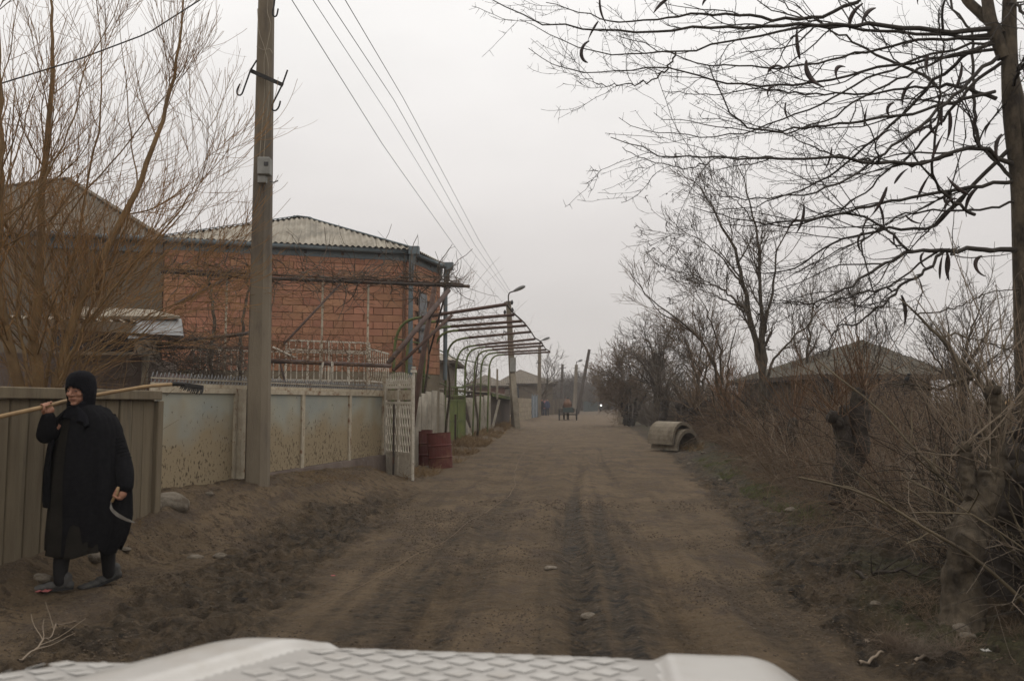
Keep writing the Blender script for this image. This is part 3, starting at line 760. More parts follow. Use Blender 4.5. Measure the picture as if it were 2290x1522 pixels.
# ---------------- plastered house behind the willow
L0 = A_ - fx * 7.2; LB = L0 - fn * 5.8; LA = A_ - fn * 5.8
ph = thing('plastered_house', 'drab plastered house with broad dark corrugated roof, behind the leafless willow', 'house', v3((L0 + A_) / 2, 0))
mb = MB(); zL = zE + 0.0
mb.prism([v3(L0 - fn * .04, -0.1), v3(A_ - fn * .04 - fx * .02, -0.1), v3(LA, -0.1), v3(LB, -0.1)], (0, 0, zL + 0.1))
mb.build('wall', M['plaster'], ph)
apx = P(150, 400, 21.6)
Lr = [L0 + fn * .3 - fx * .3, A_ + fn * .3 - fx * .03, LA - fn * .3 + fx * .1, LB - fn * .3 - fx * .3]
rb = P(440, 512, yA + 1.2)
mb = MB(); zl = zL + 0.14
corr_slope(mb, v3(Lr[0], zl), v3(Lr[1], zl), apx - v3(fx * .3, 0), apx + v3(fx * .0, 0))
corr_slope(mb, v3(Lr[1], zl), v3(Lr[2], zl), apx, apx + (0.01, 0.01, 0))
corr_slope(mb, v3(Lr[2], zl), v3(Lr[3], zl), apx + (0.01, 0.01, 0), apx - v3(fx * .3, 0))
corr_slope(mb, v3(Lr[3], zl), v3(Lr[0], zl), apx - v3(fx * .3, 0), apx - v3(fx * .301, 0))
r_ = mb.build('roof', M['asbestos_dark'], ph, smooth=True, fix=False)
mb = MB()
for a in Lr: mb.beam(v3(a, zl + .03), apx + (0, 0, .03), 0.16, 0.03)
mb.build('ridge_cap', M['asbestos_dark'], r_)
mb = MB(); mb.prism([v3(L0, zL - .18), v3(A_ - fx * .03, zL - .18), v3(A_ - fx * .03, zL + .1), v3(L0, zL + .1)], v3(fn * .05, 0)); mb.build('fascia', M['blue_paint'], ph)
MB().tube([v3(L0 + fn * .26, zL + .1), v3(A_ + fn * .26 - fx * .03, zL + .1)], 0.06, 8).build('gutter', M['blue_paint'], ph, smooth=True)

# ---------------- low shed behind the fence
sh = thing('garden_shed', 'low stone shed with a sagging pale sheet roof behind the board fence', 'shed', P(200, 860, 11.0) * (1, 1, 0))
S0, S1 = P(-60, 760, 10.4), P(318, 760, 11.2)
zs = 2.25
mb = MB(); mb.prism([v3(S0[:2], 0), v3(S1[:2], 0), v3(S1[:2], 2.05), v3(S0[:2], 2.05)], (-.5, 2.4, 0)); mb.build('wall', M['stone_wall'], sh)
mb = MB(); mb.beam(v3(S1[:2] + (0.03, -.06), 0.9), v3(S1[:2] + (0.10, -.06), 2.05), 0.07, 0.05); mb.build('corner_batten', M['concrete_pale'], sh)
mb = MB(); mb.box(P(210, 765, 10.75), (1.0, 0.05, 0.25), 0.2).build('opening', M['window_dark'], sh)
e0, e1 = P(-60, 705, 10.2), P(300, 718, 10.8)
mb = MB(); corr_slope(mb, e0, e1, e0 + (-.3, 2.9, .25), e1 + (.1, 2.9, .25), 0.15, 0.02); o = mb.build('roof', M['concrete_pale'], sh, smooth=True, fix=False)
e0, e1 = P(270, 722, 10.5), P(408, 735, 11.0)
mb = MB(); mb.prism([P(285, 757, 10.7), P(410, 750, 11.0), P(405, 712, 11.4), P(300, 716, 11.1)], (0.0, 0.03, -0.03)); mb.build('side_sheet', M['tin'], sh)
mb = MB(); mb.prism([P(180, 712, 10.9), P(403, 712, 11.3), P(340, 697, 12.4), P(180, 690, 12.2)], (0.0, 0.0, 0.035)); mb.build('roof_sheet', M['concrete_pale'], sh)
mb = MB(); mb.beam(P(120, 742, 10.7), P(405, 756, 10.9), 0.08, 0.07); mb.build('roof_beam', M['dark_wood'], sh)

# heap of rusty sheet behind the wall
o = thing('scrap_sheet', 'rusty brown bent metal sheet lying behind the panel wall', 'scrap metal', P(390, 850, 10.2))
MB().prism([P(330, 868, 10.3), P(420, 852, 10.5), P(425, 838, 10.9), P(350, 835, 10.8)], (0, 0, -0.03)).build('sheet', M['rust_pipe'], o)
MB().tube([P(345, 870, 10.4), P(345, 900, 10.4), P(345, 960, 10.5)], 0.04, 6).build('support', M['dark_wood'], o)

# ================================================================== board fence
f0 = np.array([-3.83, 5.15]); f1 = np.array([-3.50, 7.80]); fu = unit(f1 - f0); fnr = np.array([fu[1], -fu[0]])
Lfc = np.linalg.norm(f1 - f0)
bf = thing('board_fence', 'weathered grey brown fence of wide upright boards behind the woman', 'fence', v3((f0 + f1) / 2, 0))
nb = int(Lfc / 0.19)
fang = math.atan2(fu[1], fu[0])
for i in range(nb):
    s = (i + 0.5) * Lfc / nb; c = f0 + fu * s + fnr * random.uniform(-0.008, 0.008); z0 = gz(*c) - 0.08
    mb = MB(); w = Lfc / nb - random.uniform(0.010, 0.020)
    tl = random.uniform(-0.012, 0.012)
    mb.beam(v3(c, z0), v3(c + fu * tl, 1.42), w, 0.05, up=v3(fnr, 0))
    mb.build('board', M['fence_board'], bf, bevel=0.006)
mb = MB(); mb.beam(v3(f0 + fnr * .01, 1.468), v3(f1 + fnr * .01 + fu * .03, 1.462), 0.13, 0.09); mb.build('cap_rail', M['fence_board'], bf, bevel=0.008)
mb = MB(); c = f1 + fu * 0.05; mb.beam(v3(c, gz(*c) - .1), v3(c, 1.41), 0.10, 0.12); mb.build('post', M['fence_board'], bf, bevel=0.008)
mb = MB()
for z in (0.62, 1.25): mb.beam(v3(f0 - fnr * .07, z), v3(f1 - fnr * .07, z), 0.06, 0.08)
mb.build('rail', M['dark_wood'], bf)

# ================================================================== sheet-metal panel wall
W0 = np.array([(338 - 1145) / F_PX * 8.45, 8.45]); W1 = np.array([(858 - 1145) / F_PX * 14.5, 14.5])
wu = unit(W1 - W0); wn_ = np.array([wu[1], -wu[0]]); Lw = np.linalg.norm(W1 - W0); wang = math.atan2(wu[1], wu[0])
def wall_s(px):
    # distance along the wall at a photo column
    a = (px - 1145) / F_PX
    return (a * W0[1] - W0[0]) / (wu[0] - a * wu[1])
pw = thing('panel_wall', 'mud splashed pale metal panel wall with rusty frames and lacy metal crest', 'wall', v3((W0 + W1) / 2, 0))
zb, zt = 0.46, 1.50
cuts = [(338, 527), (548, 676), (676, 781), (781, 856)]
for a, b in cuts:
    s0, s1 = wall_s(a) + .02, wall_s(b) - .02
    z0_ = zb - (0.12 if a == 338 else 0.0)
    c = W0 + wu * (s0 + s1) / 2
    me_mb = MB().box((0, 0, (zt - z0_) / 2), (s1 - s0, 0.02, zt - z0_), 0)
    V = np.array(me_mb.v); V[:, 2] += (z0_ - zb)
    me = mesh_from(V, me_mb.f); o = link('panel', me, M['panel'], pw); l0 = root_loc(pw)
    o.location = (c[0] - l0[0], c[1] - l0[1], zb - l0[2]); o.rotation_euler = (0, 0, wang)
    fr = MB()
    for s in (s0 - .0, s1 + .0):
        q = W0 + wu * s + wn_ * .012
        fr.beam(v3(q, z0_ - .03), v3(q, zt + .03), 0.045, 0.05, up=v3(wn_, 0))
    q0, q1 = W0 + wu * (s0 - .02) + wn_ * .012, W0 + wu * (s1 + .02) + wn_ * .012
    fr.beam(v3(q0, zt + .03), v3(q1, zt + .03), 0.052, 0.06)
    fr.build('panel_frame', M['rust_white'], pw)
# heavy post pair beside the pole
for px, w_ in ((536, 0.10), (549, 0.09)):
    c = W0 + wu * wall_s(px) + wn_ * .03; mb = MB(); mb.beam(v3(c, 0.2), v3(c, zt + .06), w_, 0.09, up=v3(wn_, 0)); mb.build('post', M['rust_white' if px == 536 else 'dark_metal'], pw)
# footing of rough concrete under the far panels
mb = MB(); a, b = W0 + wu * wall_s(585), W0 + wu * (Lw + .02)
mb.prism([v3(a + wn_ * .10, -0.05), v3(b + wn_ * .08, -0.05), v3(b + wn_ * .05, zb - .01), v3(a + wn_ * .05, zb - .01)], v3(-wn_ * .22, 0)); mb.build('footing', M['stone_wall'], pw)
# lacy crest: a pierced band with a row of small curls
mb = MB(); q0, q1 = W0 + wn_ * 0.0, W1 + wn_ * 0.0
mb.beam(v3(q0, zt + .085), v3(q1, zt + .085), 0.012, 0.045)
mb.beam(v3(q0, zt + .155), v3(q1, zt + .155), 0.012, 0.012)
mb.build('crest_rail', M['rust_white'], pw)
tb = Tubes(4); nC = 96
for i in range(nC):
    c = W0 + wu * (i + .5) * Lw / nC; w = Lw / nC * .42; th = np.linspace(0, 2 * math.pi, 9)
    ring = np.stack([c[0] + wu[0] * w * np.cos(th), c[1] + wu[1] * w * np.cos(th), zt + .128 + .024 * np.sin(th)], 1); tb.batch(ring, 0.005)
    sp = np.stack([v3(c - wu * w * .9, zt + .155), v3(c - wu * w * .4, zt + .185), v3(c, zt + .215 + .01 * math.sin(i * 2.1)), v3(c + wu * w * .45, zt + .182), v3(c + wu * w * .9, zt + .155)]); tb.batch(sp, 0.0055)
    ring2 = np.stack([c[0] + wu[0] * w * .7 * np.cos(th), c[1] + wu[1] * w * .7 * np.cos(th), zt + .050 - .02 * np.abs(np.sin(th))], 1); tb.batch(ring2, 0.004)
o = tb.build('lace_crest', M['tin'], pw); o['kind'] = 'stuff'

# ================================================================== open lattice gate
G0 = v3(W1 + wu * .10, 0); G1 = np.array([(924 - 1145) / F_PX * 13.85, 13.85, 0])
gu = unit((G1 - G0)[:2]); Lg = np.linalg.norm((G1 - G0)[:2]); gn_ = np.array([gu[1], -gu[0]])
gt = thing('lattice_gate', 'open white metal gate with peeling lattice bars beside the red drums', 'gate', G0)
gb, gtop = 0.10, 1.93
def gp(s, z): return v3(G0[:2] + gu * s, z)
mb = MB()
for s in (0.02, Lg * .5, Lg - .02): mb.beam(gp(s, gb), gp(s, 1.74), 0.04, 0.035, up=v3(gn_, 0))
for z in (gb + .02, 0.50, 1.38, 1.66): mb.beam(gp(0, z), gp(Lg, z), 0.03, 0.045)
mb.build('frame', M['white_paint'], gt)
mb = MB(); mb.box(gp(Lg / 2, (gb + .5) / 2 + .01), (Lg - .04, 0.012, .36), math.atan2(gu[1], gu[0])); mb.build('kick_plate', M['white_paint'], gt)
mb = MB(); mb.box(gp(Lg / 2, 1.52), (Lg - .04, 0.012, .17), math.atan2(gu[1], gu[0])); mb.build('band_plate', M['rust_white'], gt)
for i in range(22):
    s = .04 + (Lg - .08) * i / 21
    mb = MB(); zz = np.linspace(0.5, 1.38, 16)
    mb.tube([gp(s + .020 * math.sin(k * 1.15 + (i % 2) * 3.14), z) for k, z in enumerate(zz)], 0.012, 5); mb.build('lattice_bar', M['white_paint'], gt)
for i in range(15):
    s = .04 + (Lg - .08) * i / 14; hh = 1.66 + .20 + .07 * math.sin(math.pi * i / 14)
    mb = MB(); mb.tube([gp(s, 1.66), gp(s + .012, 1.75), gp(s - .012, 1.82), gp(s, hh)], 0.010, 5)
    th = np.linspace(0, 2 * math.pi, 9); mb.tube([gp(s + .028 * math.cos(t), 1.75 + .045 * math.sin(t)) for t in th], 0.006, 4, cap=False); mb.build('crest_bar', M['white_paint'], gt)
mb = MB(); q = gp(0.36, 0); mb.beam(v3(q[:2] + gn_ * .03, .1), v3(q[:2] + gn_ * .03, 1.36), 0.03, 0.03); mb.build('latch_bar', M['dark_metal'], gt)
mb = MB(); mb.beam(gp(-.04, 0), gp(-.04, 1.96), 0.07, 0.07); mb.build('hinge_post', M['rust_white'], gt)
mb = MB(); mb.beam(gp(Lg + .02, 0.05), gp(Lg + .02, 1.9), 0.04, 0.04); mb.box(gp(Lg + .02, 1.93), (.10, .06, .05)); mb.box(gp(Lg + .02, 1.99), (.07, .05, .04)); mb.build('end_post', M['white_paint'], gt)

# ================================================================== terrace railing, vine trellis
tr = thing('terrace_railing', 'white painted terrace railing below the red block wall', 'railing', P(640, 850, 14.6) * (1, 1, 0))
q0, q1 = P(425, 850, 14.05)[:2], P(820, 856, 15.2)[:2]
zr0, zr1 = 1.80, 2.32
mb = MB()
for z in (zr0, zr1): mb.beam(v3(q0, z), v3(q1, z), 0.03, 0.035)
mb.build('rail', M['white_paint'], tr)
nbal = 30
for i in range(nbal):
    c = q0 + (q1 - q0) * (i + .5) / nbal
    mb = MB(); mb.beam(v3(c, zr0), v3(c, zr1), 0.016, 0.016); mb.build('baluster', M['white_paint'], tr)
qq = q1; q2 = P(868, 850, 17.0)[:2] + (0.0, 0)
for i in range(10):
    c = qq + (q2 - qq) * (i + .5) / 10; nrm = np.array([0.25, -0.6]) * 0.16
    mb = MB(); mb.tube([v3(c + nrm * b, zr0 + (zr1 + .1 - zr0) * t) for t, b in ((0, 0), (.15, .9), (.35, 1.0), (.6, .3), (.8, -.1), (1, 0))], 0.010, 5); mb.build('bellied_bar', M['white_paint'], tr)
mb = MB(); mb.beam(v3(qq, zr1 + .1), v3(q2, zr1 + .1), .03, .03); mb.beam(v3(qq, zr0), v3(q2, zr0), .03, .03); mb.build('side_rail', M['white_paint'], tr)
# second, farther railing with short bars
r0_, r1_ = P(640, 790, 15.5)[:2], P(826, 790, 16.3)[:2]
mb = MB()
for z in (2.42, 2.60): mb.beam(v3(r0_, z), v3(r1_, z), .025, .03)
for t in np.linspace(0, 1, 5): mb.beam(v3(r0_ + (r1_ - r0_) * t, 1.5), v3(r0_ + (r1_ - r0_) * t, 2.6), .03, .03)
mb.build('back_rail', M['white_paint'], tr)
for i in range(14):
    c = r0_ + (r1_ - r0_) * (i + .5) / 14; mb = MB(); mb.beam(v3(c, 2.42), v3(c, 2.60), .012, .012); mb.build('baluster', M['white_paint'], tr)
mb = MB(); tl0, tl1 = q0 - (0.3, 0.1), q1
mb.prism([v3(tl0 + (0, 0), 0), v3(q1 + (0, .05), 0), v3(q1 + (0.1, 1.4), 0), v3(tl0 + (.1, 1.2), 0)], (0, 0, 1.72)); mb.build('terrace_slab', M['plaster_base'], tr)

vt = thing('vine_trellis', 'pipe trellis with cantilevered dark beam in front of the red block wall', 'trellis', P(700, 860, 14.0) * (1, 1, 0))
T0, T1 = P(360, 607, 13.0), P(1050, 640, 14.7)
MB().tube([T0, P(602, 622, 13.5), P(830, 632, 14.1), T1], 0.030, 8).build('upper_beam', M['dark_metal'], vt, smooth=True)
MB().tube([T0 + (0, .12, .06), T1 + (-.12, .1, .05)], 0.022, 6).build('upper_batten', M['rust_pipe'], vt, smooth=True)
l0_, l1_ = P(600, 806, 12.6), P(874, 818, 13.6)
MB().tube([l0_, l1_], 0.035, 8).build('lower_beam', M['brown_pipe'], vt, smooth=True)
MB().tube([P(350, 770, 12.0), P(598, 740, 12.6)], 0.03, 6).build('lower_batten', M['dark_metal'], vt, smooth=True)
MB().tube([P(350, 777, 12.1), P(598, 778, 12.6)], 0.022, 6).build('lower_batten', M['rust_pipe'], vt, smooth=True)
for px, py in ((508, 618), (602, 622), (722, 628), (824, 632)):
    t = (px - 360) / 690; Yp = 13.0 + 1.7 * t; tp = P(px, py, Yp)
    mb = MB(); mb.tube([v3(tp[:2], 0.2), v3(tp[:2], 1.8), tp], 0.019, 8); mb.build('post', M['rust_white'], vt, smooth=True)
for a, b, r, m_ in (((762, 634, 14.0), (632, 772, 13.2), .020, 'brown_pipe'), ((868, 812, 13.6), (1004, 648, 14.5), .044, 'brown_pipe'),
                    ((508, 622, 13.3), (392, 680, 12.8), .026, 'brown_pipe'), ((880, 828, 13.8), (1010, 705, 14.8), .03, 'rust_pipe'),
                    ((1006, 642, 14.5), (955, 720, 15.6), .018, 'dark_metal'), ((1000, 642, 14.5), (960, 790, 15.9), .018, 'dark_metal'),
                    ((610, 776, 12.6), (660, 800, 12.8), .018, 'white_paint'), ((625, 806, 12.7), (640, 862, 12.7), .016, 'brown_pipe'), ((722, 808, 13), (716, 862, 13), .02, 'white_paint'), ((743, 808, 13), (743, 862, 13), .02, 'white_paint')):
    MB().tube([P(*a), (P(*a) + P(*b)) / 2, P(*b)], r, 8).build('strut', M[m_], vt, smooth=True)
# leaning rusty mast that carries the trellis at the street
MB().tube([P(972, 640, 15.6), P(938, 840, 15.4), np.append(P(908, 1010, 15.2)[:2], 0.05)], 0.05, 8).build('mast', M['rust_pipe'], vt, smooth=True)

# vine on the trellis
vn = thing('grape_vine', 'leafless tangled grape vine along the pipe trellis before the red block wall', 'vine', P(640, 862, 13.0) * (1, 1, 0))
def tangle(n, A, B, spread, L_, nseg=7, wig=0.5, rad=(0.004, 0.009), zoff=0.0, droop=0.0, mat_=None, name='canes', parent=None, k=3):
    A = np.asarray(A, float); B = np.asarray(B, float)
    t = rng.random(n)[:, None]; p = A + (B - A) * t + rng.normal(size=(n, 3)) * np.asarray(spread) + (0, 0, zoff)
    d = unit(B - A)[None] * rng.choice([-1, 1], n)[:, None] + rng.normal(size=(n, 3)) * 0.7
    d = unit(d); st_ = rng.uniform(L_[0], L_[1], n)[:, None] / (nseg - 1)
    out = np.zeros((n, nseg, 3)); out[:, 0] = p
    for i in range(1, nseg):
        d = unit(d + rng.normal(size=(n, 3)) * wig + (0, 0, -droop)); out[:, i] = out[:, i - 1] + d * st_
    r = rng.uniform(rad[0], rad[1], n)[:, None] * np.linspace(1, .5, nseg)[None]
    return out, r
tb = Tubes(3)
o, r = tangle(260, T0, T1 - (0.3, 0, 0), (0.05, .12, .045), (0.5, 1.2), wig=0.35, rad=(.005, .012), zoff=.05); tb.batch(o, r)
tb.build('canes', M['twig_grey'], vn)['kind'] = 'stuff'
tb = Tubes(3)
o, r = tangle(330, T0, T1, (0.05, .15, .05), (0.25, .6), wig=0.3, rad=(.0025, .005), zoff=.04, droop=-.12); tb.batch(o, r)
o, r = tangle(420, P(360, 760, 12.2), P(872, 812, 13.4), (0.1, .35, .12), (0.3, 1.0), wig=0.4, rad=(.003, .006)); tb.batch(o, r)
o, r = tangle(200, P(360, 745, 12.4), P(760, 690, 13.4), (0.1, .4, .25), (0.3, .8), wig=0.3, rad=(.002, .0045), droop=-.1); tb.batch(o, r)
tb.build('shoots', M['twig_red'], vn)['kind'] = 'stuff'
tb = Tubes(3)
o, r = tangle(420, P(340, 800, 11.4), P(540, 815, 11.8), (0.12, .4, .16), (0.3, .9), wig=0.45, rad=(.003, .007)); tb.batch(o, r)
o, r = tangle(70, P(985, 632, 14.3), P(1035, 628, 14.6), (0.05, .2, .06), (0.3, .6), wig=0.25, rad=(.002, .0035), droop=-.2); tb.batch(o, r)
tb.build('dead_canes', M['twig_grey'], vn)['kind'] = 'stuff'
mb = MB()
mb.tube(smooth_line([P(478, 880, 12.4), P(470, 800, 12.4), P(482, 720, 12.7), P(470, 660, 12.9), P(466, 612, 13.1)], 20) + rng.normal(size=(20, 3)) * .015, np.linspace(.035, .02, 20), 6)
mb.build('stem', M['bark'], vn, smooth=True)
mb = MB(); mb.tube(smooth_line([P(535, 880, 12.6), P(540, 760, 12.7), P(550, 690, 13), P(556, 620, 13.3)], 20) + rng.normal(size=(20, 3)) * .015, np.linspace(.03, .018, 20), 6)
mb.build('stem', M['bark'], vn, smooth=True)

# ================================================================== bent-pipe pergola over the road edge
pg = thing('pipe_pergola', 'pergola of bent green pipes arching over the roadside beyond the brick house', 'pergola', (-2.2, 24, 0))
tips = [(1130, 681), (1148, 704), (1165, 718), (1175, 728), (1186, 742), (1196, 758), (1211, 767), (1214, 773), (1220, 782), (1229, 787)]
bends = [(905, 715), (935, 722), (972, 733), (990, 741), (1017, 758), (1037, 775), (1056, 778), (1076, 784), (1088, 790), (1104, 794)]
tip_w, post_xy = [], []
for (tx, ty), (bx_, by_) in zip(tips, bends):
    T = P(tx, ty, depth_for_z(ty, 3.6)); Bd = P(bx_, by_, depth_for_z(by_, 3.34))
    h = unit((T - Bd)); h2 = unit(np.array([h[0], h[1], 0]))
    foot = Bd - h2 * 0.28; g = gz(foot[0], foot[1])
    pts = [v3(foot[:2] - h2[:2] * .05, g - .05), v3(foot[:2], 2.0), v3(foot[:2] + h2[:2] * .02, 2.8), v3(foot[:2] + h2[:2] * .10, 3.12), Bd, Bd + (T - Bd) * .25, Bd + (T - Bd) * .6, T]
    mb = MB(); mb.tube(smooth_line(pts, 40, 3), 0.034, 8)
    hoop = mb.build('hoop', M['green_pipe'], pg, smooth=True)
    mb = MB(); mb.tube([Bd + (T - Bd) * .18 + (0, 0, .002), T + unit(T - Bd) * .02 + (0, 0, .002)], 0.040, 8); mb.build('beam_sleeve', M['rust_pipe'], hoop, smooth=True)
    tip_w.append(T); post_xy.append((foot, Bd))
MB().tube(smooth_line([t + (0, 0, .045) for t in tip_w], 50, 1), 0.022, 6).build('edge_pipe', M['dark_metal'], pg, smooth=True)
MB().tube(smooth_line([v3(f[:2], 2.9) for f, b in post_xy], 40, 1), 0.02, 6).build('side_pipe', M['green_pipe'], pg, smooth=True)
MB().tube(smooth_line([v3(f[:2], 2.0 + .12 * math.sin(i)) for i, (f, b) in enumerate(post_xy)], 40, 1), 0.018, 6).build('side_pipe', M['green_pipe'], pg, smooth=True)
for t in (0.2, 0.36, 0.52, 0.68, 0.84):
    MB().tube([b + (T - b) * t + (0, 0, .05) for (f, b), T in zip(post_xy, tip_w)], 0.006, 4).build('training_wire', M['wire'], pg)
pv = thing('grape_vine', 'thin leafless vine shoots strung over the bent pipe pergola', 'vine', v3(post_xy[4][0][:2], 0))
tb = Tubes(3)
for (f, b), T in zip(post_xy, tip_w):
    o, r = tangle(26, b, b + (T - b) * .75, (.3, .5, .07), (.5, 1.5), wig=.3, rad=(.003, .006), zoff=.06); tb.batch(o, r)
    o, r = tangle(14, v3(f[:2], .8), v3(f[:2], 3.0), (.2, .4, .2), (.4, 1.0), wig=.4, rad=(.003, .006)); tb.batch(o, r)
tb.build('shoots', M['twig_brown'], pv)['kind'] = 'stuff'
mb = MB()
for i in (2, 4, 7):
    f, b = post_xy[i]; zz = np.linspace(0, 3.2, 18)
    mb = MB(); mb.tube(np.stack([f[0] + .1 + .06 * np.sin(zz * 2.3 + i), f[1] - .3 + .06 * np.cos(zz * 1.7), zz + gz(f[0], f[1])], 1), np.linspace(.045, .02, 18), 6); mb.build('stem', M['bark'], pv, smooth=True)

# ================================================================== corrugated-sheet fence, green door, drums
cf = thing('corrugated_fence', 'grey corrugated sheet fence behind the red drums', 'fence', (-2.3, 23, 0))
c0 = P(926, 985, 16.9)[:2]; c1 = P(1001, 985, 26.2)[:2]
for i in range(8):
    a = c0 + (c1 - c0) * i / 8; b = c0 + (c1 - c0) * (i + 1) / 8
    d_ = unit(b - a); nn = np.array([d_[1], -d_[0]]) * (0.02 if i % 2 else 0.0)
    corr_sheet('sheet', a + nn, b + nn + d_ * .03, gz(*a) - .05, 1.52 + [-.02, .06, .12, .16, .17, .14, .08, .0][i], M['asbestos'], cf, lean=(0.0, 0.0))
MB().beam(v3(c0 - (0.06, 0), .9), v3(c1 - (0.06, 0), .9), .05, .06).build('rail', M['dark_wood'], cf)
gd = thing('green_door', 'yard door with peeling yellow green paint between corrugated sheets', 'door', P(1020, 985, 27.5) * (1, 1, 0))
d0, d1 = P(1003, 985, 26.6)[:2], P(1040, 985, 28.6)[:2]; du = unit(d1 - d0); dl = np.linalg.norm(d1 - d0); dn_ = np.array([du[1], -du[0]])
def dp(s, z): return v3(d0 + du * s, z)
mb = MB(); 
for s in (0.03, dl / 2, dl - .03): mb.beam(dp(s, 0.05), dp(s, 1.92), .06, .05, up=v3(dn_, 0))
for z in (.08, .75, 1.45, 1.6, 1.9): mb.beam(dp(0, z), dp(dl, z), .05, .06)
mb.build('frame', M['green_pipe'], gd)
for k in range(2):
    mb = MB(); c = d0 + du * dl * (.25 + .5 * k); mb.box(v3(c, .76), (dl / 2 - .08, .02, 1.32), math.atan2(du[1], du[0])); mb.build('leaf', M['green_paint'], gd)
for i in range(9):
    s = .1 + (dl - .2) * i / 8; mb = MB(); mb.beam(dp(s, 1.45), dp(s, 1.9), .02, .02); mb.build('bar', M['green_paint'], gd)
mb = MB(); q = P(1018, 1000, 25.6); mb.beam(v3(q[:2], gz(q[0], q[1]) - .1), v3(q[:2], 1.0), .06, .06); mb.build('stake', M['dark_wood'], gd)
cf2 = thing('corrugated_fence', 'leaning corrugated sheets beyond the green yard door', 'fence', (-1.4, 32, 0))
e = [P(px, 985, Y)[:2] for px, Y in ((1042, 28.8), (1056, 30.6), (1070, 32.4), (1082, 34.0), (1096, 36.0))]
for i in range(4):
    a, b = e[i], e[i + 1]; corr_sheet('sheet', a, b, gz(*a) + (.0 if i != 1 else .05), [1.40, 1.55, 1.62, 1.66][i], M['asbestos'], cf2, lean=[(-.55, -.2), (-.25, 0), (-.08, 0), (0, 0)][i], flare=[.5, .3, .1, 0][i], pitch=.17, amp=.035)
def drum(px, Y, tilt, lab, h=0.78, r=0.255):
    p = P(px, 1030, Y); z = gz(p[0], p[1])
    t = thing('oil_drum', lab, 'drum', (p[0], p[1], z - .03), 'red steel drums by the gate')
    R = Matrix.Rotation(tilt[0], 3, 'X') @ Matrix.Rotation(tilt[1], 3, 'Y')
    def put(prof, k=28):
        vs, fs = [], []
        for (rr, zz) in prof:
            for j in range(k): a = 2 * math.pi * j / k; vs.append(np.array(R @ Vector((rr * math.cos(a), rr * math.sin(a), zz))) + np.array([p[0], p[1], z - .03]))
        for i in range(len(prof) - 1):
            for j in range(k): fs.append((i * k + j, i * k + (j + 1) % k, (i + 1) * k + (j + 1) % k, (i + 1) * k + j))
        fs.append(tuple(range(k))[::-1]); return vs, fs
    prof = [(r * .97, 0), (r, .02), (r, h * .31), (r * 1.035, h * .325), (r * 1.035, h * .345), (r, h * .36), (r, h * .63), (r * 1.035, h * .645), (r * 1.035, h * .665), (r, h * .68), (r, h - .02), (r * 1.03, h - .01), (r * 1.03, h), (r * .98, h), (r * .97, h - .25)]
    mb = MB(); mb.add(*put(prof)); mb.build('shell', M['drum_red'], t, smooth=False)
    mb = MB(); vs, fs = put([(r * .97, h - .06)]); mb.add(vs, [tuple(range(28))]); mb.build('lid', M['rust_pipe'], t)
drum(943, 17.8, (0.02, -0.02), 'upright dull red steel drum nearest the lattice gate')
drum(986, 17.1, (-0.03, -0.07), 'tilted faded red steel drum beside the corrugated fence')
# shed behind the second pole
sd = thing('roadside_shed', 'dark open shed with a pale eave beam by the second pole', 'shed', P(1118, 960, 38) * (1, 1, 0))
a, b = P(1092, 960, 36.4)[:2], P(1140, 955, 42)[:2]
mb = MB(); mb.prism([v3(a, 0), v3(b, 0), v3(b, 1.7), v3(a, 1.7)], (-2.5, .8, 0)); mb.build('wall', M['dark_wood'], sd)
mb = MB(); mb.prism([v3(a + (.25, -.3), 1.78), v3(b + (.25, 0), 1.62), v3(b + (-2.6, 1), 1.9), v3(a + (-2.6, .5), 2.0)], (0, 0, .06)); mb.build('roof', M['asbestos'], sd)
mb = MB(); mb.beam(v3(a + (.2, -.3), 1.72), v3(b + (.2, 0), 1.56), .06, .16); mb.build('eave_beam', M['green_pipe'], sd)
for px, Y in ((1112, 36.6), (1095, 36.2)):
    q = P(px, 900, Y); mb = MB(); mb.beam(v3(q[:2], 1.5), v3(q[:2], 2.9), .09, .05); mb.build('post', M['concrete_pale'], sd)
mb = MB(); q = P(1099, 930, 36.1); mb.beam(v3(q[:2], 0), v3(q[:2] + (.35, .5), 1.5), .12, .03); mb.build('leaning_board', M['asbestos'], sd)
# ================================================================== poles and wires
def pole_body(name, label, base, top, w0, w1, m='concrete', group='poles along the street'):
    t = thing(name, label, 'pole', base, group)
    b = np.array(base, float); tp = np.array(top, float)
    mb = MB(); mb.beam(b - (0, 0, .3), tp, w0, w0 * .72, up=(0, 1, 0), w2=w1, h2=w1 * .72); mb.build('shaft', M[m], t, bevel=min(.025, w1 * .12))
    return t
def lamp(t, top, arm_to, tipd, r=0.03, s=1.0):
    top = np.array(top, float); a = np.array(arm_to, float); tip = np.array(tipd, float)
    mb = MB(); mb.tube(smooth_line([top - (0, 0, .25), top + (0, 0, (a - top)[2] * .75), top + (a - top) * (.25, .25, .97), a], 14, 2), r, 7); arm = mb.build('lamp_arm', M['dark_metal'], t, smooth=True)
    d = unit(tip - a); L_ = np.linalg.norm(tip - a); up = np.array([0, 0, 1.0]); side = unit(np.cross(d, up)); up = np.cross(side, d)
    vs, fs = [], []; k = 10
    prof = [(0, .25), (.12, .55), (.35, .85), (.65, 1.0), (.9, .8), (1.0, .25)]
    for q, w in prof:
        for j in range(k):
            an = 2 * math.pi * j / k; vs.append(a + d * L_ * q + side * .14 * s * w * math.cos(an) + up * .085 * s * w * math.sin(an))
    for i in range(len(prof) - 1):
        for j in range(k): fs.append((i * k + j, i * k + (j + 1) % k, (i + 1) * k + (j + 1) % k, (i + 1) * k + j))
    fs += [tuple(range(k))[::-1], tuple((len(prof) - 1) * k + j for j in range(k))]
    MB().add(vs, fs).build('lamp_head', M['tin'], t, smooth=True)

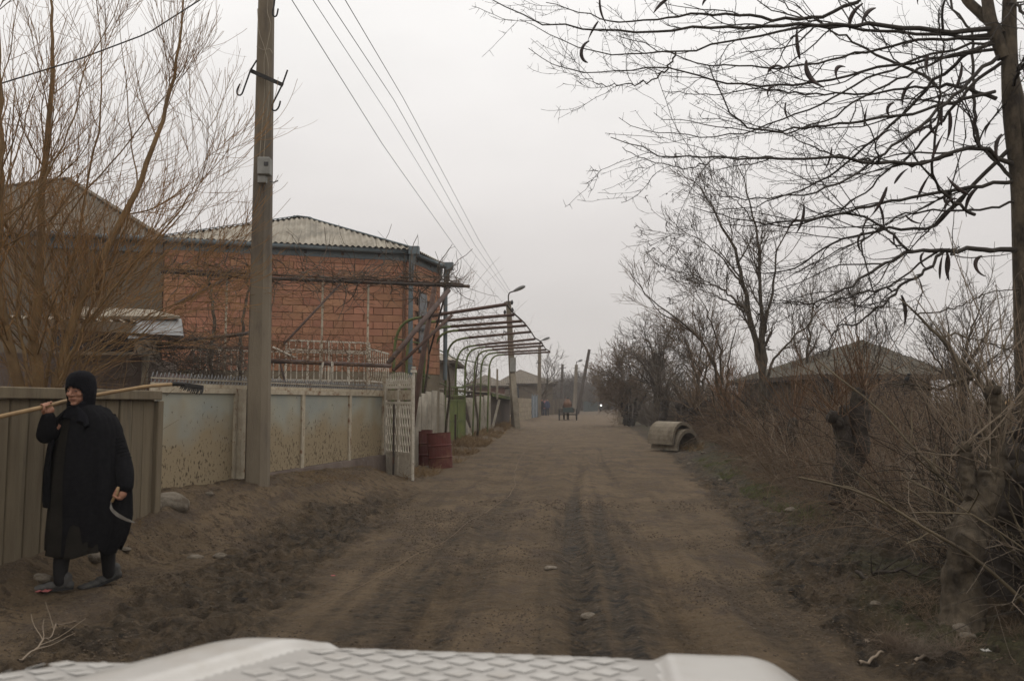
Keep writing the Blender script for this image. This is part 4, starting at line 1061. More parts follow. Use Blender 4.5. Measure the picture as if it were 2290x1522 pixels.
# --- main pole
Yp = 9.9
pb = P(572, 1088, Yp); ptop = P(594, -60, Yp + .0)
zg = gz(pb[0], pb[1])
mp_ = thing('utility_pole', 'tall concrete pole with a meter box and hook brackets before the panel wall', 'pole', (pb[0], pb[1], zg), 'poles along the street')
base = np.array([pb[0], pb[1], zg - .4]); toppt = ptop + (0, 0, .9)
mb = MB()
def pole_ring(c, w, d, ch):
    return [c + np.array(q) for q in ((-w / 2 + ch, -d / 2, 0), (w / 2 - ch, -d / 2, 0), (w / 2, -d / 2 + ch * 2.2, 0), (w / 2, d / 2, 0), (-w / 2, d / 2, 0), (-w / 2, -d / 2 + ch * 2.2, 0))]
rings = []
for t in np.linspace(0, 1, 12):
    c = base + (toppt - base) * t; rings += pole_ring(c, .285 - .12 * t, .24 - .08 * t, .055 - .02 * t)
fs = []
for i in range(11):
    for j in range(6): fs.append((i * 6 + j, i * 6 + (j + 1) % 6, (i + 1) * 6 + (j + 1) % 6, (i + 1) * 6 + j))
fs.append(tuple(66 + j for j in range(6)))
mb.add(rings, fs); mb.build('shaft', M['concrete'], mp_)
Yf = Yp - .13
mb = MB(); mb.box(P(592, 373, Yf - .07), (.155, .12, .22)); bx = mb.build('meter_box', M['box_grey'], mp_, bevel=.012)
MB().box(P(595, 366, Yf - .135), (.05, .012, .045)).build('meter_window', M['window_dark'], bx)
mb = MB(); mb.box(P(587, 402, Yf - .05), (.10, .09, .10)); mb.build('fuse_box', M['box_grey'], mp_, bevel=.008)
mb = MB(); mb.tube([P(603, 405, Yf + .05), P(612, 408, Yf), P(622, 404, Yf)], .008, 6); mb.build('cable_stub', M['tin'], mp_)
MB().beam(P(560, 158, Yf - .04), P(632, 190, Yf - .10), .035, .045).build('crossarm', M['black_iron'], mp_)
for pts in ([(574, 135), (560, 158), (545, 200), (541, 212), (535, 216), (529, 210), (530, 200), (537, 188)], [(643, 157), (632, 188), (612, 228), (606, 240), (610, 249), (619, 248), (625, 237), (627, 226)], [(615, -12), (613, 12), (609, 30), (613, 39), (619, 36), (622, 20)]):
    q = [P(a, b, Yf - .09) for a, b in pts]; MB().tube(smooth_line(q, 22, 1), .011, 6).build('hook', M['black_iron'], mp_, smooth=True)
for k, pts in enumerate(([(602, -20), (596, 30), (608, 50), (598, 100), (590, 130), (592, 200), (588, 260), (582, 330), (581, 352)], [(576, 20), (578, 70), (592, 108), (600, 140), (602, 220), (594, 290), (590, 352)], [(574, 104), (588, 112), (604, 109), (610, 120)])):
    q = smooth_line([P(a, b, Yf - .015) for a, b in pts], 30, 1); MB().tube(q, .0045, 4).build('service_wire', M['concrete_pale'], mp_)

# --- second pole, with lamp and box
b2 = P(1152, 942, 40); z2 = gz(b2[0], b2[1])
p2 = pole_body('street_lamp', 'concrete lamp pole with a grey switch box rising past the pergola', (b2[0], b2[1], z2), P(1137, 673, 40), .36, .26, group='street lamps along the street')
t2 = P(1137, 675, 39.9); lamp(p2, t2, P(1147, 652, 39.7), P(1174, 639, 39.2), .035, 1.1)
MB().box(P(1147, 815, 39.6), (.30, .25, .70)).build('switch_box', M['box_grey'], p2, bevel=.01)
MB().tube([P(1144, 832, 39.55), P(1145, 842, 39.6), P(1150, 850, 39.8)], .03, 6).build('conduit', M['dark_metal'], p2)
MB().beam(np.append(P(1158, 940, 39.5)[:2], z2 - .2), P(1147, 835, 39.6), .26, .2).build('stub_post', M['concrete_pale'], p2)
for px, py in ((1145, 676), (1146, 693), (1129, 680), (1129, 698)):
    q = P(px, py, 39.8); MB().tube([q - (0, 0, .12), q, q + (0, 0, .12)], [.03, .075, .03], 8).build('insulator', M['black_iron'], p2, smooth=True)
MB().beam(P(1126, 742, 39.7), P(1153, 744, 39.7), .04, .04).build('crossarm', M['black_iron'], p2)
for sx_ in (1127, 1151):
    MB().tube(smooth_line([P(sx_, 738, 39.7), P(sx_ - 2, 752, 39.7), P(sx_ - 4, 757, 39.7), P(sx_ - 6, 752, 39.7)], 10, 1), .02, 5).build('hook', M['black_iron'], p2)
# --- third pole
b3 = P(1205, 935, 73); z3 = gz(b3[0], b3[1])
p3 = pole_body('street_lamp', 'slim lamp pole beside the far children and the pale blue gate', (b3[0], b3[1], z3), P(1207, 772, 73), .40, .28, group='street lamps along the street')
lamp(p3, P(1207, 774, 73), P(1212, 761, 72.5), P(1229, 754, 72), .045, 1.4)
MB().beam(P(1198, 812, 72.7), P(1211, 810, 72.7), .05, .05).build('crossarm', M['black_iron'], p3)
# --- leaning dark pole and the far ones
def far_pole(name, label, base_px, top_px, Y, w, lampd=None, m='concrete', group='poles along the street', cross=True):
    b = P(base_px[0], base_px[1], Y); z = gz(b[0], b[1]); tp = P(top_px[0], top_px[1], Y)
    t = pole_body(name, label, (b[0], b[1], z), tp, w, w * .75, m, group)
    if lampd: lamp(t, tp, P(lampd[0], lampd[1], Y - .3), P(lampd[2], lampd[3], Y - .8), .06, 1.8)
    if cross:
        for dz in (0.5, 1.1): MB().beam(tp + (-.45, 0, -dz), tp + (.45, -.05, -dz), .07, .07).build('crossarm', M['black_iron'], t)
    return t
far_pole('utility_pole', 'dark wooden pole leaning over the road near the cart', (1290, 915), (1318, 781), 92, .42, None, 'dark_wood', cross=False)
far_pole('utility_pole', 'short far pole with stub braces, leftmost of the distant poles', (1254, 900), (1258, 814), 105, .42, None, 'dark_wood')
far_pole('street_lamp', 'far lamp pole standing between the short pole and the leaning pole', (1284, 912), (1289, 815), 112, .55, (1293, 808, 1302, 804), group='street lamps along the street')
far_pole('street_lamp', 'smallest lamp pole, farthest down the street before the dark bushes', (1335, 912), (1338, 838), 128, .55, (1343, 832, 1351, 827), group='street lamps along the street')

# --- overhead wires: each its own thing
def wire(label, pts, r=.010, sag=0.0, n=24, cat='wire', name='overhead_wire', group='overhead wires along the street'):
    q = np.array([P(*p) for p in pts]); q = resample(q, n)
    u = np.linspace(0, 1, n); q[:, 2] -= sag * 4 * u * (1 - u)
    tb = Tubes(4); tb.batch(q, r); o = tb.build(name, M['wire'], None)
    tag(o, label, cat, group); return o
wire('lowest overhead wire, running to the near pergola lamp pole', [(640, -20, 9.5), (860, 330, 15), (1045, 590, 26), (1130, 682, 39.8)], .006, 0)
wire('second lowest overhead wire, left of the parallel pair', [(690, -15, 9.5), (870, 260, 15), (1050, 555, 27), (1131, 655, 39.8)], .005, 0)
wire('left wire of the upper parallel pair crossing the sky', [(720, -20, 9.5), (885, 230, 15), (1060, 545, 28), (1136, 655, 39.8)], .006, 0)
wire('topmost overhead wire, farthest from the concrete pole', [(760, -20, 9.5), (905, 225, 15), (1070, 535, 28), (1140, 650, 39.8)], .006, 0)
wire('thick black cable slanting through the willow to the tall concrete pole', [(-40, 200, 8.5), (170, 135, 8.9), (330, 75, 9.3), (460, -8, 9.6), (560, -60, 9.85)], .010, 0)
wire('far wire between the pergola lamp pole and the slim lamp pole', [(1146, 690, 39.8), (1180, 745, 55), (1204, 778, 72.9)], .010, 0)
wire('far wire from the slim lamp pole to the distant poles', [(1212, 776, 72.9), (1235, 806, 90), (1257, 818, 104.8)], .014, 0)
wire('faint far wire running right from the leaning pole', [(1318, 788, 92), (1352, 799, 94), (1390, 806, 97)], .014, 0)

# ================================================================== far houses, walls, fences
def simple_house(label, x0, x1, yb, ye, ya, ax, Y, depth, wm, rm, name='village_house', ov=.5, wins=()):
    a, b = P(x0, yb, Y), P(x1, yb, Y); ze = P(x0, ye, Y)[2]; za = P(ax, ya, Y + depth * .5)[2]
    t = thing(name, label, 'house', v3((a + b)[:2] / 2, 0))
    mb = MB(); mb.prism([v3(a[:2], -.3), v3(b[:2], -.3), v3(b[:2], ze), v3(a[:2], ze)], (0, depth, 0)); mb.build('wall', M[wm], t)
    r0 = P(ax, ya, Y + depth * .5); r0[2] = za
    mb = MB(); e = [v3(a[:2] + (-ov, -ov), ze), v3(b[:2] + (ov, -ov), ze), v3(b[:2] + (ov, depth + ov), ze), v3(a[:2] + (-ov, depth + ov), ze)]
    for i in range(4):
        corr_slope(mb, e[i], e[(i + 1) % 4], r0, r0 + unit(e[(i + 1) % 4] - e[i]) * .02, .22, .03, 5)
    mb.build('roof', M[rm], t, smooth=True, fix=False)
    mb = MB(); mb.prism(e, (0, 0, -.14)); mb.build('eave', M['dark_wood'], t)
    for (wx, wy, ww, wh) in wins:
        c = P(wx, wy, Y - .03); MB().box(c, (ww, .08, wh)).build('window', M['window_dark'], t)
    return t
simple_house('far house with a grey pyramid roof beyond the second lamp pole', 1118, 1236, 930, 857, 826, 1163, 84, 12, 'plaster', 'asbestos_dark', wins=((1150, 880, 1.0, 1.3),))
simple_house('low far house with dull red brick wall, seen through the pergola posts', 1052, 1128, 935, 862, 838, 1085, 66, 9, 'far_brick', 'asbestos_dark')
simple_house('small dark roofed house just past the brick house, behind the pergola', 955, 1000, 960, 806, 786, 975, 40, 6, 'plaster', 'asbestos')
simple_house('house with mossy grey hip roof behind the thicket on the right side', 1840, 2088, 1010, 838, 760, 1930, 24, 8, 'plaster', 'asbestos_green', wins=((1850, 870, .9, 1.1), (2000, 870, .9, 1.1)))
# tan block wall beyond the second pole, built of blocks
bwl = thing('block_wall', 'tan block wall beside the pale blue gate, past the second pole', 'wall', P(1172, 928, 60) * (1, 1, 0))
a, b = P(1157, 930, 54)[:2], P(1188, 930, 66)[:2]; u_ = unit(b - a); Lb = np.linalg.norm(b - a)
MB().prism([v3(a, -.2), v3(b, -.2), v3(b, 1.55), v3(a, 1.55)], v3(np.array([u_[1], -u_[0]]) * -.2, 0)).build('core', M['mortar'], bwl)
bmesh_ = MB().box((0, 0, 0), (.94, .06, .31)); bme = mesh_from(np.array(bmesh_.v), bmesh_.f); bme.materials.append(M['tan_block']); lb0 = root_loc(bwl)
for r in range(5):
    for i in range(int(Lb / .97)):
        c = a + u_ * ((i + .5 + .5 * (r % 2)) * .97)
        if (i + 1 + .5 * (r % 2)) * .97 > Lb: continue
        o = bpy.data.objects.new('block', bme); col.objects.link(o); o.parent = bwl; o.location = (c[0] - lb0[0] + u_[1] * .03, c[1] - lb0[1] - u_[0] * .03, .02 + (r + .5) * .33 - lb0[2]); o.rotation_euler = (0, 0, math.atan2(u_[1], u_[0]))
bg_ = thing('blue_gate', 'pale blue metal gate at the end of the tan block wall', 'gate', P(1194, 930, 69) * (1, 1, 0))
a, b = P(1190, 930, 67)[:2], P(1201, 930, 71)[:2]; u_ = unit(b - a)
for k, (s0, s1) in enumerate(((0, .48), (.52, 1))):
    MB().prism([v3(a + (b - a) * s0, .05), v3(a + (b - a) * s1, .05), v3(a + (b - a) * s1, 1.9), v3(a + (b - a) * s0, 1.9)], (-.05, .02, 0)).build('leaf', M['pale_blue'], bg_)
for s in (0, .5, 1): q = a + (b - a) * s; MB().beam(v3(q + (.03, 0), 0), v3(q + (.03, 0), 2.05), .10, .10).build('post', M['pale_blue'], bg_)
pf = thing('plank_fence', 'distant grey plank fence behind the cart', 'fence', P(1245, 925, 90) * (1, 1, 0))
a, b = P(1229, 925, 86)[:2], P(1263, 925, 97)[:2]
for i in range(18):
    c = a + (b - a) * (i + .5) / 18; MB().beam(v3(c, -.1), v3(c, 1.5 + random.uniform(-.25, .3)), .42, .05, up=(0, 1, 0)).build('plank', M['wood'], pf)
MB().beam(v3(a + (0, .05), .9), v3(b + (0, .05), .9), .06, .08).build('rail', M['dark_wood'], pf)
dgf = thing('metal_fence', 'dark green metal fence at the far bend of the street', 'fence', P(1325, 922, 118) * (1, 1, 0))
a, b = P(1305, 922, 114)[:2], P(1337, 922, 122)[:2]
for i in range(6):
    p_, q_ = a + (b - a) * i / 6, a + (b - a) * (i + .96) / 6; MB().prism([v3(p_, -.1), v3(q_, -.1), v3(q_, 1.45), v3(p_, 1.45)], (0, .06, 0)).build('sheet', M['dark_green'], dgf)
gpst = thing('gate_pillar', 'pale concrete gate pillar under the dark bush on the right side', 'pillar', P(1389, 935, 50) * (1, 1, 0))
q = P(1389, 935, 50); MB().beam(v3(q[:2], -.1), v3(q[:2], 1.35), .34, .34).build('shaft', M['concrete_pale'], gpst, bevel=.02); MB().box(v3(q[:2], 1.40), (.42, .42, .08)).build('cap', M['concrete_pale'], gpst, bevel=.01)

# ================================================================== half pipes lying on the verge
def half_pipe(label, c, ax, r, th, L_, tilt, rise):
    t = thing('half_pipe', label, 'pipe', c, 'concrete half pipes on the verge')
    c = np.array(c, float); ax = unit(np.array([ax[0], ax[1], 0.0])); side = np.array([ax[1], -ax[0], 0]); up = np.array([0, 0, 1.0]) + side * tilt
    vs, fs = [], []; n = 14; prof = []
    for i in range(n + 1):
        a = math.pi * i / n; prof.append((-math.cos(a), math.sin(a) ** 1.0 * rise))
    for e_ in (0, 1):
        for rr in (r, r - th):
            for (x, z) in prof: vs.append(c + ax * L_ * (e_ - .5) + side * x * rr + up * z * rr + (0, 0, 0))
    m = n + 1
    for i in range(n):
        fs.append((i, i + 1, 2 * m + i + 1, 2 * m + i)); fs.append((m + i, 3 * m + i, 3 * m + i + 1, m + i + 1))
        fs.append((i, m + i, m + i + 1, i + 1)); fs.append((2 * m + i, 2 * m + i + 1, 3 * m + i + 1, 3 * m + i))
    for i in (0, n): fs.append((i, 2 * m + i, 3 * m + i, m + i))
    MB().add(vs, fs).build('shell', M['pipe_concrete'], t, bevel=0)
    return t
hp = ground_at(1535, 1004); zg = gz(hp[0], hp[1]); axd = (-0.50, 0.87)
hc = np.array([hp[0] - .20, hp[1] + .50, zg - .02])
half_pipe('lower of two nested concrete half pipes at the roadside', hc, axd, .45, .075, 1.10, .0, 1.32)
half_pipe('upper concrete half pipe, resting askew on the other one', hc + (-.08, .03, .16), (-0.54, .84), .49, .07, 1.0, -.10, 1.30)
# ================================================================== trees
def lines_px(polys, Y0, drift=1.0, n=26, wob=0.012):
    out = []
    for k, poly in enumerate(polys):
        m = len(poly); dY = random.uniform(-drift, drift) if drift else 0
        pts = []
        for i, q in enumerate(poly):
            Y = q[2] if len(q) > 2 else Y0 + dY * i / (m - 1)
            pts.append(P(q[0], q[1], Y))
        p = smooth_line(pts, n, 1); p[1:-1] += rng.normal(size=(n - 2, 3)) * wob
        out.append(p)
    return np.array(out)

# ---------------- honey locust over the road (right edge)
YL = 7.0
hl = thing('honey_locust', 'bare thorny tree with long dark seed pods overhanging the road from the right edge', 'tree', np.append(P(2318, 1300, YL)[:2], 0))
tk = smooth_line([P(2262, -150, YL), P(2256, 60, YL), P(2258, 160, YL), P(2264, 260, YL), P(2286, 400, YL), P(2292, 560, YL), P(2300, 760, YL), P(2312, 1000, YL), np.append(P(2330, 1300, YL)[:2], .05)], 40, 2)
MB().tube(tk, np.interp(np.linspace(0, 1, 40), [0, .2, .35, .6, 1], [.045, .065, .085, .105, .15]), 12).build('trunk', M['bark'], hl, smooth=True)
tb0 = Tubes(7); tb0.batch(smooth_line([P(2205, -160, 7.1), P(2204, -20, 7.05), P(2215, 50, 7.0), P(2245, 130, 7.0)], 20, 1), np.linspace(.035, .06, 20))
tb0.batch(smooth_line([P(2120, -90, 7.3), P(2160, 0, 7.2), P(2215, 50, 7.1), P(2240, 80, 7.0)], 20, 1), np.linspace(.035, .05, 20))
tb0.batch(smooth_line([P(2330, 500, 6.9), P(2300, 300, 6.9), P(2275, 210, 7.0), P(2262, 150, 7.0)], 20, 1), np.linspace(.06, .045, 20))
main = [
 [(2236, 66), (2098, 74), (1994, 58), (1856, 52), (1690, 63), (1560, 62), (1429, 70), (1363, 77), (1277, 62), (1192, 44), (1143, 23), (1090, -6)],
 [(1960, -30), (1911, 8), (1828, 39), (1759, 47), (1690, 38), (1626, 34), (1511, 33), (1429, 51), (1356, 51), (1294, 23), (1221, 6)],
 [(2236, 75), (2050, 78), (1856, 58), (1690, 80), (1576, 105), (1511, 115), (1429, 123), (1379, 124), (1327, 118), (1290, 103), (1231, 79), (1162, 44)],
 [(2230, 85), (2057, 90), (1925, 115), (1828, 143), (1773, 152), (1700, 150), (1626, 145), (1560, 141), (1500, 122), (1440, 100), (1380, 80)],
 [(2230, 110), (2100, 130), (1950, 155), (1840, 185), (1700, 195), (1583, 177), (1527, 158), (1455, 150), (1373, 159), (1310, 168), (1254, 151), (1222, 140), (1182, 108)],
 [(1511, 115), (1491, 154), (1465, 177), (1419, 189), (1343, 187), (1281, 164)],
 [(2228, 221), (2159, 196), (2093, 193), (2076, 171), (1994, 141), (1925, 102), (1856, 63), (1800, 40), (1740, 0)],
 [(2093, 193), (2035, 193), (1966, 210), (1919, 213), (1856, 213), (1800, 210), (1690, 193), (1600, 215), (1540, 210), (1480, 203)],
 [(2225, 205), (2104, 235), (2035, 257), (1930, 270), (1847, 279), (1745, 295), (1690, 287), (1645, 273), (1619, 230), (1586, 148)],
 [(2230, 95), (2187, 105), (2090, 177), (2035, 240), (1966, 304), (1911, 348), (1856, 395), (1790, 425), (1690, 463), (1600, 470)],
 [(2235, 124), (2159, 190), (2080, 265), (1994, 326), (1925, 386), (1820, 428), (1740, 440), (1690, 448), (1610, 440)],
 [(2240, 140), (2190, 175), (2100, 275), (2040, 345), (1990, 375), (1930, 440), (1850, 475), (1760, 500)],
 [(2230, 90), (2100, 115), (2000, 150), (1900, 195), (1830, 240), (1750, 262), (1660, 300), (1560, 312), (1494, 300), (1450, 298), (1412, 285), (1384, 263)],
 [(2233, 100), (2120, 125), (2030, 170), (1940, 210), (1860, 262), (1760, 300), (1640, 290), (1560, 270), (1500, 273), (1462, 252)],
 [(2290, 381), (2200, 328), (2165, 330), (2132, 345), (2049, 370), (1938, 362), (1856, 350), (1690, 355), (1593, 348), (1494, 355), (1442, 338), (1366, 307)],
 [(2132, 345), (2049, 366), (1938, 358), (1850, 346), (1800, 317), (1740, 293), (1690, 287)],
 [(1760, 355), (1690, 352), (1606, 353), (1553, 375), (1494, 373), (1429, 352), (1392, 329)],
 [(2275, 405), (2159, 417), (2076, 436), (1966, 455), (1905, 466), (1875, 480), (1773, 497), (1690, 497), (1600, 480), (1540, 460)],
 [(2262, 330), (2187, 400), (2132, 458), (2104, 497), (2082, 513), (1999, 508), (1938, 521), (1869, 543), (1800, 588), (1745, 610), (1690, 610), (1620, 590)],
 [(2275, 559), (2187, 557), (2104, 561), (2021, 563), (1980, 593), (1938, 615), (1883, 654), (1814, 676), (1745, 670)],
 [(2110, 563), (2101, 572), (2062, 612), (2007, 646), (1966, 692), (1911, 726), (1872, 723), (1867, 748), (1853, 784), (1822, 797)],
 [(2032, 561), (1994, 519), (1933, 483), (1875, 477), (1790, 500), (1690, 505), (1620, 500)],
 [(2007, 646), (1952, 646), (1828, 681), (1759, 679), (1700, 660)],
 [(2280, 450), (2200, 470), (2100, 470), (2010, 480), (1950, 530), (1880, 560), (1800, 600), (1720, 640)],
 [(2265, 400), (2187, 320), (2180, 250), (2178, 190), (2172, 60), (2130, 20), (2120, -30)],
 [(2180, 480), (2104, 430), (2080, 380), (2102, 250), (2105, 120), (2100, 20)],
 [(1940, 483), (1925, 560), (1950, 640), (1960, 720), (1955, 790)],
 [(2250, -20), (2310, 60), (2360, 120)], [(2262, 200), (2300, 120), (2350, 60)], [(2266, 255), (2320, 220), (2380, 180)],
]
mp0 = lines_px(main, YL, 1.3, 30, .010)
Rm = np.array([np.linspace(r0, r1, 30) for r0, r1 in [(.028, .004), (.022, .004), (.022, .0035), (.018, .0035), (.018, .0035), (.011, .003), (.024, .007), (.014, .0035), (.02, .006), (.022, .004), (.022, .004), (.020, .004), (.016, .003), (.016, .003), (.026, .0035), (.016, .004), (.009, .003), (.022, .004), (.026, .004), (.030, .004), (.018, .004), (.016, .004), (.012, .003), (.014, .003), (.020, .012), (.018, .006), (.010, .003), (.02, .01), (.02, .01), (.02, .01)]])
Rm *= .84
tb0.build('fork', M['bark'], hl)
for i in range(len(mp0)): tb_ = Tubes(6); tb_.batch(mp0[i], Rm[i]); tb_.build('limb', M['locust'], hl)
tb1 = Tubes(4)
s1, r1 = spawn(mp0, Rm, 6, (.12, .95), (.25, .75), (.5, 1.5), 12, up=.25, wig=.14, rfac=.55, rtip=.35, lenfall=.55, bias=(-.7, 0, -.1)); tb1.batch(s1, np.maximum(r1, .0022))
s2, r2 = spawn(s1, r1, 3, (.1, .95), (.3, .9), (.2, .7), 8, up=.35, wig=.13, rfac=.7, rtip=.5, lenfall=.3, bias=(-.5, 0, .1)); tb1.batch(s2, np.maximum(r2, .0017), 3)
# thorns and spurs on every branch
for pp, rr, c in ((mp0, Rm, 34), (s1, r1, 12), (s2, r2, 5)):
    t_, rt = spawn(pp, np.maximum(rr, .0035), c, (.03, 1.0), (.8, 1.5), (.025, .085), 3, wig=.1, rfac=.6, rtip=.3, lenfall=0); tb1.batch(t_, np.clip(rt, .0012, .003), 3)
tb1.build('twigs', M['locust'], hl)['kind'] = 'stuff'
# pods: flat curved blades, each its own part
def pod_mesh(L_, w, bend, twist):
    n = 12; t = np.linspace(0, 1, n); ang = bend * (t - .5); step = L_ / (n - 1)
    x = np.cumsum(np.sin(ang)) * step; z = -np.cumsum(np.cos(ang)) * step; x -= x[0]; z -= z[0]
    wd = w * np.clip(np.sin(np.pi * np.clip(t * .93 + .05, 0, 1)) ** .45, .12, 1)
    vs, fs = [], []
    for i in range(n):
        nx, nz = math.cos(ang[i]), math.sin(ang[i]); tw = twist * (t[i] - .5)
        for a, b in ((-.5, 0), (0, -.006), (.5, 0), (0, .006)):
            vs.append((x[i] + nx * a * wd[i] * math.cos(tw), b + a * wd[i] * math.sin(tw), z[i] + nz * a * wd[i]))
    for i in range(n - 1):
        for j in range(4): fs.append((i * 4 + j, i * 4 + (j + 1) % 4, (i + 1) * 4 + (j + 1) % 4, (i + 1) * 4 + j))
    fs += [(3, 2, 1, 0), tuple((n - 1) * 4 + j for j in range(4))]
    m = mesh_from(vs, fs, True); m.materials.append(M['pod']); return m
pods = [pod_mesh(.30, .040, 1.3, 1.4), pod_mesh(.36, .042, -.9, 2.4), pod_mesh(.26, .036, 2.6, 1.0), pod_mesh(.33, .040, .5, -1.8)]
podpx = [(1342, -8, 0, -.2), (1338, 48, 3, .5), (1318, 92, 2, .2), (1500, -6, 3, .8), (1600, -10, 0, 1.0), (1930, 8, 0, .5), (1958, 18, 0, .7), (1784, 52, 3, 0), (1795, 85, 0, 1.3), (2018, 62, 3, -.6), (2072, -8, 2, .9), (1755, 155, 2, 1.3), (1803, 135, 0, -.4), (1733, 195, 2, .6), (1758, 228, 0, -.1),
         (1942, 232, 3, .3), (2000, 230, 2, .2), (2078, 120, 0, .1), (2083, 268, 0, -.3), (2085, 290, 2, 1.2), (1992, 290, 0, .9), (2122, 245, 1, .1), (2116, 290, 3, .5), (2185, 255, 0, .1), (2215, 275, 0, .35), (2112, 205, 3, .15), (2030, 378, 3, .9), (2084, 385, 3, .5), (2118, 395, 3, -.7),
         (1797, 455, 1, .25), (1790, 480, 3, .7), (1983, 418, 1, .5), (1962, 452, 1, -.15), (2025, 481, 0, -1.1), (2003, 520, 2, -.1), (2124, 425, 2, .1), (2186, 420, 0, .4), (2110, 565, 3, .25), (2120, 562, 3, .05), (2116, 560, 1, .12), (2066, 565, 2, 0), (2196, 572, 2, .1), (2016, 660, 1, -.1), (2140, 445, 2, .8), (2240, 300, 0, .2), (2150, 140, 1, .3), (1890, 150, 2, .6), (1860, 330, 1, .3), (1930, 520, 2, .2), (2045, 180, 0, .5)]
l0 = root_loc(hl)
for px, py, k, rot in podpx:
    q = P(px, py, YL + random.uniform(-.6, .5)) - l0
    o = bpy.data.objects.new('pod', pods[k]); col.objects.link(o); o.parent = hl; o.location = tuple(q); s = random.uniform(.55, 1.05); o.scale = (s * random.uniform(.6, 1.1), s, s * random.uniform(.85, 1.1))
    o.rotation_euler = (random.uniform(-.2, .2), rot, random.uniform(-.5, .5))

# ---------------- willow on the left, many stems from one stool
YW = 8.9
wl_ = thing('willow', 'big leafless ochre stemmed willow bushing up behind the board fence', 'tree', np.append(P(90, 900, YW)[:2], .15))
stems = [[(95, 930, 9.0), (75, 760, 9.0), (90, 600, 9.0), (90, 470, 9.0), (98, 380, 9), (112, 270, 9), (118, 150, 9), (118, 60, 9), (112, -80, 9)],
         [(112, 930, 9.0), (140, 800, 9.1), (190, 640, 9.2), (245, 540, 9.3), (300, 440, 9.4), (350, 310, 9.5), (385, 190, 9.6), (405, 90, 9.6), (412, -60, 9.7)],
         [(60, 930, 8.8), (20, 780, 8.6), (-10, 600, 8.5), (0, 420, 8.5), (0, 250, 8.5), (-5, 50, 8.5), (-10, -80, 8.5)],
         [(95, 930, 9.1), (120, 740, 9.3), (170, 560, 9.5), (195, 400, 9.6), (225, 280, 9.7), (228, 150, 9.8), (222, 40, 9.8), (215, -60, 9.8)],
         [(100, 930, 8.7), (180, 740, 8.6), (290, 600, 8.5), (390, 490, 8.5), (445, 400, 8.4), (480, 310, 8.4)],
         [(105, 930, 8.9), (210, 790, 9.2), (340, 700, 9.5), (430, 665, 9.6), (480, 640, 9.7), (520, 600, 9.7)],
         [(80, 930, 9.2), (60, 700, 9.4), (150, 480, 9.5), (320, 280, 9.6), (420, 150, 9.7), (470, 20, 9.7)],
         [(90, 930, 8.8), (30, 700, 8.6), (80, 450, 8.6), (160, 280, 8.6), (190, 150, 8.7), (260, 20, 8.7), (300, -60, 8.7)],
         [(110, 930, 9.2), (230, 620, 9.5), (310, 430, 9.6), (290, 290, 9.7), (280, 150, 9.7), (262, 20, 9.8)],
         [(70, 930, 9.3), (40, 650, 9.6), (20, 420, 9.7), (60, 250, 9.8), (100, 140, 9.8), (60, 20, 9.8)],
         [(95, 930, 8.8), (160, 800, 9.0), (250, 660, 9.3), (320, 605, 9.5), (400, 590, 9.6), (480, 600, 9.6)],
         [(105, 930, 9.4), (200, 720, 9.6), (340, 560, 9.8), (430, 450, 10), (475, 340, 10), (490, 230, 10.1)]]
sp = lines_px(stems, YW, 0, 30, .008)
rs = [(.085, .012), (.075, .010), (.08, .02), (.04, .008), (.036, .005), (.028, .004), (.034, .005), (.034, .006), (.032, .005), (.036, .006), (.022, .004), (.024, .004)]
Rs = np.array([np.linspace(1, 0, 30) ** 1.0 * (a - b) + b for a, b in rs]) * np.where(np.arange(12) < 3, .78, .55)[:, None]
for i in range(len(sp)): tb = Tubes(7); tb.batch(sp[i], Rs[i], 8 if i < 4 else 6); tb.build('stem', M['willow'], wl_)
tb = Tubes(4)
w1, q1_ = spawn(sp, Rs, 17, (.12, .97), (.35, .95), (.9, 2.3), 12, up=.75, wig=.055, rfac=.32, rtip=.35, lenfall=.5); tb.batch(w1, np.clip(q1_, .0028, .0095))
w1b, q1b = spawn(sp, Rs, 16, (.05, .42), (.5, 1.1), (.8, 2.0), 10, up=.5, wig=.09, rfac=.25, rtip=.4, lenfall=.3); w1b[..., 2] = np.where(w1b[..., 0] > -4.7, np.maximum(w1b[..., 2], 1.75 + .25 * rng.random(w1b.shape[:2])), w1b[..., 2]); tb.batch(w1b, np.clip(q1b, .003, .010))
tb.build('branches', M['willow'], wl_)['kind'] = 'stuff'
tb = Tubes(3)
w2, q2_ = spawn(w1, np.clip(q1_, .003, .014), 8, (.1, .97), (.35, .85), (.4, 1.05), 9, up=.75, wig=.05, rfac=.55, rtip=.5, lenfall=.4); tb.batch(w2, np.clip(q2_, .0026, .0045))
w3, q3_ = spawn(w2, np.clip(q2_, .0022, .004), 1, (.1, .9), (.35, .8), (.2, .5), 6, up=.7, wig=.05, rfac=.8, rtip=.6, lenfall=.3); tb.batch(w3, np.clip(q3_, .0014, .0025))
w4, q4_ = spawn(w1b, np.clip(q1b, .003, .010), 4, (.1, .97), (.35, .9), (.3, .8), 8, up=.4, wig=.08, rfac=.6, rtip=.5, lenfall=.3); tb.batch(w4, np.clip(q4_, .0022, .0042))
tb.build('twigs', M['willow_twig'], wl_)['kind'] = 'stuff'
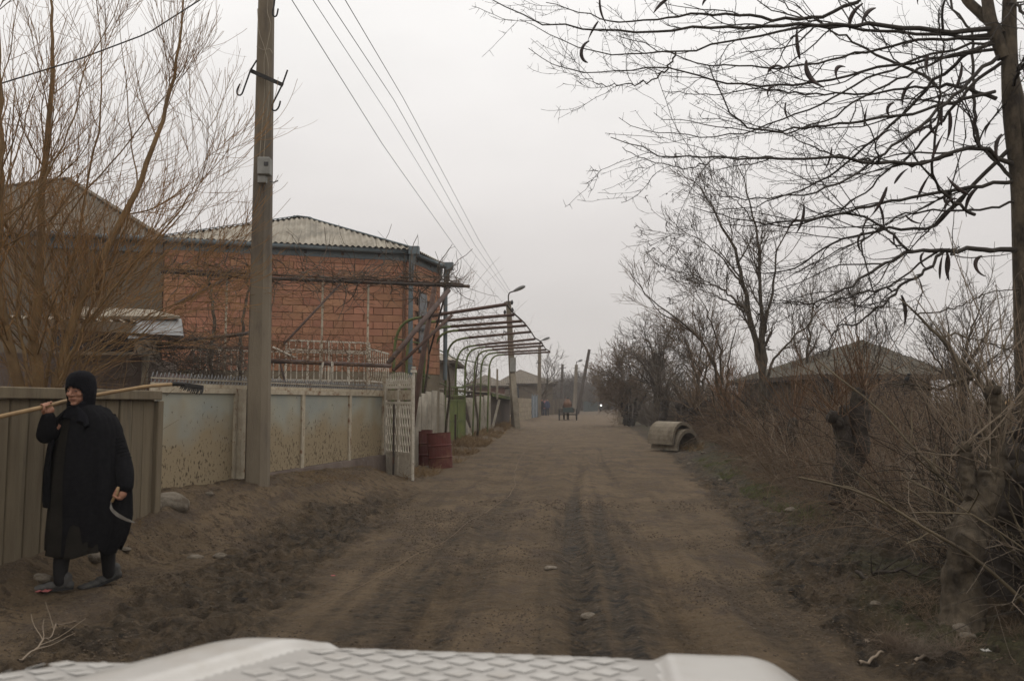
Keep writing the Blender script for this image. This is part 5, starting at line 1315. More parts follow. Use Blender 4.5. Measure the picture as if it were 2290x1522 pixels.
# crowded shoots at the stool
tb = Tubes(3); n = 200
a0 = np.append(P(90, 900, YW)[:2], .3); pts = np.zeros((n, 9, 3)); pts[:, 0] = a0 + rng.normal(size=(n, 3)) * (.35, .3, .1); d = unit(rng.normal(size=(n, 3)) * (.6, .5, .15) + (.15, 0, .9))
for i in range(1, 9): d = unit(d + rng.normal(size=(n, 3)) * .07 + (0.01, 0, .02)); pts[:, i] = pts[:, i - 1] + d * rng.uniform(.10, .30, n)[:, None]
tb.batch(pts, np.linspace(1, .35, 9)[None] * rng.uniform(.003, .009, n)[:, None]); tb.build('stool_shoots', M['willow'], wl_)['kind'] = 'stuff'

# ---------------- general bare tree from given stems
def bare_tree(name, label, stems_, Y, rad, cat='tree', m='bark', mt='twig_grey', c1=10, c2=6, c3=3, l1=(.6, 1.6), l2=(.3, .8), l3=(.12, .35), up=.4, drift=.5, group=None, rmin=.003, ang=(.35, .9), extra=None, wig=.09, base=None):
    S = lines_px(stems_, Y, drift, 24, .012 * Y / 12)
    b = base if base is not None else np.append(S[0, 0, :2], gz(S[0, 0, 0], S[0, 0, 1]))
    t = thing(name, label, cat, b, group)
    R = np.array([np.linspace(1, 0, 24) ** 1.15 * (r - r * .10) + r * .10 for r in rad])
    tb = Tubes(6); tb.batch(S, R); tb.build('trunk', M[m], t)
    tb = Tubes(3)
    a, ra = spawn(S, R, c1, (.3, .98), ang, l1, 10, up=up, wig=wig, rfac=.5, rtip=.35, lenfall=.45); ra = np.maximum(ra, rmin * 1.3); tb.batch(a, ra, 4)
    b_, rb = spawn(a, ra, c2, (.1, .98), ang, l2, 7, up=up, wig=wig * 1.2, rfac=.6, rtip=.45, lenfall=.3); rb = np.maximum(rb, rmin); tb.batch(b_, rb)
    if c3: c_, rc = spawn(b_, rb, c3, (.1, .98), ang, l3, 5, up=up * .5, wig=wig * 1.4, rfac=.7, rtip=.5, lenfall=.2); tb.batch(c_, np.maximum(rc, rmin * .8))
    tb.build('crown', M[mt], t)['kind'] = 'stuff'
    return t, S, R, b_
locs = [[(1706, 985), (1706, 841), (1690, 756), (1674, 699), (1664, 641), (1649, 572), (1621, 523), (1596, 458), (1545, 400)],
        [(1707, 985), (1706, 748), (1700, 650), (1698, 568), (1686, 478), (1661, 393), (1640, 350)],
        [(1708, 985), (1710, 727), (1731, 633), (1737, 544), (1776, 500), (1800, 440)],
        [(1700, 900), (1730, 800), (1790, 740), (1850, 680), (1890, 630)],
        [(1674, 699), (1621, 650), (1556, 617), (1500, 605)], [(1676, 702), (1629, 674), (1580, 654), (1545, 640)], [(1664, 641), (1610, 570), (1560, 530), (1500, 520)], [(1690, 500), (1640, 440), (1600, 420), (1540, 400)]]
lt, S, R, bt = bare_tree('locust_tree', 'tall slim bare tree with clusters of small curled pods, mid right', locs, 20, [.12, .09, .07, .045, .035, .03, .03, .02], m='bark', c1=13, c2=6, c3=3, l1=(.7, 1.8), l2=(.4, .9), l3=(.15, .4), rmin=.0045, drift=.8)
tb = Tubes(3)       # small curled pods, too many to count
idx = rng.choice(len(bt), 260); p0 = bt[idx, -2]; n = len(p0); th = np.linspace(0, 2.6, 6)
u_ = unit(rng.normal(size=(n, 3))); v_ = unit(np.cross(u_, rng.normal(size=(n, 3)))); s_ = rng.uniform(.04, .075, n)
pc = p0[:, None] + s_[:, None, None] * (np.sin(th)[None, :, None] * u_[:, None] + (1 - np.cos(th))[None, :, None] * v_[:, None] - np.array([0, 0, .6])[None, None] * th[None, :, None] * .5)
tb.batch(pc, .010); tb.build('small_pods', M['pod'], lt)['kind'] = 'stuff'
bare_tree('slanting_tree', 'bare tree with long stems sweeping out to the left over the verge', [
    [(1612, 980), (1604, 829), (1584, 788), (1551, 740), (1494, 699), (1441, 658), (1401, 585)], [(1612, 980), (1606, 830), (1560, 745), (1480, 705), (1430, 640), (1410, 610)],
    [(1614, 980), (1612, 788), (1588, 707), (1560, 660), (1545, 620)], [(1616, 980), (1630, 800), (1650, 720), (1655, 660)], [(1612, 980), (1590, 860), (1540, 790), (1500, 730)]], 22, [.06, .05, .055, .045, .04], c1=9, c2=6, c3=3, l1=(.7, 1.9), l2=(.4, .9), l3=(.2, .4), rmin=.0045, mt='twig_brown')
bare_tree('walnut_tree', 'rounded grey bare tree rising above the dark bush by the verge', [
    [(1470, 960), (1472, 850), (1462, 790), (1440, 740)], [(1472, 960), (1475, 840), (1490, 770), (1500, 730)], [(1474, 960), (1478, 850), (1475, 780), (1468, 735)], [(1470, 960), (1460, 850), (1430, 800), (1410, 775)], [(1474, 960), (1490, 860), (1530, 800), (1550, 770)]], 38, [.16, .13, .13, .10, .10], c1=12, c2=7, c3=4, l1=(1.2, 2.4), l2=(.6, 1.3), l3=(.3, .6), rmin=.008, ang=(.4, 1.1))
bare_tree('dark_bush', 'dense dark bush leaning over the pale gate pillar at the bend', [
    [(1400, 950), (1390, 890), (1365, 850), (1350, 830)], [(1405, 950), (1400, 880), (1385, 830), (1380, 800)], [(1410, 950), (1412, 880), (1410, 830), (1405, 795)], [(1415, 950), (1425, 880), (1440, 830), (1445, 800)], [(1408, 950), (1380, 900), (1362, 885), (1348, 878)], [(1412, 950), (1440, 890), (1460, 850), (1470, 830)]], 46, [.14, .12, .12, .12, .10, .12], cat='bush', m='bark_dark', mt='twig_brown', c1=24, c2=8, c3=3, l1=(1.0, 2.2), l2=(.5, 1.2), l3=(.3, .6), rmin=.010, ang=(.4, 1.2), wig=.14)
bare_tree('orchard_tree', 'fan shaped pale bare tree behind the thicket near the right edge', [
    [(2150, 990), (2148, 850), (2160, 780), (2185, 700), (2200, 660)], [(2150, 990), (2145, 840), (2120, 760), (2115, 680)], [(2150, 990), (2160, 820), (2210, 740), (2250, 690)], [(2150, 990), (2130, 850), (2080, 790), (2060, 740)], [(2152, 990), (2165, 840), (2220, 800), (2270, 770)]], 17, [.09, .07, .07, .06, .05], c1=11, c2=6, c3=3, l1=(.6, 1.5), l2=(.3, .8), l3=(.15, .4), rmin=.004)
bare_tree('poplar_tree', 'thin upright bare tree between the podded tree and the mossy roof', [
    [(1800, 980), (1805, 800), (1815, 700), (1822, 610)], [(1802, 980), (1790, 820), (1775, 740), (1770, 680)], [(1803, 980), (1840, 820), (1870, 740), (1880, 690)]], 27, [.10, .07, .07], c1=15, c2=6, c3=3, l1=(.8, 1.8), l2=(.4, 1.0), l3=(.2, .4), rmin=.0055, up=.8)
bare_tree('poplar_tree', 'thin upright bare tree in front of the mossy roof apex', [
    [(1925, 985), (1928, 830), (1915, 740), (1912, 660)], [(1925, 985), (1950, 830), (1975, 760), (1985, 700)]], 22, [.07, .05], c1=14, c2=6, c3=3, l1=(.6, 1.5), l2=(.3, .8), l3=(.2, .4), rmin=.0045, up=.8)
bare_tree('orchard_tree', 'twiggy bare tree behind the pollards, left of the podded tree', [
    [(1560, 960), (1562, 850), (1545, 800), (1530, 750)], [(1560, 960), (1575, 840), (1600, 780), (1610, 740)], [(1562, 960), (1560, 830), (1570, 770), (1568, 720)]], 30, [.11, .09, .09], c1=13, c2=7, c3=4, l1=(.9, 2.0), l2=(.5, 1.0), l3=(.25, .5), rmin=.0065)
bare_tree('bare_tree', 'slender bare tree behind the far grey house, by the children', [
    [(1208, 935), (1216, 880), (1226, 840), (1230, 800)], [(1210, 935), (1222, 860), (1240, 830), (1246, 812)]], 80, [.20, .14], c1=10, c2=5, c3=2, l1=(1.5, 3.5), l2=(.8, 1.6), l3=(.4, .8), rmin=.015)
for i, (px, top, w, Y, lab) in enumerate(((1275, 850, 22, 125, 'hazy far bare tree just left of the leaning pole'), (1308, 838, 26, 135, 'hazy far bare tree just right of the leaning pole'), (1330, 848, 22, 150, 'faint bare tree nearest the farthest lamp pole'), (1362, 842, 26, 140, 'hazy bare tree at the mouth of the bend'), (1250, 862, 18, 130, 'low hazy tree above the plank fence'))):
    bare_tree('far_tree', lab, [[(px, 925), (px - 2, 890), (px - w * .5, 865), (px - w * .8, top + 12)], [(px, 925), (px + 3, 880), (px, top + 8)], [(px, 925), (px + 4, 890), (px + w * .6, 868), (px + w, top + 14)]], Y, [.25, .22, .22], c1=14, c2=7, c3=3, l1=(2, 4), l2=(1, 2.2), l3=(.5, 1.2), rmin=.022, group='hazy trees at the end of the street', ang=(.4, 1.1))
bare_tree('bare_tree', 'small bare tree seen through the pergola posts', [[(1050, 940), (1048, 860), (1040, 820), (1035, 800)], [(1052, 940), (1058, 850), (1066, 815)]], 55, [.14, .10], c1=10, c2=6, c3=3, l1=(1.2, 2.4), l2=(.6, 1.2), l3=(.3, .6), rmin=.010)

# ---------------- thicket of brambles and suckers along the right verge (uncountable)
HY = np.array([2.0, 5, 9, 12.8, 16, 23, 30, 40, 60.0]); HX = np.array([2.75, 3.05, 3.75, 4.15, 4.75, 5.85, 6.3, 6.9, 9.0])
def thicket(name, label, n, Yr, depth, hgt, m, rad, bend=.35, pw=1.0, base_off=0.0, wig=.10, nseg=8, side=3, lean=(-.15, 0, 0)):
    Y = Yr[0] + (Yr[1] - Yr[0]) * rng.random(n) ** pw
    x = np.interp(Y, HY, HX) + base_off + depth * rng.random(n) ** 1.3; z = H0(x, Y)
    pts = np.zeros((n, nseg, 3)); pts[:, 0] = np.stack([x, Y, z - .03], 1)
    Ln = rng.uniform(hgt[0], hgt[1], n); d = unit(rng.normal(size=(n, 3)) * (.45, .45, .1) + (0, 0, 1.0) + np.asarray(lean)); side_d = unit(rng.normal(size=(n, 3)) * (1, 1, 0.05)) * bend * rng.random(n)[:, None]
    for i in range(1, nseg):
        d = unit(d + rng.normal(size=(n, 3)) * wig + (side_d + (0, 0, -.9) * np.linalg.norm(side_d, axis=1, keepdims=True)) * (i / nseg)); pts[:, i] = pts[:, i - 1] + d * (Ln / (nseg - 1))[:, None]
        gzv = H0(pts[:, i, 0], pts[:, i, 1]) + .01; pts[:, i, 2] = np.maximum(pts[:, i, 2], gzv)
    sc = np.clip(Y / 11.0, .75, 2.6)
    r = np.linspace(1, .4, nseg)[None] * (rng.uniform(rad[0], rad[1], n) * sc)[:, None]
    tb = Tubes(side); tb.batch(pts, r)
    a, ra = spawn(pts, r, 3, (.2, .95), (.4, 1.1), (.12, .5), 5, up=.1, wig=.16, rfac=.6, lenfall=.2); tb.batch(a, np.maximum(ra, rad[0] * .5))
    o = tb.build(name, M[m], None); tag(o, label, 'thicket', kind='stuff'); return o
# ---------------- pollarded trunks along the right verge
def pollard(label, limbs, Y, rads, nshoot, shoot_len, ms='twig_red', m='bark_dark', group='pollarded trunks along the right verge', up=.5, fan=.5, srad=.006):
    base = P(*limbs[0][0][:2], Y); base[2] = gz(base[0], base[1]) - .05
    t = thing('pollard_tree', label, 'tree', base, group); heads = []
    for poly, rad in zip(limbs, rads):
        pts = [P(q[0], q[1], q[2] if len(q) > 2 else Y) for q in poly]
        p = smooth_line(pts, 64, 2); n = 64
        r = np.interp(np.linspace(0, 1, n), np.linspace(0, 1, len(rad)), rad) * (1 + .35 * (vnoise(np.linspace(0, 5, n) + rng.random() * 50, np.zeros(n)) - .5)); p += .5 * rad[0] * (np.stack([vnoise(np.linspace(0, 4, n) + rng.random() * 50, np.zeros(n)) for _ in range(3)], 1) - .5)
        k = 28; mb = MB(); mb.tube(p, r, k)
        V = np.array(mb.v); V += (np.stack([fbm(V[:, 2] * 6 / rad[0] * .12 + i * 7, (V[:, 0] * 14 + V[:, 1] * 11) * .12 / rad[0], 4, .7) for i in range(3)], 1) - .5) * rad[0] * .85; mb.v = [tuple(q) for q in V]
        mb.build('trunk', M[m], t, smooth=True)
        heads.append((p[-1], r[-1]))
        for _ in range(3):
            h = p[-1] + rng.normal(size=3) * r[-1] * .6; mb = MB(); mb.ellipsoid(h, (r[-1] * .7, r[-1] * .7, r[-1] * .8), 9, 6); V = np.array(mb.v); V += (rng.random(V.shape) - .5) * r[-1] * .3; mb.v = [tuple(q) for q in V]; mb.build('knob', M[m], t, smooth=True)
    tb = Tubes(3)
    for hp_, hr in heads:
        n = nshoot; pts = np.zeros((n, 8, 3)); pts[:, 0] = hp_ + rng.normal(size=(n, 3)) * hr * .6; d = unit(rng.normal(size=(n, 3)) * fan + (0, 0, up + .5))
        stp = rng.uniform(shoot_len[0], shoot_len[1], n)[:, None] / 7
        for i in range(1, 8): d = unit(d + rng.normal(size=(n, 3)) * .09 + (0, 0, .03)); pts[:, i] = pts[:, i - 1] + d * stp
        r = np.linspace(1, .35, 8)[None] * rng.uniform(.6, 1.3, n)[:, None] * srad
        tb.batch(pts, r); a, ra = spawn(pts, r, 3, (.2, .9), (.3, .8), (shoot_len[0] * .3, shoot_len[1] * .4), 5, up=.4, wig=.1, rfac=.7); tb.batch(a, np.maximum(ra, srad * .3))
    tb.build('shoots', M[ms], t)['kind'] = 'stuff'
    return t
pollard('knobbly grey leaning trunk with chopped top, nearest on the right verge', [[(2150, 1420), (2152, 1300), (2165, 1200), (2198, 1110), (2215, 1050)], [(2185, 1150), (2165, 1080), (2160, 1010)], [(2205, 1100), (2230, 1010), (2235, 930), (2215, 870)]], 4.95, [(.125, .11, .10, .085, .07), (.06, .05, .04), (.06, .05, .045, .04)], 12, (.4, 1.1), 'twig_pale', 'bark', srad=.005)
pollard('dark thick trunk half hidden at the right edge behind the leaning pollard', [[(2275, 1420), (2270, 1280), (2255, 1150), (2265, 1030)], [(2258, 1180), (2290, 1080), (2300, 960)]], 5.25, [(.17, .13, .12, .10), (.08, .07, .06)], 10, (.4, 1.2), 'twig_brown', srad=.005)
pollard('twin stemmed dark pollard with orange shoots in front of the mossy roofed house', [[(1878, 1125), (1882, 1050), (1888, 980), (1880, 930)], [(1900, 1120), (1912, 1030), (1920, 950), (1930, 880)]], 9.3, [(.10, .095, .095, .085), (.10, .10, .115, .10)], 26, (.5, 1.3), 'twig_red', srad=.007)
pollard('dark stump with pale cut between the twin pollard and the leaning trunk', [[(2165, 1150), (2160, 1080), (2155, 1000), (2172, 975)]], 7.2, [(.08, .07, .06, .06)], 10, (.3, .8), 'twig_brown')
pollard('short pollard beside the concrete half pipes, with ruddy shoots', [[(1640, 1020), (1640, 970), (1636, 925)]], 20, [(.15, .14, .13)], 45, (.8, 2.2), 'twig_red', srad=.010)
pollard('knob headed pollard right behind the concrete half pipes', [[(1545, 990), (1546, 950), (1550, 915)]], 27, [(.16, .14, .15)], 40, (.8, 2.0), 'twig_brown', srad=.012)
pollard('knob headed pollard left of the one behind the half pipes', [[(1520, 990), (1522, 950), (1527, 905)]], 29, [(.16, .15, .16)], 40, (.8, 2.2), 'twig_grey', srad=.012)
pollard('farthest knob headed pollard, next to the dark bush', [[(1478, 985), (1480, 945), (1484, 903)]], 32, [(.18, .15, .16)], 40, (.8, 2.2), 'twig_grey', srad=.014)
pollard('slim dark pollard in the thicket under the tall podded tree', [[(1770, 1060), (1768, 1000), (1775, 940)]], 14, [(.09, .085, .08)], 30, (.6, 1.6), 'twig_red', srad=.007)

thicket('wrapped_stems', 'pale and ruddy stems twined round the leaning pollard at the right edge', 150, (4.3, 5.9), .8, (.6, 1.7), 'twig_pale', (.003, .0085), .35, 1.0, base_off=.08, wig=.16, lean=(.12, 0, 0))
thicket('sucker_stems', 'thick upright olive brown stems crowding the right edge by the pollards', 26, (4.35, 5.2), .55, (1.0, 2.2), 'sucker', (.010, .019), .10, 1.0, base_off=.02, wig=.09, nseg=12, side=6, lean=(.10, 0, 0))
thicket('shade_dark_stems', 'dark stems crowding the foot of the pollards at the right edge', 480, (4.3, 6.8), 1.3, (.5, 1.6), 'bark_dark', (.004, .011), .4, 1.0, base_off=.15, wig=.17, lean=(.12, 0, 0))  # dark bark colour stands in for shade between these stems
# stem arching from the near pollard up to the pods
as_ = thing('arching_sapling', 'thin arching sapling rising left from the leaning pollard towards the pods', 'sapling', np.append(P(2226, 1100, 5.6)[:2], gz(*P(2226, 1100, 5.6)[:2])))
Sx = lines_px([[(2236, 1330, 5.6), (2232, 1000, 5.6), (2210, 870, 5.7), (2153, 817, 5.8), (2104, 756, 5.9), (2049, 704, 6.0), (2012, 668, 6.1)], [(2180, 840, 5.7), (2100, 870, 5.8), (2040, 860, 5.9), (1985, 858, 6.0)], [(2104, 756, 5.9), (2140, 745, 5.9), (2220, 770, 5.9), (2300, 800, 5.8)], [(2049, 704, 6), (2140, 688, 6), (2220, 650, 6), (2280, 646, 6)], [(2225, 930, 5.6), (2260, 920, 5.5), (2320, 905, 5.4)]], 5.8, 0, 24, .006)
Rx = np.array([np.linspace(a, b, 24) for a, b in ((.045, .006), (.014, .004), (.008, .004), (.006, .004), (.012, .008))])
tb = Tubes(5); tb.batch(Sx, Rx); tb.build('stem', M['bark'], as_)
tb = Tubes(3); a, ra = spawn(Sx, Rx, 9, (.1, .98), (.4, 1.0), (.2, .8), 8, up=.2, wig=.12, rfac=.5); tb.batch(a, np.maximum(ra, .002)); b_, rb = spawn(a, ra, 3, (.1, .9), (.4, 1), (.1, .3), 5, up=.2, wig=.15, rfac=.7); tb.batch(b_, np.maximum(rb, .0015)); tb.build('twigs', M['twig_grey'], as_)['kind'] = 'stuff'
mb = MB(); c = P(2258, 905, 5.45); mb.prism([c + (-.03, 0, 0), c + (.03, 0, -.01), c + (.035, 0, .02), c + (0, 0, .035)], (0, .03, 0)); mb.build('broken_end', M['handle_wood'], as_)

thicket('bramble_thicket', 'grey brown mass of bare brambles along the right verge', 2700, (5.4, 26), 2.8, (.5, 1.9), 'twig_brown', (.002, .0065), .7, 1.1, wig=.15)
thicket('sucker_thicket', 'ruddy upright shoots in the hedge on the right verge', 520, (8, 30), 2.4, (.6, 1.9), 'twig_red', (.0025, .005), .12, 1.0, base_off=.15)
thicket('dead_stems', 'pale dead stems arching low beside the leaning pollard', 650, (5.2, 14), 2.2, (.4, 1.4), 'twig_pale', (.002, .006), .8, 1.0, base_off=.02, wig=.19, lean=(.0, 0, 0))
thicket('dark_thicket', 'dark dense twigs deep inside the right hedge', 1800, (5, 34), 4.5, (.8, 2.3), 'bark_dark', (.003, .009), .5, 1.0, base_off=.6, wig=.17)  # twigs coloured dark to give shaded gaps inside the hedge
thicket('back_hedge', 'tall grey brown screen of twigs behind the verge hedge', 2000, (25, 58), 6.0, (1.8, 3.6), 'twig_grey', (.003, .0055), .22, 1.0, base_off=1.4, wig=.13)
thicket('far_thicket', 'brown hedge of twigs running on towards the bend', 1300, (26, 58), 3.0, (.8, 2.4), 'twig_grey', (.004, .006), .25, 1.0, wig=.14)
thicket('yard_scrub', 'grey scrub filling the yard before the mossy roofed house', 2300, (10, 23), 8.0, (1.4, 2.9), 'twig_brown', (.003, .006), .3, 1.0, base_off=2.5, wig=.14)

# ---------------- soft scrub closing the far bend
n = 2600; Yf_ = rng.uniform(118, 165, n); pxf = rng.uniform(1228, 1440, n); keep = ~((pxf > 1325) & (pxf < 1392) & (Yf_ < 140)); Yf_, pxf = Yf_[keep], pxf[keep]; n = len(Yf_)
pts = np.zeros((n, 7, 3)); pts[:, 0] = np.stack([(pxf - 1145) / F_PX * Yf_, Yf_, np.zeros(n)], 1); d = unit(rng.normal(size=(n, 3)) * (.4, .4, .1) + (0, 0, 1)); Lf = rng.uniform(2.5, 5.5, n)
for i in range(1, 7): d = unit(d + rng.normal(size=(n, 3)) * .13); pts[:, i] = pts[:, i - 1] + d * (Lf / 6)[:, None]
rf = np.linspace(1, .4, 7)[None] * rng.uniform(.02, .045, n)[:, None]
tb = Tubes(3); tb.batch(pts, rf); a, ra = spawn(pts, rf, 4, (.2, .95), (.4, 1.0), (.6, 1.8), 5, up=.3, wig=.14, rfac=.7); tb.batch(a, np.maximum(ra, .014))
tag(tb.build('far_scrub', M['twig_grey'], None), 'hazy grey scrub closing the far end of the street', 'scrub', kind='stuff')

# ---------------- grass
def grass(name, label, pts, m, h=(.06, .18), r=.0022, nseg=4, spread=.5, cat='grass'):
    n = len(pts); p = np.zeros((n, nseg, 3)); x, y = pts[:, 0], pts[:, 1]; p[:, 0] = np.stack([x, y, H(x, y) - .01], 1)
    d = unit(rng.normal(size=(n, 3)) * (spread, spread, .1) + (0, 0, 1)); L_ = rng.uniform(h[0], h[1], n)[:, None] / (nseg - 1); fall = rng.normal(size=(n, 3)) * (.35, .35, 0) + (0, 0, -.12)
    for i in range(1, nseg): d = unit(d + fall); p[:, i] = p[:, i - 1] + d * L_
    tb = Tubes(3); tb.batch(p, np.linspace(1, .25, nseg)[None] * (r * np.clip(y / 8, .8, 4.0))[:, None]); o = tb.build(name, M[m], None); tag(o, label, cat, kind='stuff'); return o
def scatter_px(n, poly, clump=0):
    """points on the ground inside a photo polygon's footprint, thinned by noise into tufts"""
    W = np.array([ground_at(*q)[:2] for q in poly]); lo, hi = W.min(0), W.max(0); out = []
    while len(out) < n:
        c = rng.uniform(lo, hi, (n * 2, 2)); x, y = c[:, 0], c[:, 1]; inside = np.zeros(len(c), bool); j = len(W) - 1
        for i in range(len(W)):
            cond = ((W[i, 1] > y) != (W[j, 1] > y)) & (x < (W[j, 0] - W[i, 0]) * (y - W[i, 1]) / (W[j, 1] - W[i, 1] + 1e-9) + W[i, 0]); inside ^= cond; j = i
        if clump: inside &= fbm(x * clump, y * clump, 3) > rng.uniform(.42, .58, len(c))
        out.extend(c[inside].tolist())
        if not inside.any(): break
    return np.array(out[:n])
grass('dry_grass', 'tawny dry grass at the foot of the red drums and sheets', np.vstack([scatter_px(3200, [(900, 1075), (1010, 1050), (1150, 950), (1110, 945), (1000, 1000), (930, 1020)], 1.2), scatter_px(700, [(1040, 1000), (1160, 940), (1140, 935), (1030, 985)], 0), scatter_px(420, [(1462, 985), (1500, 1005), (1580, 1012), (1570, 995)], 0)]), 'dry_grass', (.10, .32), .003)
grass('dead_grass', 'sparse dead grass on the bank under the panel wall', np.vstack([scatter_px(2600, [(300, 1190), (560, 1100), (860, 1070), (850, 1050), (600, 1080), (345, 1120)], 1.5), scatter_px(500, [(0, 1260), (320, 1180), (320, 1160), (0, 1240)], 2)]), 'dry_grass', (.03, .10), .0016, spread=.9)
grass('verge_grass', 'short green grass in patches on the right verge', np.vstack([scatter_px(2600, [(1560, 1030), (1640, 1030), (1830, 1150), (1800, 1170), (1680, 1120)], 1.6), scatter_px(500, [(1720, 1130), (1850, 1130), (1870, 1170), (1760, 1180)], 0)]), 'green_grass', (.03, .10), .0018)
grass('verge_straw', 'dead straw and stems at the foot of the right hedge', np.vstack([scatter_px(3200, [(1600, 1010), (1700, 1020), (1900, 1180), (2110, 1360), (2050, 1380), (1860, 1230), (1690, 1090)], 1.2), scatter_px(1200, [(1930, 1300), (2290, 1420), (2290, 1500), (1980, 1460)], 1.5)]), 'twig_brown', (.05, .22), .0018, spread=1.0)
# ================================================================== people, animals, cart
def fuse(mb, name, mat_, parent, voxel):
    """one continuous skin over overlapping closed shapes"""
    V = np.array(mb.v) - (root_loc(parent) if parent is not None else 0)
    me = mesh_from(V, mb.f); tmp = bpy.data.objects.new('tmp', me); col.objects.link(tmp)
    md = tmp.modifiers.new('r', 'REMESH'); md.mode = 'VOXEL'; md.voxel_size = voxel; md.use_smooth_shade = True
    sm = tmp.modifiers.new('s', 'SMOOTH'); sm.factor = .5; sm.iterations = 3
    dg = bpy.context.evaluated_depsgraph_get(); ev = tmp.evaluated_get(dg); m2 = bpy.data.meshes.new_from_object(ev)
    bpy.data.objects.remove(tmp); m2.materials.clear()
    m2.polygons.foreach_set('use_smooth', np.ones(len(m2.polygons), dtype=bool))
    return link(name, m2, mat_, parent)
def limb(mb, pts, rad, k=12, n=16):
    p = smooth_line(pts, n, 1); r = np.interp(np.linspace(0, 1, n), np.linspace(0, 1, len(rad)), rad)
    mb.tube(p, r, k)
    for q, rr in ((p[0], r[0]), (p[-1], r[-1])): mb.ellipsoid(q, (rr, rr, rr), 12, 8)
def loft(rings, closed=True, cap=(False, False)):
    rings = np.asarray(rings, float); m, k, _ = rings.shape; fs = []
    for i in range(m - 1):
        for j in range(k if closed else k - 1): fs.append((i * k + j, i * k + (j + 1) % k, (i + 1) * k + (j + 1) % k, (i + 1) * k + j))
    if cap[0]: fs.append(tuple(range(k))[::-1])
    if cap[1]: fs.append(tuple((m - 1) * k + j for j in range(k)))
    return rings.reshape(-1, 3), fs
def solid(o, th, sub=0):
    md = o.modifiers.new('thickness', 'SOLIDIFY'); md.thickness = th; md.offset = 1
    if sub: s = o.modifiers.new('sub', 'SUBSURF'); s.levels = sub; s.render_levels = sub
    return o
def grip(mb, c, axis, palm_dir, r_handle=.016, fr=.0088, span=.020, start=-.5, sweep=3.9, thumb=True):
    """a closed hand: palm beside the handle, four unequal fingers bent round it, thumb across"""
    c = np.asarray(c, float); ax = unit(np.asarray(axis, float)); pd = np.asarray(palm_dir, float); pd = unit(pd - (pd @ ax) * ax); qd = np.cross(ax, pd)
    R_ = r_handle + fr * .9
    lens = (.88, 1.0, .95, .76)
    for i in range(4):
        o = c + ax * (i - 1.5) * span; a = np.linspace(start, start + sweep * lens[i], 9)
        rr = R_ + .012 * (np.arange(9) == 3) + .004
        pts = np.array([o + (R_ + (.010 if k in (2, 3) else .0)) * (math.cos(t) * pd + math.sin(t) * qd) for k, t in enumerate(a)])
        mb.tube(smooth_line(pts, 16, 1), np.linspace(fr * 1.15, fr * .8, 16), 8); mb.ellipsoid(pts[-1], (fr * .85,) * 3, 8, 6)
    mb.ellipsoid(c + pd * (R_ + .016), (.030, .030, .030), 10, 8)
    for s in (-1, 0, 1): mb.ellipsoid(c + pd * (R_ + .014) + ax * s * .022, (.022, .022, .024), 10, 8)
    if thumb:
        t0 = c + pd * (R_ + .012) - ax * .036 ; a = np.linspace(0, -2.2, 7)
        pts = np.array([t0 - ax * .012 * k / 6 + 0 * pd if k == 0 else c - ax * (.040 - .010 * k / 6) + (R_ + .006) * (math.cos(t) * pd + math.sin(t) * qd) for k, t in enumerate(a)])
        mb.tube(smooth_line(pts, 12, 1), np.linspace(fr * 1.3, fr * .95, 12), 8); mb.ellipsoid(pts[-1], (fr,) * 3, 8, 6)
    return c + pd * (R_ + .02)

# ---------------- the woman in black
YP = 6.0
def W(px, py, dy=0.0): return P(px, py, YP + dy)
gzf = gz(*W(112, 1322, -.12)[:2]); 
wb = W(180, 1310, 0); wb[2] = gz(wb[0], wb[1])
wo = thing('person', 'old woman in black headscarf, long dress and cardigan walking with a rake on her shoulder', 'person', wb)
hf = unit(np.array([-.20, -.97, -.10])); hs_ = unit(np.cross(hf, (0, 0, 1.0))); hu = np.cross(hs_, hf)   # head frame: forward, side, up
hc = W(181, 872, 0.0)
def HD(x, y, z): return hc + hs_ * x + hf * y + hu * z
HR = np.stack([hs_, hf, hu], 1)
mb = MB()
mb.ellipsoid(hc, (.076, .094, .112), 24, 18, HR)
mb.ellipsoid(HD(0, .024, -.066), (.055, .062, .055), 18, 12, HR)
for s in (-1, 1):
    mb.ellipsoid(HD(s * .040, .066, -.022), (.026, .022, .024), 14, 10, HR); mb.ellipsoid(HD(s * .036, .052, -.060), (.024, .024, .026), 12, 8, HR)
    mb.ellipsoid(HD(s * .013, .102, -.031), (.010, .011, .008), 10, 8, HR); mb.ellipsoid(HD(s * .031, .083, .003), (.015, .009, .010), 10, 8, HR)
    mb.ellipsoid(HD(s * .076, -.002, -.01), (.010, .020, .030), 10, 8, HR)
mb.tube(smooth_line([HD(0, .086, .018), HD(0, .103, -.006), HD(0, .118, -.026), HD(0, .100, -.036)], 10, 0), np.array([.009, .010, .011, .012, .0125, .0135, .0145, .0145, .012, .008]), 10)
mb.tube([HD(-.046, .074, .021), HD(-.02, .089, .025), HD(0, .091, .020), HD(.02, .089, .025), HD(.046, .074, .021)], [.008, .011, .010, .011, .008], 8)
mb.tube([HD(-.024, .082, -.057), HD(0, .097, -.053), HD(.024, .082, -.057)], [.006, .010, .006], 8)
mb.tube([HD(-.021, .080, -.068), HD(0, .092, -.069), HD(.021, .080, -.068)], [.006, .010, .006], 8)
mb.ellipsoid(HD(0, .079, -.095), (.023, .017, .018), 12, 8, HR)
limb(mb, [HD(0, -.015, -.07), W(186, 915, .03), W(188, 935, .06)], (.052, .055, .06))
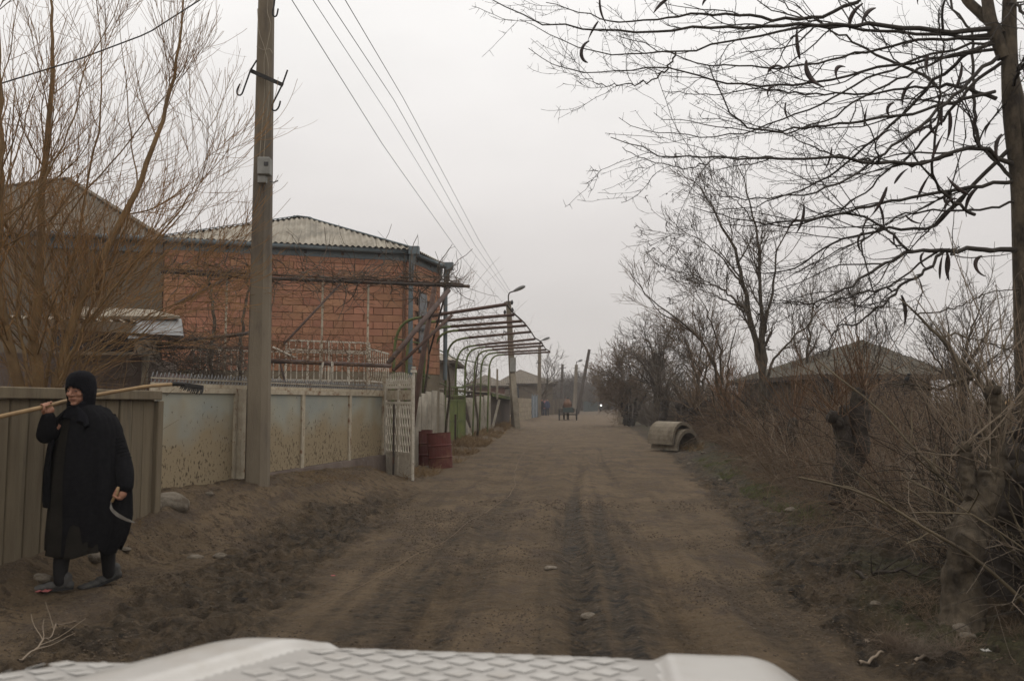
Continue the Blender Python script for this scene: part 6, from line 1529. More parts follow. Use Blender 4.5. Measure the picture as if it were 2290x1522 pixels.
# torso, hips, legs inside the clothes
limb(mb, [W(188, 935, .06), W(190, 985, .04), W(190, 1040, .04), W(188, 1090, .04)], (.11, .145, .15, .155), 14)
limb(mb, [W(170, 1090, .0), W(146, 1200, -.05), W(136, 1262, -.08), W(135, 1296, -.10)], (.085, .055, .042, .030)); limb(mb, [W(206, 1090, .06), W(236, 1180, .12), W(242, 1240, .15), W(243, 1276, .17)], (.085, .055, .042, .030))
# arms
wr1 = W(107, 926, -.14); el1 = W(104, 968, -.10); sh1 = W(146, 944, .02)
limb(mb, [sh1, el1 + (.01, 0, 0), wr1], (.05, .042, .030)); limb(mb, [W(230, 938, .08), W(266, 1010, .04), W(279, 1083, -.06)], (.052, .042, .028))
hand1 = W(106, 908, -.16); axis1 = unit(W(160, 893, -.02) - W(60, 918, -.24))
pm = grip(mb, hand1, axis1, (.10, .45, -.75), .016, .0092, .021, start=.25, sweep=4.0)
limb(mb, [wr1, pm], (.028, .027), 10, 8)
hand2 = W(263, 1101, -.10); axis2 = unit(W(264, 1094, -.10) - W(251, 1120, -.12))
pm2 = grip(mb, hand2, axis2, (.75, .5, .3), .012, .0088, .019, start=.2, sweep=3.9)
limb(mb, [W(279, 1083, -.05), pm2], (.026, .026), 10, 8)
body = fuse(mb, 'body', M['skin'], wo, .0048)
for s in (-1, 1):
    MB().ellipsoid(HD(s * .031, .0885, .001), (.011, .006, .0042), 10, 6, HR).build('eye', M['eye'], wo, smooth=True)
    MB().tube([HD(s * .012, .0985, .0225), HD(s * .030, .0955, .0275), HD(s * .050, .080, .019)], [.003, .0042, .002], 6).build('eyebrow', M['brow'], wo, smooth=True)
MB().tube([HD(-.023, .0865, -.0625), HD(-.008, .1010, -.0600), HD(.008, .1010, -.0605), HD(.023, .0865, -.0625)], [.0018, .0036, .0036, .0018], 6).build('lips', M['lips'], wo, smooth=True)
# headscarf: close cap with a face opening, falling onto the shoulders
prof = [(.142, .004, .004), (.139, .03, .035), (.128, .056, .066), (.108, .075, .088), (.08, .086, .103), (.045, .091, .110), (.01, .092, .112), (-.03, .089, .108), (-.065, .084, .102), (-.095, .080, .098), (-.118, .080, .094), (-.14, .088, .098), (-.17, .112, .108), (-.20, .135, .112)]
zz = np.linspace(0, len(prof) - 1, 46); pr = np.array(prof); pr = np.stack([np.interp(zz, np.arange(len(prof)), pr[:, i]) for i in range(3)], 1)
k = 64; vs, keep = [], []
for i, (z, rx, ry) in enumerate(pr):
    for j in range(k):
        a = 2 * math.pi * j / k; low = max(0, -z - .08) / .12; rp = 1 + .035 * low * math.sin(a * 7 + z * 30)
        x, y = rx * math.sin(a) * rp, ry * math.cos(a) * rp - .004; yy = y + (.012 if z < -.085 and math.cos(a) > 0 else 0)
        vs.append(HD(x, yy, z) + (0, 0, 0))
fs = []
for i in range(len(pr) - 1):
    for j in range(k):
        a = 2 * math.pi * (j + .5) / k; z = (pr[i, 0] + pr[i + 1, 0]) / 2; x = pr[i, 1] * math.sin(a)
        if math.cos(a) > 0 and (abs(x) / .068) ** 2.6 + (abs(z + .034) / (.068 if z > -.034 else .072)) ** 2.6 < 1: continue
        fs.append((i * k + j, i * k + (j + 1) % k, (i + 1) * k + (j + 1) % k, (i + 1) * k + j))
MB_ = MB(); MB_.add(vs, fs); sc_ = MB_.build('headscarf', M['black_cloth'], wo, smooth=True, fix=False); solid(sc_, .005)
mb = MB(); mb.tube(smooth_line([HD(-.02, .070, -.118), W(180, 922, -.11), W(176, 945, -.135)], 10, 1), np.linspace(.018, .024, 10), 10); mb.tube(smooth_line([HD(.03, .06, -.118), W(190, 928, -.10), W(194, 955, -.135)], 10, 1), np.linspace(.018, .022, 10), 10); mb.ellipsoid(HD(0, .085, -.118), (.025, .02, .02), 10, 8); fuse(mb, 'scarf_ends', M['black_cloth'], wo, .010)
# dress
sec = [(905, 170, 205, .07, .04), (922, 155, 218, .10, .04), (945, 136, 238, .125, .04), (975, 128, 246, .14, .04), (1010, 124, 248, .15, .03), (1060, 120, 252, .16, .02), (1110, 117, 256, .17, .02), (1160, 113, 258, .18, .02), (1205, 110, 258, .185, .02), (1228, 109, 254, .185, .02), (1236, 109, 252, .18, .02)]
def shell(sec, n, a0, a1, k, grow=0.0, fold=.03, hem=None, seed=0, nf=9):
    sec = np.array(sec, float); t = np.linspace(0, len(sec) - 1, n); S = np.stack([np.interp(t, np.arange(len(sec)), sec[:, i]) for i in range(5)], 1)
    out = []
    for i, (y, xl, xr, d, dy) in enumerate(S):
        f = i / (n - 1); ring = []
        for j in range(k):
            a = a0 + (a1 - a0) * j / (k if abs(a1 - a0 - 2 * math.pi) < 1e-6 else k - 1)
            w_ = math.sin(a * nf + seed + 1.5 * f); rip = 1 + fold * f ** 1.1 * (1.4 * (abs(w_) ** .6 * math.copysign(1, w_)) + .6 * math.sin(a * (nf * 1.9) + 2 * seed)) + .012 * math.sin(a * 23 + f * 9)
            cx, hw = (xl + xr) / 2, (xr - xl) / 2 + grow / .00337
            yy = y
            if hem is not None: yy = 915 + (y - 915) * (hem(a) - 915) / (sec[-1, 0] - 915)
            ca, sa = math.cos(a), math.sin(a); e_ = .85
            px = cx + hw * rip * math.copysign(abs(ca) ** e_, ca); dep = dy + (d + grow) * rip * math.copysign(abs(sa) ** e_, sa)
            q = W(cx, yy, 0); q[0] += (px - cx) * .00337; q[1] += dep; ring.append(q)
        out.append(ring)
    return np.array(out)
hem_d = lambda a: 1234 + 7 * math.sin(a * 3 + .5) - 18 * max(0, math.sin(a)) 
rg = shell(sec, 40, 0, 2 * math.pi, 96, 0, .055, hem_d, 1.3)
V, F_ = loft(rg, True, (True, False)); MB_ = MB(); MB_.add(V, F_); ds = MB_.build('dress', M['dress'], wo, smooth=True); solid(ds, -.006)
# cardigan: open down the front (front of the body faces down-left in the picture)
fr_ = -math.pi / 2 - .55
sec2 = [(908, 164, 208, .085, .04), (918, 152, 222, .11, .04), (934, 138, 242, .135, .05), (960, 128, 254, .15, .05), (1000, 122, 260, .165, .04), (1060, 116, 268, .185, .035), (1110, 112, 276, .185, .03), (1160, 110, 277, .18, .03), (1205, 110, 267, .17, .03), (1224, 112, 256, .16, .03)]
def hem_c(a):
    b = (a - fr_) % (2 * math.pi)          # 0 at the opening, grows anticlockwise towards the picture's right side
    return 1226 - 11 * math.sin(a * 5 + 1) if 0.2 < b < 4.3 else 1226 - 95 * sstep(4.3, 5.0, np.array(b)).item()
rg = shell(sec2, 36, fr_ + .34, fr_ + 2 * math.pi - .22, 110, .010, .042, hem_c, .4, 7)
V, F_ = loft(rg, False); MB_ = MB(); MB_.add(V, F_); cg = MB_.build('cardigan', M['knit'], wo, smooth=True); solid(cg, .012)
# sleeves
mb = MB(); limb(mb, [W(148, 945, .04), W(120, 962, -.03), el1 + (-.004, 0, -.012)], (.078, .074, .064), 16); limb(mb, [el1 + (-.004, 0, -.012), W(105, 950, -.125), W(108, 934, -.14)], (.066, .060, .050), 16)
fuse(mb, 'sleeve', M['knit'], wo, .010)
mb = MB(); limb(mb, [W(228, 932, .08), W(258, 985, .06), W(273, 1030, .02), W(281, 1060, -.03), W(281, 1086, -.06)], (.080, .078, .068, .066, .056), 16); fuse(mb, 'sleeve', M['knit'], wo, .010)
# knitted ribs across the back of the shoulder
for i in range(14):
    t = i / 13; p0 = W(226 + 42 * t ** .8, 898 + 130 * t, .03); mb = MB(); th = np.linspace(-.6, 1.5, 8); c_ = W(233 + 38 * t, 936 + 94 * t, .08 - .06 * t); rr = .082 - .012 * t
    dv = unit(np.array([.45, -.05, -1.0])); s1 = unit(np.cross(dv, (0, 1, 0))); s2 = np.cross(dv, s1)
    mb.tube([c_ + rr * (math.cos(a - .3) * (-s1) * -1 + math.sin(a - .3) * -s2 * -1) for a in th], .006, 6); mb.build('knit_rib', M['knit'], wo, smooth=True)
# legs, shoes
g1 = gz(*W(112, 1325, -.14)[:2]); g2 = gz(*W(238, 1298, .18)[:2])
a1_ = W(135, 1300, -.10); a1_[2] = max(a1_[2], g1 + .07)
limb_mb = MB(); limb(limb_mb, [W(146, 1200, -.05), W(136, 1262, -.08), a1_], (.068, .056, .046), 14); fuse(limb_mb, 'stocking', M['stocking'], wo, .010)
limb_mb = MB(); a2_ = W(243, 1280, .17); limb(limb_mb, [W(236, 1180, .12), W(242, 1240, .15), a2_], (.066, .055, .045), 14); fuse(limb_mb, 'stocking', M['stocking'], wo, .010)
def shoe(heel, d, g, lift, name='shoe'):
    d = unit(np.array([d[0], d[1], 0.0])); s = np.array([d[1], -d[0], 0]); mb = MB(); h = np.array([heel[0], heel[1], g + .002])
    for f, w, hh in ((-.015, .030, .035), (.04, .034, .040), (.10, .037, .033), (.155, .042, .026), (.20, .040, .021), (.232, .028, .017)):
        mb.ellipsoid(h + d * f + (0, 0, hh + lift * max(0, 1 - f / .16)), (.045, w, hh) if abs(d[0]) > .5 else (w, .045, hh), 12, 8)
    limb(mb, [h + d * .01 + (0, 0, .05 + lift), h + d * .0 + (0, 0, .085 + lift)], (.040, .043), 12, 4)
    o = fuse(mb, name, M['shoe'], wo, .008)
    mb = MB(); mb.prism([h + d * a + s * b + (0, 0, .0 + lift * max(0, 1 - a / .16)) for a, b in ((-.05, -.02), (-.05, .02), (.05, .036), (.16, .044), (.22, .036), (.255, .0), (.22, -.036), (.16, -.044), (.05, -.036))], (0, 0, .014)); mb.build('sole', M['rubber'], wo)
shoe(a1_ + (.03, .02, 0), (-.92, -.38), g1, 0.0); shoe(a2_ + (.02, .05, 0), (-.62, -.78), g2, .035)

# ---------------- what she carries
rk = thing('rake', 'long wooden handled rake with dark iron tines over the woman shoulder', 'rake', W(230, 880, .26))
pts = smooth_line([W(-60, 944, -.46), W(0, 931, -.36), W(106, 908, -.16), W(130, 901, -.03), W(160, 893, .13), W(230, 880, .30), W(330, 863, .50), W(402, 858, .64)], 40, 2)
MB().tube(pts, np.linspace(.0165, .0145, 40), 10).build('handle', M['handle_wood'], rk, smooth=True)
MB().tube([W(385, 858, .60), W(405, 858, .65), W(416, 858, .67)], [.020, .020, .014], 10).build('socket', M['black_iron'], rk, smooth=True)
MB().beam(W(404, 858, .66), W(455, 866, .70), .03, .035).build('head_bar', M['black_iron'], rk, bevel=.004)
for i in range(13):
    t = i / 12; a = W(406 + 48 * t, 860 + 6 * t, .66 + .04 * t); L_ = (.035 + .02 * min(1, t * 2)) * random.uniform(.8, 1.2)
    MB().tube([a, a + (.004, -.015, -L_ * .6), a + (.002, -.035, -L_)], [.0075, .0065, .004], 6).build('tine', M['black_iron'], rk, smooth=True)
sk = thing('sickle', 'small curved sickle in the lowered hand of the woman', 'sickle', W(258, 1110, -.11))
MB().tube([W(266, 1088, -.10), W(259, 1106, -.11), W(250, 1122, -.12)], [.012, .013, .010], 10).build('handle', M['handle_wood'], sk, smooth=True)
cb = smooth_line([W(250, 1119, -.12), W(246, 1128, -.12), W(250, 1139, -.13), W(262, 1150, -.14), (W(280, 1160, -.15)), W(302, 1168, -.16)], 24, 1); wd = np.interp(np.linspace(0, 1, 24), [0, .15, .5, .85, 1], [.010, .018, .026, .018, .003])
tg = unit(np.gradient(cb, axis=0)); nr = unit(np.cross(tg, (0, 1, 0)))
vs = []; 
for i in range(24): vs += [cb[i] - nr[i] * wd[i] / 2 + (0, -.0015, 0), cb[i] + nr[i] * wd[i] / 2 + (0, 0, 0), cb[i] - nr[i] * wd[i] / 2 + (0, .0015, 0)]
fs = []
for i in range(23):
    for j in range(3): fs.append((i * 3 + j, i * 3 + (j + 1) % 3, (i + 1) * 3 + (j + 1) % 3, (i + 1) * 3 + j))
fs += [(0, 2, 1), (69, 70, 71)]
MB().add(vs, fs).build('blade', M['steel'], sk)

# ---------------- three children far down the street
def small_person(label, px, Y, h, top, bottom, face=-1, stride=.12, group='people far down the street'):
    b = P(px, 930, Y); b[2] = gz(b[0], b[1]); s = h / 1.6
    t = thing('person', label, 'person', b, group)
    q = lambda x, y, z: b + np.array([x, y * 1.0, z]) * s
    mb = MB()
    mb.ellipsoid(q(0, 0, 1.49), (.085 * s, .095 * s, .115 * s), 12, 10); mb.ellipsoid(q(0, -.10, 1.475), (.018 * s, .025 * s, .025 * s), 8, 6)
    limb(mb, [q(0, 0, 1.4), q(0, .01, 1.28)], (.05 * s, .055 * s), 10, 6); limb(mb, [q(0, .01, 1.25), q(0, 0, .85)], (.12 * s, .13 * s), 12, 8)
    hands = []
    for sd in (-1, 1):
        limb(mb, [q(sd * .17, 0, 1.24), q(sd * .23, .02 * sd, 1.0), q(sd * .23, -.06 * sd, .78)], (.05 * s, .042 * s, .03 * s), 10, 10)
        for f in range(4): limb(mb, [q(sd * .23 + (f - 1.5) * .012, -.065 * sd, .76), q(sd * .23 + (f - 1.5) * .014, -.08 * sd, .70 + .008 * abs(f - 1.5))], (.010 * s, .008 * s), 6, 4)
        limb(mb, [q(sd * .21, -.08 * sd, .77), q(sd * .195, -.10 * sd, .73)], (.010 * s, .008 * s), 6, 4)
        limb(mb, [q(sd * .08, 0, .85), q(sd * .09, -stride * sd * .5, .46), q(sd * .09, -stride * sd + .03, .06)], (.085 * s, .06 * s, .042 * s), 10, 10)
        mb.ellipsoid(q(sd * .09, -stride * sd - .04, .035), (.04 * s, .10 * s, .035 * s), 10, 6)
    fuse(mb, 'body', M['skin'], t, .014 * s)
    mb = MB(); limb(mb, [q(0, .01, 1.30), q(0, .01, 1.05), q(0, 0, .80)], (.15 * s, .17 * s, .165 * s), 14, 10)
    for sd in (-1, 1): limb(mb, [q(sd * .17, 0, 1.25), q(sd * .23, .02 * sd, 1.0), q(sd * .23, -.055 * sd, .80)], (.065 * s, .058 * s, .05 * s), 10, 10)
    fuse(mb, 'jacket', M[top], t, .02 * s)
    mb = MB()
    for sd in (-1, 1): limb(mb, [q(sd * .08, 0, .84), q(sd * .09, -stride * sd * .5, .46), q(sd * .09, -stride * sd + .03, .08)], (.10 * s, .075 * s, .062 * s), 10, 10)
    fuse(mb, 'trousers', M[bottom], t, .02 * s)
    mb = MB(); mb.ellipsoid(q(0, .02, 1.53), (.095 * s, .10 * s, .10 * s), 12, 8); mb.build('hair', M['hair_dark'], t, smooth=True)
    for sd in (-1, 1): MB().ellipsoid(q(sd * .09, -stride * sd - .04, .035), (.046 * s, .108 * s, .04 * s), 10, 6).build('shoe', M['rubber'], t, smooth=True)
small_person('far walker in blue jacket, rightmost of the group by the lamp pole', 1224, 78, 1.62, 'cloth_blue', 'cloth_dark')
small_person('far walker in pink jacket, middle of the group by the lamp pole', 1218, 79.2, 1.55, 'cloth_pink', 'cloth_blue')
small_person('far walker in dark clothes, leftmost of the group by the lamp pole', 1212, 78.4, 1.6, 'cloth_dark', 'cloth_dark')

# ---------------- horse cart seen from behind
YC = 61
cx_, cz_ = P(1270, 940, YC)[0], None
gx = gz(cx_, YC)
def Cq(x, y, z): return np.array([cx_ + x, YC + y, gx + z])
ct_ = thing('horse_cart', 'two wheeled dark horse cart driving away down the dirt road', 'cart', Cq(0, 0, 0))
for sd in (-1, 1):
    th = np.linspace(0, 2 * math.pi, 29); c = Cq(sd * .66, 0, .45)
    ring = np.array([c + (0, .42 * math.cos(a), .42 * math.sin(a)) for a in th])
    wh = MB().tube(ring, .035, 6, cap=False).build('wheel', M['rubber'], ct_, smooth=True)
    for a in th[:-1:3]: MB().beam(c, c + np.array((0, .41 * math.cos(a), .41 * math.sin(a))), .03, .03, up=(1, 0, 0)).build('spoke', M['dark_wood'], wh)
    MB().tube([c - (.08, 0, 0), c + (.08, 0, 0)], .07, 10).build('hub', M['dark_metal'], wh)
MB().tube([Cq(-.68, 0, .45), Cq(.68, 0, .45)], .04, 8).build('axle', M['dark_metal'], ct_)
MB().box(Cq(0, .2, .62), (.95, 1.3, .06)).build('bed', M['dark_wood'], ct_); MB().box(Cq(0, -.44, .80), (.80, .05, .34)).build('tailboard', M['dark_green'], ct_)
for sd in (-1, 1):
    MB().beam(Cq(sd * .46, -.45, .78), Cq(sd * .52, .85, .78), .05, .26).build('side_board', M['dark_wood'], ct_); MB().beam(Cq(sd * .40, .6, .58), Cq(sd * .32, 3.2, .95), .05, .05).build('shaft', M['wood'], ct_)
MB().box(Cq(0, .15, .92), (.85, .35, .08)).build('seat_board', M['wood'], ct_)
dr = thing('person', 'hunched driver in a rust brown jacket sitting on the cart', 'person', Cq(0, .15, .96))
mb = MB(); mb.ellipsoid(Cq(0, .22, 1.62), (.09, .10, .12), 12, 10); limb(mb, [Cq(0, .2, 1.52), Cq(0, .15, 1.35), Cq(0, .12, 1.02)], (.055, .13, .14), 12, 10)
for sd in (-1, 1):
    limb(mb, [Cq(sd * .19, .17, 1.38), Cq(sd * .27, .30, 1.15), Cq(sd * .13, .55, 1.12)], (.055, .045, .032), 10, 10); mb.ellipsoid(Cq(sd * .12, .60, 1.12), (.03, .045, .04), 8, 6)
    limb(mb, [Cq(sd * .10, .15, 1.02), Cq(sd * .13, .60, 1.02), Cq(sd * .13, .72, .68)], (.09, .07, .05), 10, 10); mb.ellipsoid(Cq(sd * .13, .78, .665), (.045, .11, .04), 8, 6)
fuse(mb, 'body', M['skin'], dr, .015)
mb = MB(); limb(mb, [Cq(0, .18, 1.45), Cq(0, .10, 1.25), Cq(0, .10, 1.03)], (.20, .27, .24), 14, 10)
for sd in (-1, 1): limb(mb, [Cq(sd * .20, .17, 1.38), Cq(sd * .29, .30, 1.15), Cq(sd * .14, .53, 1.12)], (.085, .075, .055), 10, 10)
fuse(mb, 'jacket', M['jacket_brown'], dr, .02)
mb = MB(); 
for sd in (-1, 1): limb(mb, [Cq(sd * .10, .15, 1.02), Cq(sd * .13, .60, 1.02), Cq(sd * .13, .72, .70)], (.11, .09, .07), 10, 10)
fuse(mb, 'trousers', M['cloth_dark'], dr, .02)
MB().ellipsoid(Cq(0, .20, 1.68), (.10, .115, .085), 12, 8).build('cap', M['cloth_dark'], dr, smooth=True)
ho = thing('horse', 'dark brown horse pulling the cart ahead of the driver', 'horse', Cq(0, 2.4, 0))
mb = MB(); limb(mb, [Cq(0, 1.7, 1.12), Cq(0, 2.2, 1.05), Cq(0, 2.75, 1.08)], (.27, .27, .27), 14, 12); limb(mb, [Cq(0, 2.8, 1.15), Cq(0, 3.1, 1.42), Cq(0, 3.3, 1.68)], (.20, .15, .11), 12, 10); limb(mb, [Cq(0, 3.3, 1.70), Cq(0, 3.55, 1.52), Cq(0, 3.72, 1.40)], (.11, .085, .06), 10, 8)
for sd in (-1, 1):
    mb.ellipsoid(Cq(sd * .06, 3.27, 1.84), (.03, .03, .07), 8, 6)
    limb(mb, [Cq(sd * .15, 2.75, .95), Cq(sd * .15, 2.78 + sd * .08, .52), Cq(sd * .15, 2.76 + sd * .05, .08)], (.12, .065, .045), 10, 10); limb(mb, [Cq(sd * .16, 1.75, 1.0), Cq(sd * .16, 1.88, .72), Cq(sd * .16, 1.62, .48), Cq(sd * .16, 1.66 + sd * .06, .08)], (.17, .11, .065, .045), 10, 12)
    mb.ellipsoid(Cq(sd * .15, 2.80 + sd * .05, .04), (.055, .07, .045), 8, 6); mb.ellipsoid(Cq(sd * .16, 1.68 + sd * .06, .04), (.055, .07, .045), 8, 6)
fuse(mb, 'body', M['horse'], ho, .022)
mb = MB(); mb.tube(smooth_line([Cq(0, 1.48, 1.22), Cq(0, 1.36, 1.0), Cq(0, 1.40, .55)], 10, 1), np.linspace(.05, .03, 10), 8); mb.build('tail', M['hair_dark'], ho, smooth=True)

# ---------------- far vehicle with one lamp lit
YM = 118; mx = P(1343, 915, YM)[0]; mg = gz(mx, YM)
def Mq(x, y, z): return np.array([mx + x, YM + y, mg + z])
mo = thing('motorcycle', 'dark far vehicle coming round the bend with one bright headlight', 'motorcycle', Mq(0, 0, 0))
for y in (-.65, .65):
    th = np.linspace(0, 2 * math.pi, 21); MB().tube(np.array([Mq(0, y + .29 * math.cos(a), .31 + .29 * math.sin(a)) for a in th]), .055, 8, cap=False).build('wheel', M['rubber'], mo, smooth=True)
mb = MB(); limb(mb, [Mq(0, -.35, .85), Mq(0, .0, .80), Mq(0, .55, .78)], (.14, .15, .12), 10, 8); limb(mb, [Mq(0, -.1, .45), Mq(0, .2, .42)], (.20, .2), 10, 6); fuse(mb, 'body', M['cloth_dark'], mo, .03)
for sd in (-1, 1): MB().tube([Mq(sd * .09, -.65, .31), Mq(sd * .09, -.45, .95), Mq(sd * .35, -.32, 1.05)], .03, 6).build('fork', M['dark_metal'], mo)
MB().ellipsoid(Mq(0, -.62, .88), (.13, .08, .13), 14, 10).build('headlight', M['lamp_lit'], mo, smooth=True)
ri = thing('person', 'dark clad rider on the far vehicle with the bright headlight', 'person', Mq(0, .15, .85))
mb = MB(); mb.ellipsoid(Mq(0, .12, 1.55), (.10, .11, .13), 10, 8); limb(mb, [Mq(0, .15, 1.44), Mq(0, .22, 1.2), Mq(0, .25, .92)], (.08, .18, .17), 12, 8)
for sd in (-1, 1): limb(mb, [Mq(sd * .2, .18, 1.33), Mq(sd * .33, .0, 1.12), Mq(sd * .33, -.28, 1.06)], (.07, .06, .045), 8, 8); limb(mb, [Mq(sd * .12, .25, .90), Mq(sd * .24, -.10, .72), Mq(sd * .2, .05, .35)], (.10, .08, .06), 8, 8)
fuse(mb, 'body', M['cloth_dark'], ri, .03)

# ---------------- small bird on the low branch
bp = P(2026, 858, 5.93)
bd = thing('bird', 'small dark bird perched on a bare branch before the mossy roofed house', 'bird', bp)
mb = MB(); limb(mb, [bp + (0, 0, .022), bp + (.012, 0, .045), bp + (.018, 0, .058)], (.016, .018, .012), 10, 10); mb.ellipsoid(bp + (.022, -.004, .070), (.012, .011, .011), 10, 8); limb(mb, [bp + (-.004, 0, .015), bp + (-.018, .002, -.015), bp + (-.022, .002, -.028)], (.010, .006, .005), 8, 8)
fuse(mb, 'body', M['feather'], bd, .0035)
MB().tube([bp + (.030, -.006, .071), bp + (.044, -.009, .069)], [.004, .001], 6).build('beak', M['black_iron'], bd)
for s in (-1, 1): MB().tube([bp + (.006, s * .005, .018), bp + (.006, s * .005, .0)], .0015, 4).build('leg', M['black_iron'], bd)
# ================================================================== the car's bonnet in the foreground
CY0, CY1 = .95, 1.76
def xl_(y): return -.515 + (y - 1.48) * (.145 / .27)
def xr_(y): return .272 + (y - 1.48) * (.03 / .27)
def bonnet_z(x, y):
    x = np.asarray(x, float); y = np.asarray(y, float)
    crown = .872 - .024 * (x + .37) / .68 - .03 * sstep(1.62, 1.80, y) + .05 * (1.76 - y)
    l = xl_(y) - x; r = x - xr_(y)
    up = .020 * sstep(0, .035, l) * (1 - sstep(.10, .24, l)) - .058 * sstep(.16, .33, l) - .18 * sstep(.55, .74, l)
    up = up + .018 * sstep(-.005, .03, r) * (1 - sstep(.18, .28, r)) - .24 * sstep(.22, .54, r)
    return crown + .024 + up * (1 - .35 * sstep(1.66, 1.78, y))
car = thing('car', 'white car bonnet with raised ribs and raised diamonds imitating a reflected lattice filling the bottom edge', 'car', (-.1, 1.2, 0))
xs = np.linspace(-1.25, .80, 220); ys = np.linspace(CY0, CY1, 90)
X, Y = np.meshgrid(xs, ys); Yc = Y + .035 * np.clip(1 - ((X + .03) / .9) ** 2, -.6, 1) - .03
Z = bonnet_z(X, Yc)
V = np.stack([X, Yc, Z], -1).reshape(-1, 3); nr_, nc_ = X.shape; idx = np.arange(nr_ * nc_).reshape(nr_, nc_)
F = np.stack([idx[:-1, :-1], idx[:-1, 1:], idx[1:, 1:], idx[1:, :-1]], -1).reshape(-1, 4)
cxm = V[F][:, :, 0].mean(1); cym = V[F][:, :, 1].mean(1); center = (cxm > xl_(cym)) & (cxm < xr_(cym)); wing = cxm < xl_(cym) - .31
me = mesh_from(V - root_loc(car), F, True); me.materials.append(M['car_white']); me.materials.append(M['car_panel'])
me.polygons.foreach_set('material_index', (center | wing).astype(np.int32))
link('bonnet', me, None, car)
# rolled front edge down to the grille
fe = V.reshape(nr_, nc_, 3)[-1]; rows = [fe, fe + (0, .018, -.012), fe + (0, .028, -.04), fe + (0, .03, -.30)]
Vf, Ff = loft(np.array(rows), False); mbb = MB(); mbb.add(Vf, Ff); mbb.build('front_edge', M['car_white'], car, smooth=True)
for sx_, c in ((-1, xs[0]), (1, xs[-1])):
    ed = V.reshape(nr_, nc_, 3)[:, 0 if sx_ < 0 else -1]; Vf, Ff = loft(np.array([ed, ed + (sx_ * .01, 0, -.35)]), False); mbb = MB(); mbb.add(Vf, Ff); mbb.build('fender', M['car_white'], car, smooth=True)
MB().box((-.22, 1.80, .42), (1.9, .10, .16)).build('bumper', M['rubber'], car, bevel=.02)
for sx_ in (-1, 1):
    th = np.linspace(0, 2 * math.pi, 25); c = np.array([-.22 + sx_ * .78, 1.1, .31]); wh = MB().tube(np.array([c + (0, .24 * math.cos(a), .24 * math.sin(a)) for a in th]), .08, 10, cap=False).build('wheel', M['rubber'], car, smooth=True); MB().tube([c - (.07, 0, 0), c + (.07, 0, 0)], .19, 16).build('rim', M['tin'], wh)
# lattice reflection built as low raised diamonds, paler than the panel
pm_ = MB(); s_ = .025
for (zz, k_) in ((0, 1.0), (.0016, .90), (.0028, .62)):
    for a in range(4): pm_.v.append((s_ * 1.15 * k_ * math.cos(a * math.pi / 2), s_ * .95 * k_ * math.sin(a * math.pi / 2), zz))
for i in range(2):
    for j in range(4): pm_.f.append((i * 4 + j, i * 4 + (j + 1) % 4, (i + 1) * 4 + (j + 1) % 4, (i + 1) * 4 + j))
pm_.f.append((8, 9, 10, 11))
pme = mesh_from(np.array(pm_.v), pm_.f); pme.materials.append(M['car_reflection']); lc = root_loc(car)
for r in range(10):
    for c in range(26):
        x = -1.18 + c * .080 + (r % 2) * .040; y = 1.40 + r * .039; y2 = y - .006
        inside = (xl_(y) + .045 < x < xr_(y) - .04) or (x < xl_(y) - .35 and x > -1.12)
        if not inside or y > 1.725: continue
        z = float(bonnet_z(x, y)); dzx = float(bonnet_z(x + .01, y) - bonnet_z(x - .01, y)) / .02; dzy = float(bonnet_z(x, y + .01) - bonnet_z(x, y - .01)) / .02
        o = bpy.data.objects.new('reflected_diamond', pme); col.objects.link(o); o.parent = car; o.location = (x - lc[0], y - lc[1], z + .0015 - lc[2]); o.rotation_euler = (math.atan(dzy), -math.atan(dzx), .12)

# ================================================================== stones, cord, sticks, litter
def stone_mesh(seed):
    bm = bmesh.new(); bmesh.ops.create_icosphere(bm, subdivisions=3, radius=1.0); r = np.random.default_rng(seed); off = r.random(3) * 50
    for v in bm.verts:
        n = v.co.normalized(); d = .80 + .28 * float(vnoise(np.array([n.x * 1.6 + off[0]]), np.array([n.y * 1.6 + n.z * 2.1 + off[1]]))[0]) + .10 * float(vnoise(np.array([n.x * 5 + off[2]]), np.array([n.y * 5 + n.z * 4]))[0]); v.co = n * d
    me = bpy.data.meshes.new('stone'); bm.to_mesh(me); bm.free(); me.polygons.foreach_set('use_smooth', np.ones(len(me.polygons), dtype=bool)); me.materials.append(M['stone']); return me
sm_ = [stone_mesh(i) for i in range(5)]
def stone(label, px, py, w, h, k, d=None, rz=0.0, sink=.35):
    p = ground_at(px, py); s = p[1] / F_PX; o = bpy.data.objects.new('stone', sm_[k]); col.objects.link(o)
    o.scale = (w * s / 2, (d or w * .8) * s / 2, h * s / 2 * 1.15); o.rotation_euler = (0, 0, rz); o.location = (p[0], p[1], gz(p[0], p[1]) + h * s * (.5 - sink)); tag(o, label, 'stone', 'loose stones beside the street'); return o
stone('big half buried boulder at the corner of the panel wall', 380, 1128, 84, 48, 0, 70, .3, .5)
stone('pale egg shaped stone at the foot of the board fence end', 349, 1137, 26, 19, 1, 20, .2, .3)
stone('smooth pale stone in the mud, wider of the two side by side', 436, 1247, 40, 16, 2, 30)
stone('smaller grey stone in the mud, beside the wider pale stone', 492, 1246, 34, 14, 3, 26)
stone('grey stone lying behind the woman rear foot', 210, 1262, 34, 24, 4, 30)
stone('flat pale stone beside the woman leading shoe', 92, 1302, 50, 22, 2, 36)
stone('little pale stone on the bank below the first wall panel', 468, 1108, 20, 10, 1)
stone('flat pale stone by the woman coat hem', 280, 1229, 26, 9, 3)
stone('muddy stone lodged in the tyre rut', 1318, 1368, 38, 15, 0, 30)
stone('flat pale stone on the road crown', 1232, 1277, 30, 9, 2, 22)
stone('pale stone on the right verge, near the small grass patch', 1770, 1150, 28, 12, 1)
stone('flat stone by the grass patch, next to the pale one', 1725, 1152, 14, 8, 4)
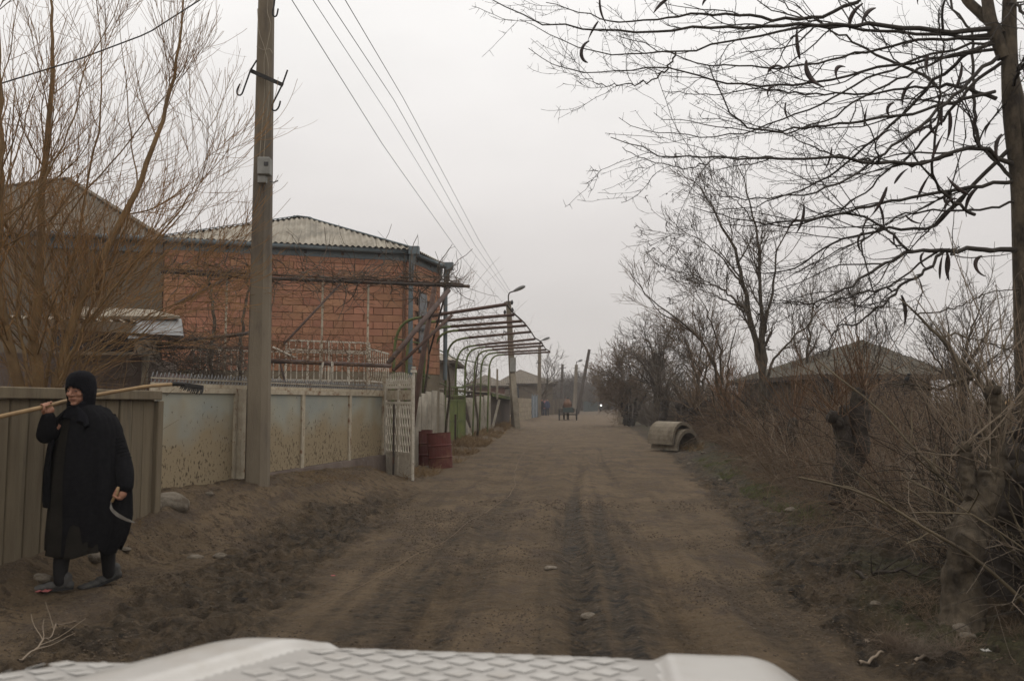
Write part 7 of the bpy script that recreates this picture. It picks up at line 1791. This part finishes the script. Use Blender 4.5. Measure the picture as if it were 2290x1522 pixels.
stone('rounded stone under the pale dead stems', 1958, 1345, 26, 13, 3)
stone('round stone at the foot of the leaning pollard', 2150, 1408, 40, 26, 0)
stone('flat stone in the dead straw just below the round one', 2165, 1438, 36, 14, 2)
stone('pale stone just right of the concrete half pipes', 1573, 1015, 12, 6, 1)
stone('lone pale stone on the road edge below the half pipes', 1545, 1036, 18, 6, 3)
stone('pale stone where the verge grass begins', 1578, 1072, 12, 6, 4)
stone('pale stone on the verge, right of the one where the grass begins', 1612, 1072, 14, 7, 1)
# cord trailing across the road
cp = [(1172, 1010), (1160, 1030), (1152, 1050), (1152, 1080), (1146, 1100), (1110, 1130), (1050, 1170), (980, 1212), (900, 1262), (800, 1315), (700, 1365)]
q = np.array([ground_at(*c) for c in cp]); q = smooth_line(q, 90, 2); q[:, 0] += .015 * np.sin(np.arange(90) * .7); q[:, 2] = H(q[:, 0], q[:, 1]) + .003
tb = Tubes(5); tb.batch(q, .0032 * np.clip(q[:, 1] / 9, .6, 1.6)); tag(tb.build('cord', M['twig_brown'], None), 'thin pale cord trailing across the dirt road', 'cord')
# sticks
def stick(name, label, pts, r, m, cat, lift=.01, side=None):
    q = np.array([ground_at(*c) for c in pts]); q = smooth_line(q, 16, 1); q[:, 2] = H(q[:, 0], q[:, 1]) + lift + r
    t = thing(name, label, cat, q[0]); tb = Tubes(6); tb.batch(q, np.linspace(r, r * .5, 16)); tb.build('stem', M[m], t)
    if side:
        a, ra = spawn(q[None], np.full((1, 16), r), side, (.2, .95), (.4, .9), (.1, .35), 6, up=.35, wig=.12, rfac=.6)
        for k in range(len(a)): tb = Tubes(4); tb.batch(a[k], np.maximum(ra[k], .002)); tb.build('twig', M[m], t)
    return t
stick('dry_twig', 'dry pale branched twig by the bonnet, lower left corner', [(40, 1485), (90, 1450), (120, 1420), (130, 1402)], .006, 'twig_pale', 'twig', .02, 8)
stick('driftwood', 'bleached curved stick on the right verge, nearer the bonnet', [(1920, 1490), (1945, 1475), (1975, 1468)], .011, 'twig_pale', 'stick', .004)
stick('driftwood', 'bleached stick on the right verge, left of the white litter', [(2045, 1482), (2075, 1472), (2105, 1462)], .010, 'twig_pale', 'stick', .004)
stick('dry_twig', 'long bent twig lying on the right verge below the pollard', [(1935, 1420), (1950, 1440), (2000, 1455), (2030, 1448)], .005, 'twig_pale', 'twig', .01, 3)
stick('fallen_branch', 'dark fallen branch on the ground beside the dead stems', [(1915, 1290), (1960, 1300), (2020, 1298), (2090, 1290)], .014, 'bark_dark', 'branch', .01, 6)
stick('dry_twig', 'bare twig lying behind the woman by the path', [(285, 1190), (300, 1210), (325, 1222)], .004, 'twig_grey', 'twig', .01, 2)
# scraps of litter
def scrap(label, px, py, w, m, name='litter_scrap'):
    p = ground_at(px, py); s = w * p[1] / F_PX; z = gz(p[0], p[1]) + .008; n = 7; vs, fs = [], []
    for i in range(n):
        for j in range(4): vs.append((p[0] + (i / (n - 1) - .5) * s, p[1] + (j / 3 - .5) * s * .8, z + random.uniform(0, .35) * s * .5))
    for i in range(n - 1):
        for j in range(3): fs.append((i * 4 + j, (i + 1) * 4 + j, (i + 1) * 4 + j + 1, i * 4 + j + 1))
    mb = MB(); mb.add(vs, fs); o = mb.build(name, M[m], None); solid(o, .003); tag(o, label, 'litter', 'scraps of litter')
scrap('crumpled pink scrap under the woman leading shoe', 98, 1337, 28, 'litter_red'); scrap('crumpled white scrap on the verge near the right edge', 2205, 1465, 18, 'litter_paper'); scrap('little white scrap in the churned mud', 614, 1230, 12, 'litter_paper'); scrap('tiny red scrap in the mud at the road edge', 745, 1290, 9, 'litter_red')
# leaf crumbs, clods and gravel: uncountable
def crumbs(name, label, pts, m, size, flat=.4, cat='litter'):
    if cat != 'leaves': pts = pts[rng.random(len(pts)) < np.clip((6.0 / pts[:, 1]) ** 1.6, 0, 1)]
    n = len(pts); base = np.array([(1, 0, 0), (0, 1, 0), (-1, 0, 0), (0, -1, 0), (0, 0, 1), (0, 0, -1.0)]); f0 = np.array([(0, 1, 4), (1, 2, 4), (2, 3, 4), (3, 0, 4), (1, 0, 5), (2, 1, 5), (3, 2, 5), (0, 3, 5)])
    s = rng.uniform(size[0], size[1], n) * np.clip(pts[:, 1] / 9, .75, 1.2); a = rng.uniform(0, 6.28, n); V = base[None] * s[:, None, None] * np.stack([np.ones(n), rng.uniform(.4, .9, n), np.full(n, flat)], 1)[:, None] * rng.uniform(.7, 1.3, (n, 6, 1))
    c, s_ = np.cos(a)[:, None], np.sin(a)[:, None]; V = np.stack([V[..., 0] * c - V[..., 1] * s_, V[..., 0] * s_ + V[..., 1] * c, V[..., 2]], -1) + np.stack([pts[:, 0], pts[:, 1], H(pts[:, 0], pts[:, 1]) + .2 * s * flat], 1)[:, None]
    Fc = (f0[None] + (np.arange(n) * 6)[:, None, None]).reshape(-1, 3); o = link(name, mesh_from(V.reshape(-1, 3), Fc), M[m]); tag(o, label, cat, kind='stuff')
allp = [(0, 1300), (350, 1160), (900, 1080), (1120, 960), (1420, 955), (1600, 1060), (1900, 1250), (2280, 1480), (1700, 1500), (700, 1500), (0, 1480)]
crumbs('clods', 'dark earth clods scattered over the street', scatter_px(14000, [(0, 1330), (330, 1200), (800, 1110), (1000, 1120), (1500, 1120), (1650, 1130), (1900, 1260), (2280, 1480), (1700, 1500), (700, 1500), (0, 1480)], 1.1), 'clod', (.004, .016), .7, 'clods')
crumbs('gravel', 'pale grit and pebbles scattered over the street', scatter_px(6000, allp, .8), 'stone', (.004, .014), .6, 'gravel')
crumbs('leaf_litter', 'dry leaf crumbs on the verges', np.vstack([scatter_px(2600, [(1560, 1060), (1700, 1100), (2280, 1450), (2280, 1500), (1800, 1480), (1620, 1200)], 0), scatter_px(900, [(300, 1180), (860, 1070), (860, 1050), (350, 1120)], 0), scatter_px(700, allp, 0)]), 'leaf_litter', (.008, .022), .2, 'leaves')

# ================================================================== still winter air
hz = MB().box((40, 440, 5.2), (2600, 920, 13.0)).build('haze', None, None); hz['kind'] = 'stuff'; tag(hz, 'thin winter haze hanging over the whole street', 'haze')
hm = bpy.data.materials.new('haze'); hm.use_nodes = True; hn = hm.node_tree.nodes; hn.clear(); ho_ = hn.new('ShaderNodeOutputMaterial'); pv_ = hn.new('ShaderNodeVolumePrincipled')
pv_.inputs['Color'].default_value = (.93, .92, .92, 1); pv_.inputs['Density'].default_value = .0010; pv_.inputs['Anisotropy'].default_value = .2
hm.node_tree.links.new(pv_.outputs[0], ho_.inputs['Volume']); hz.data.materials.append(hm)
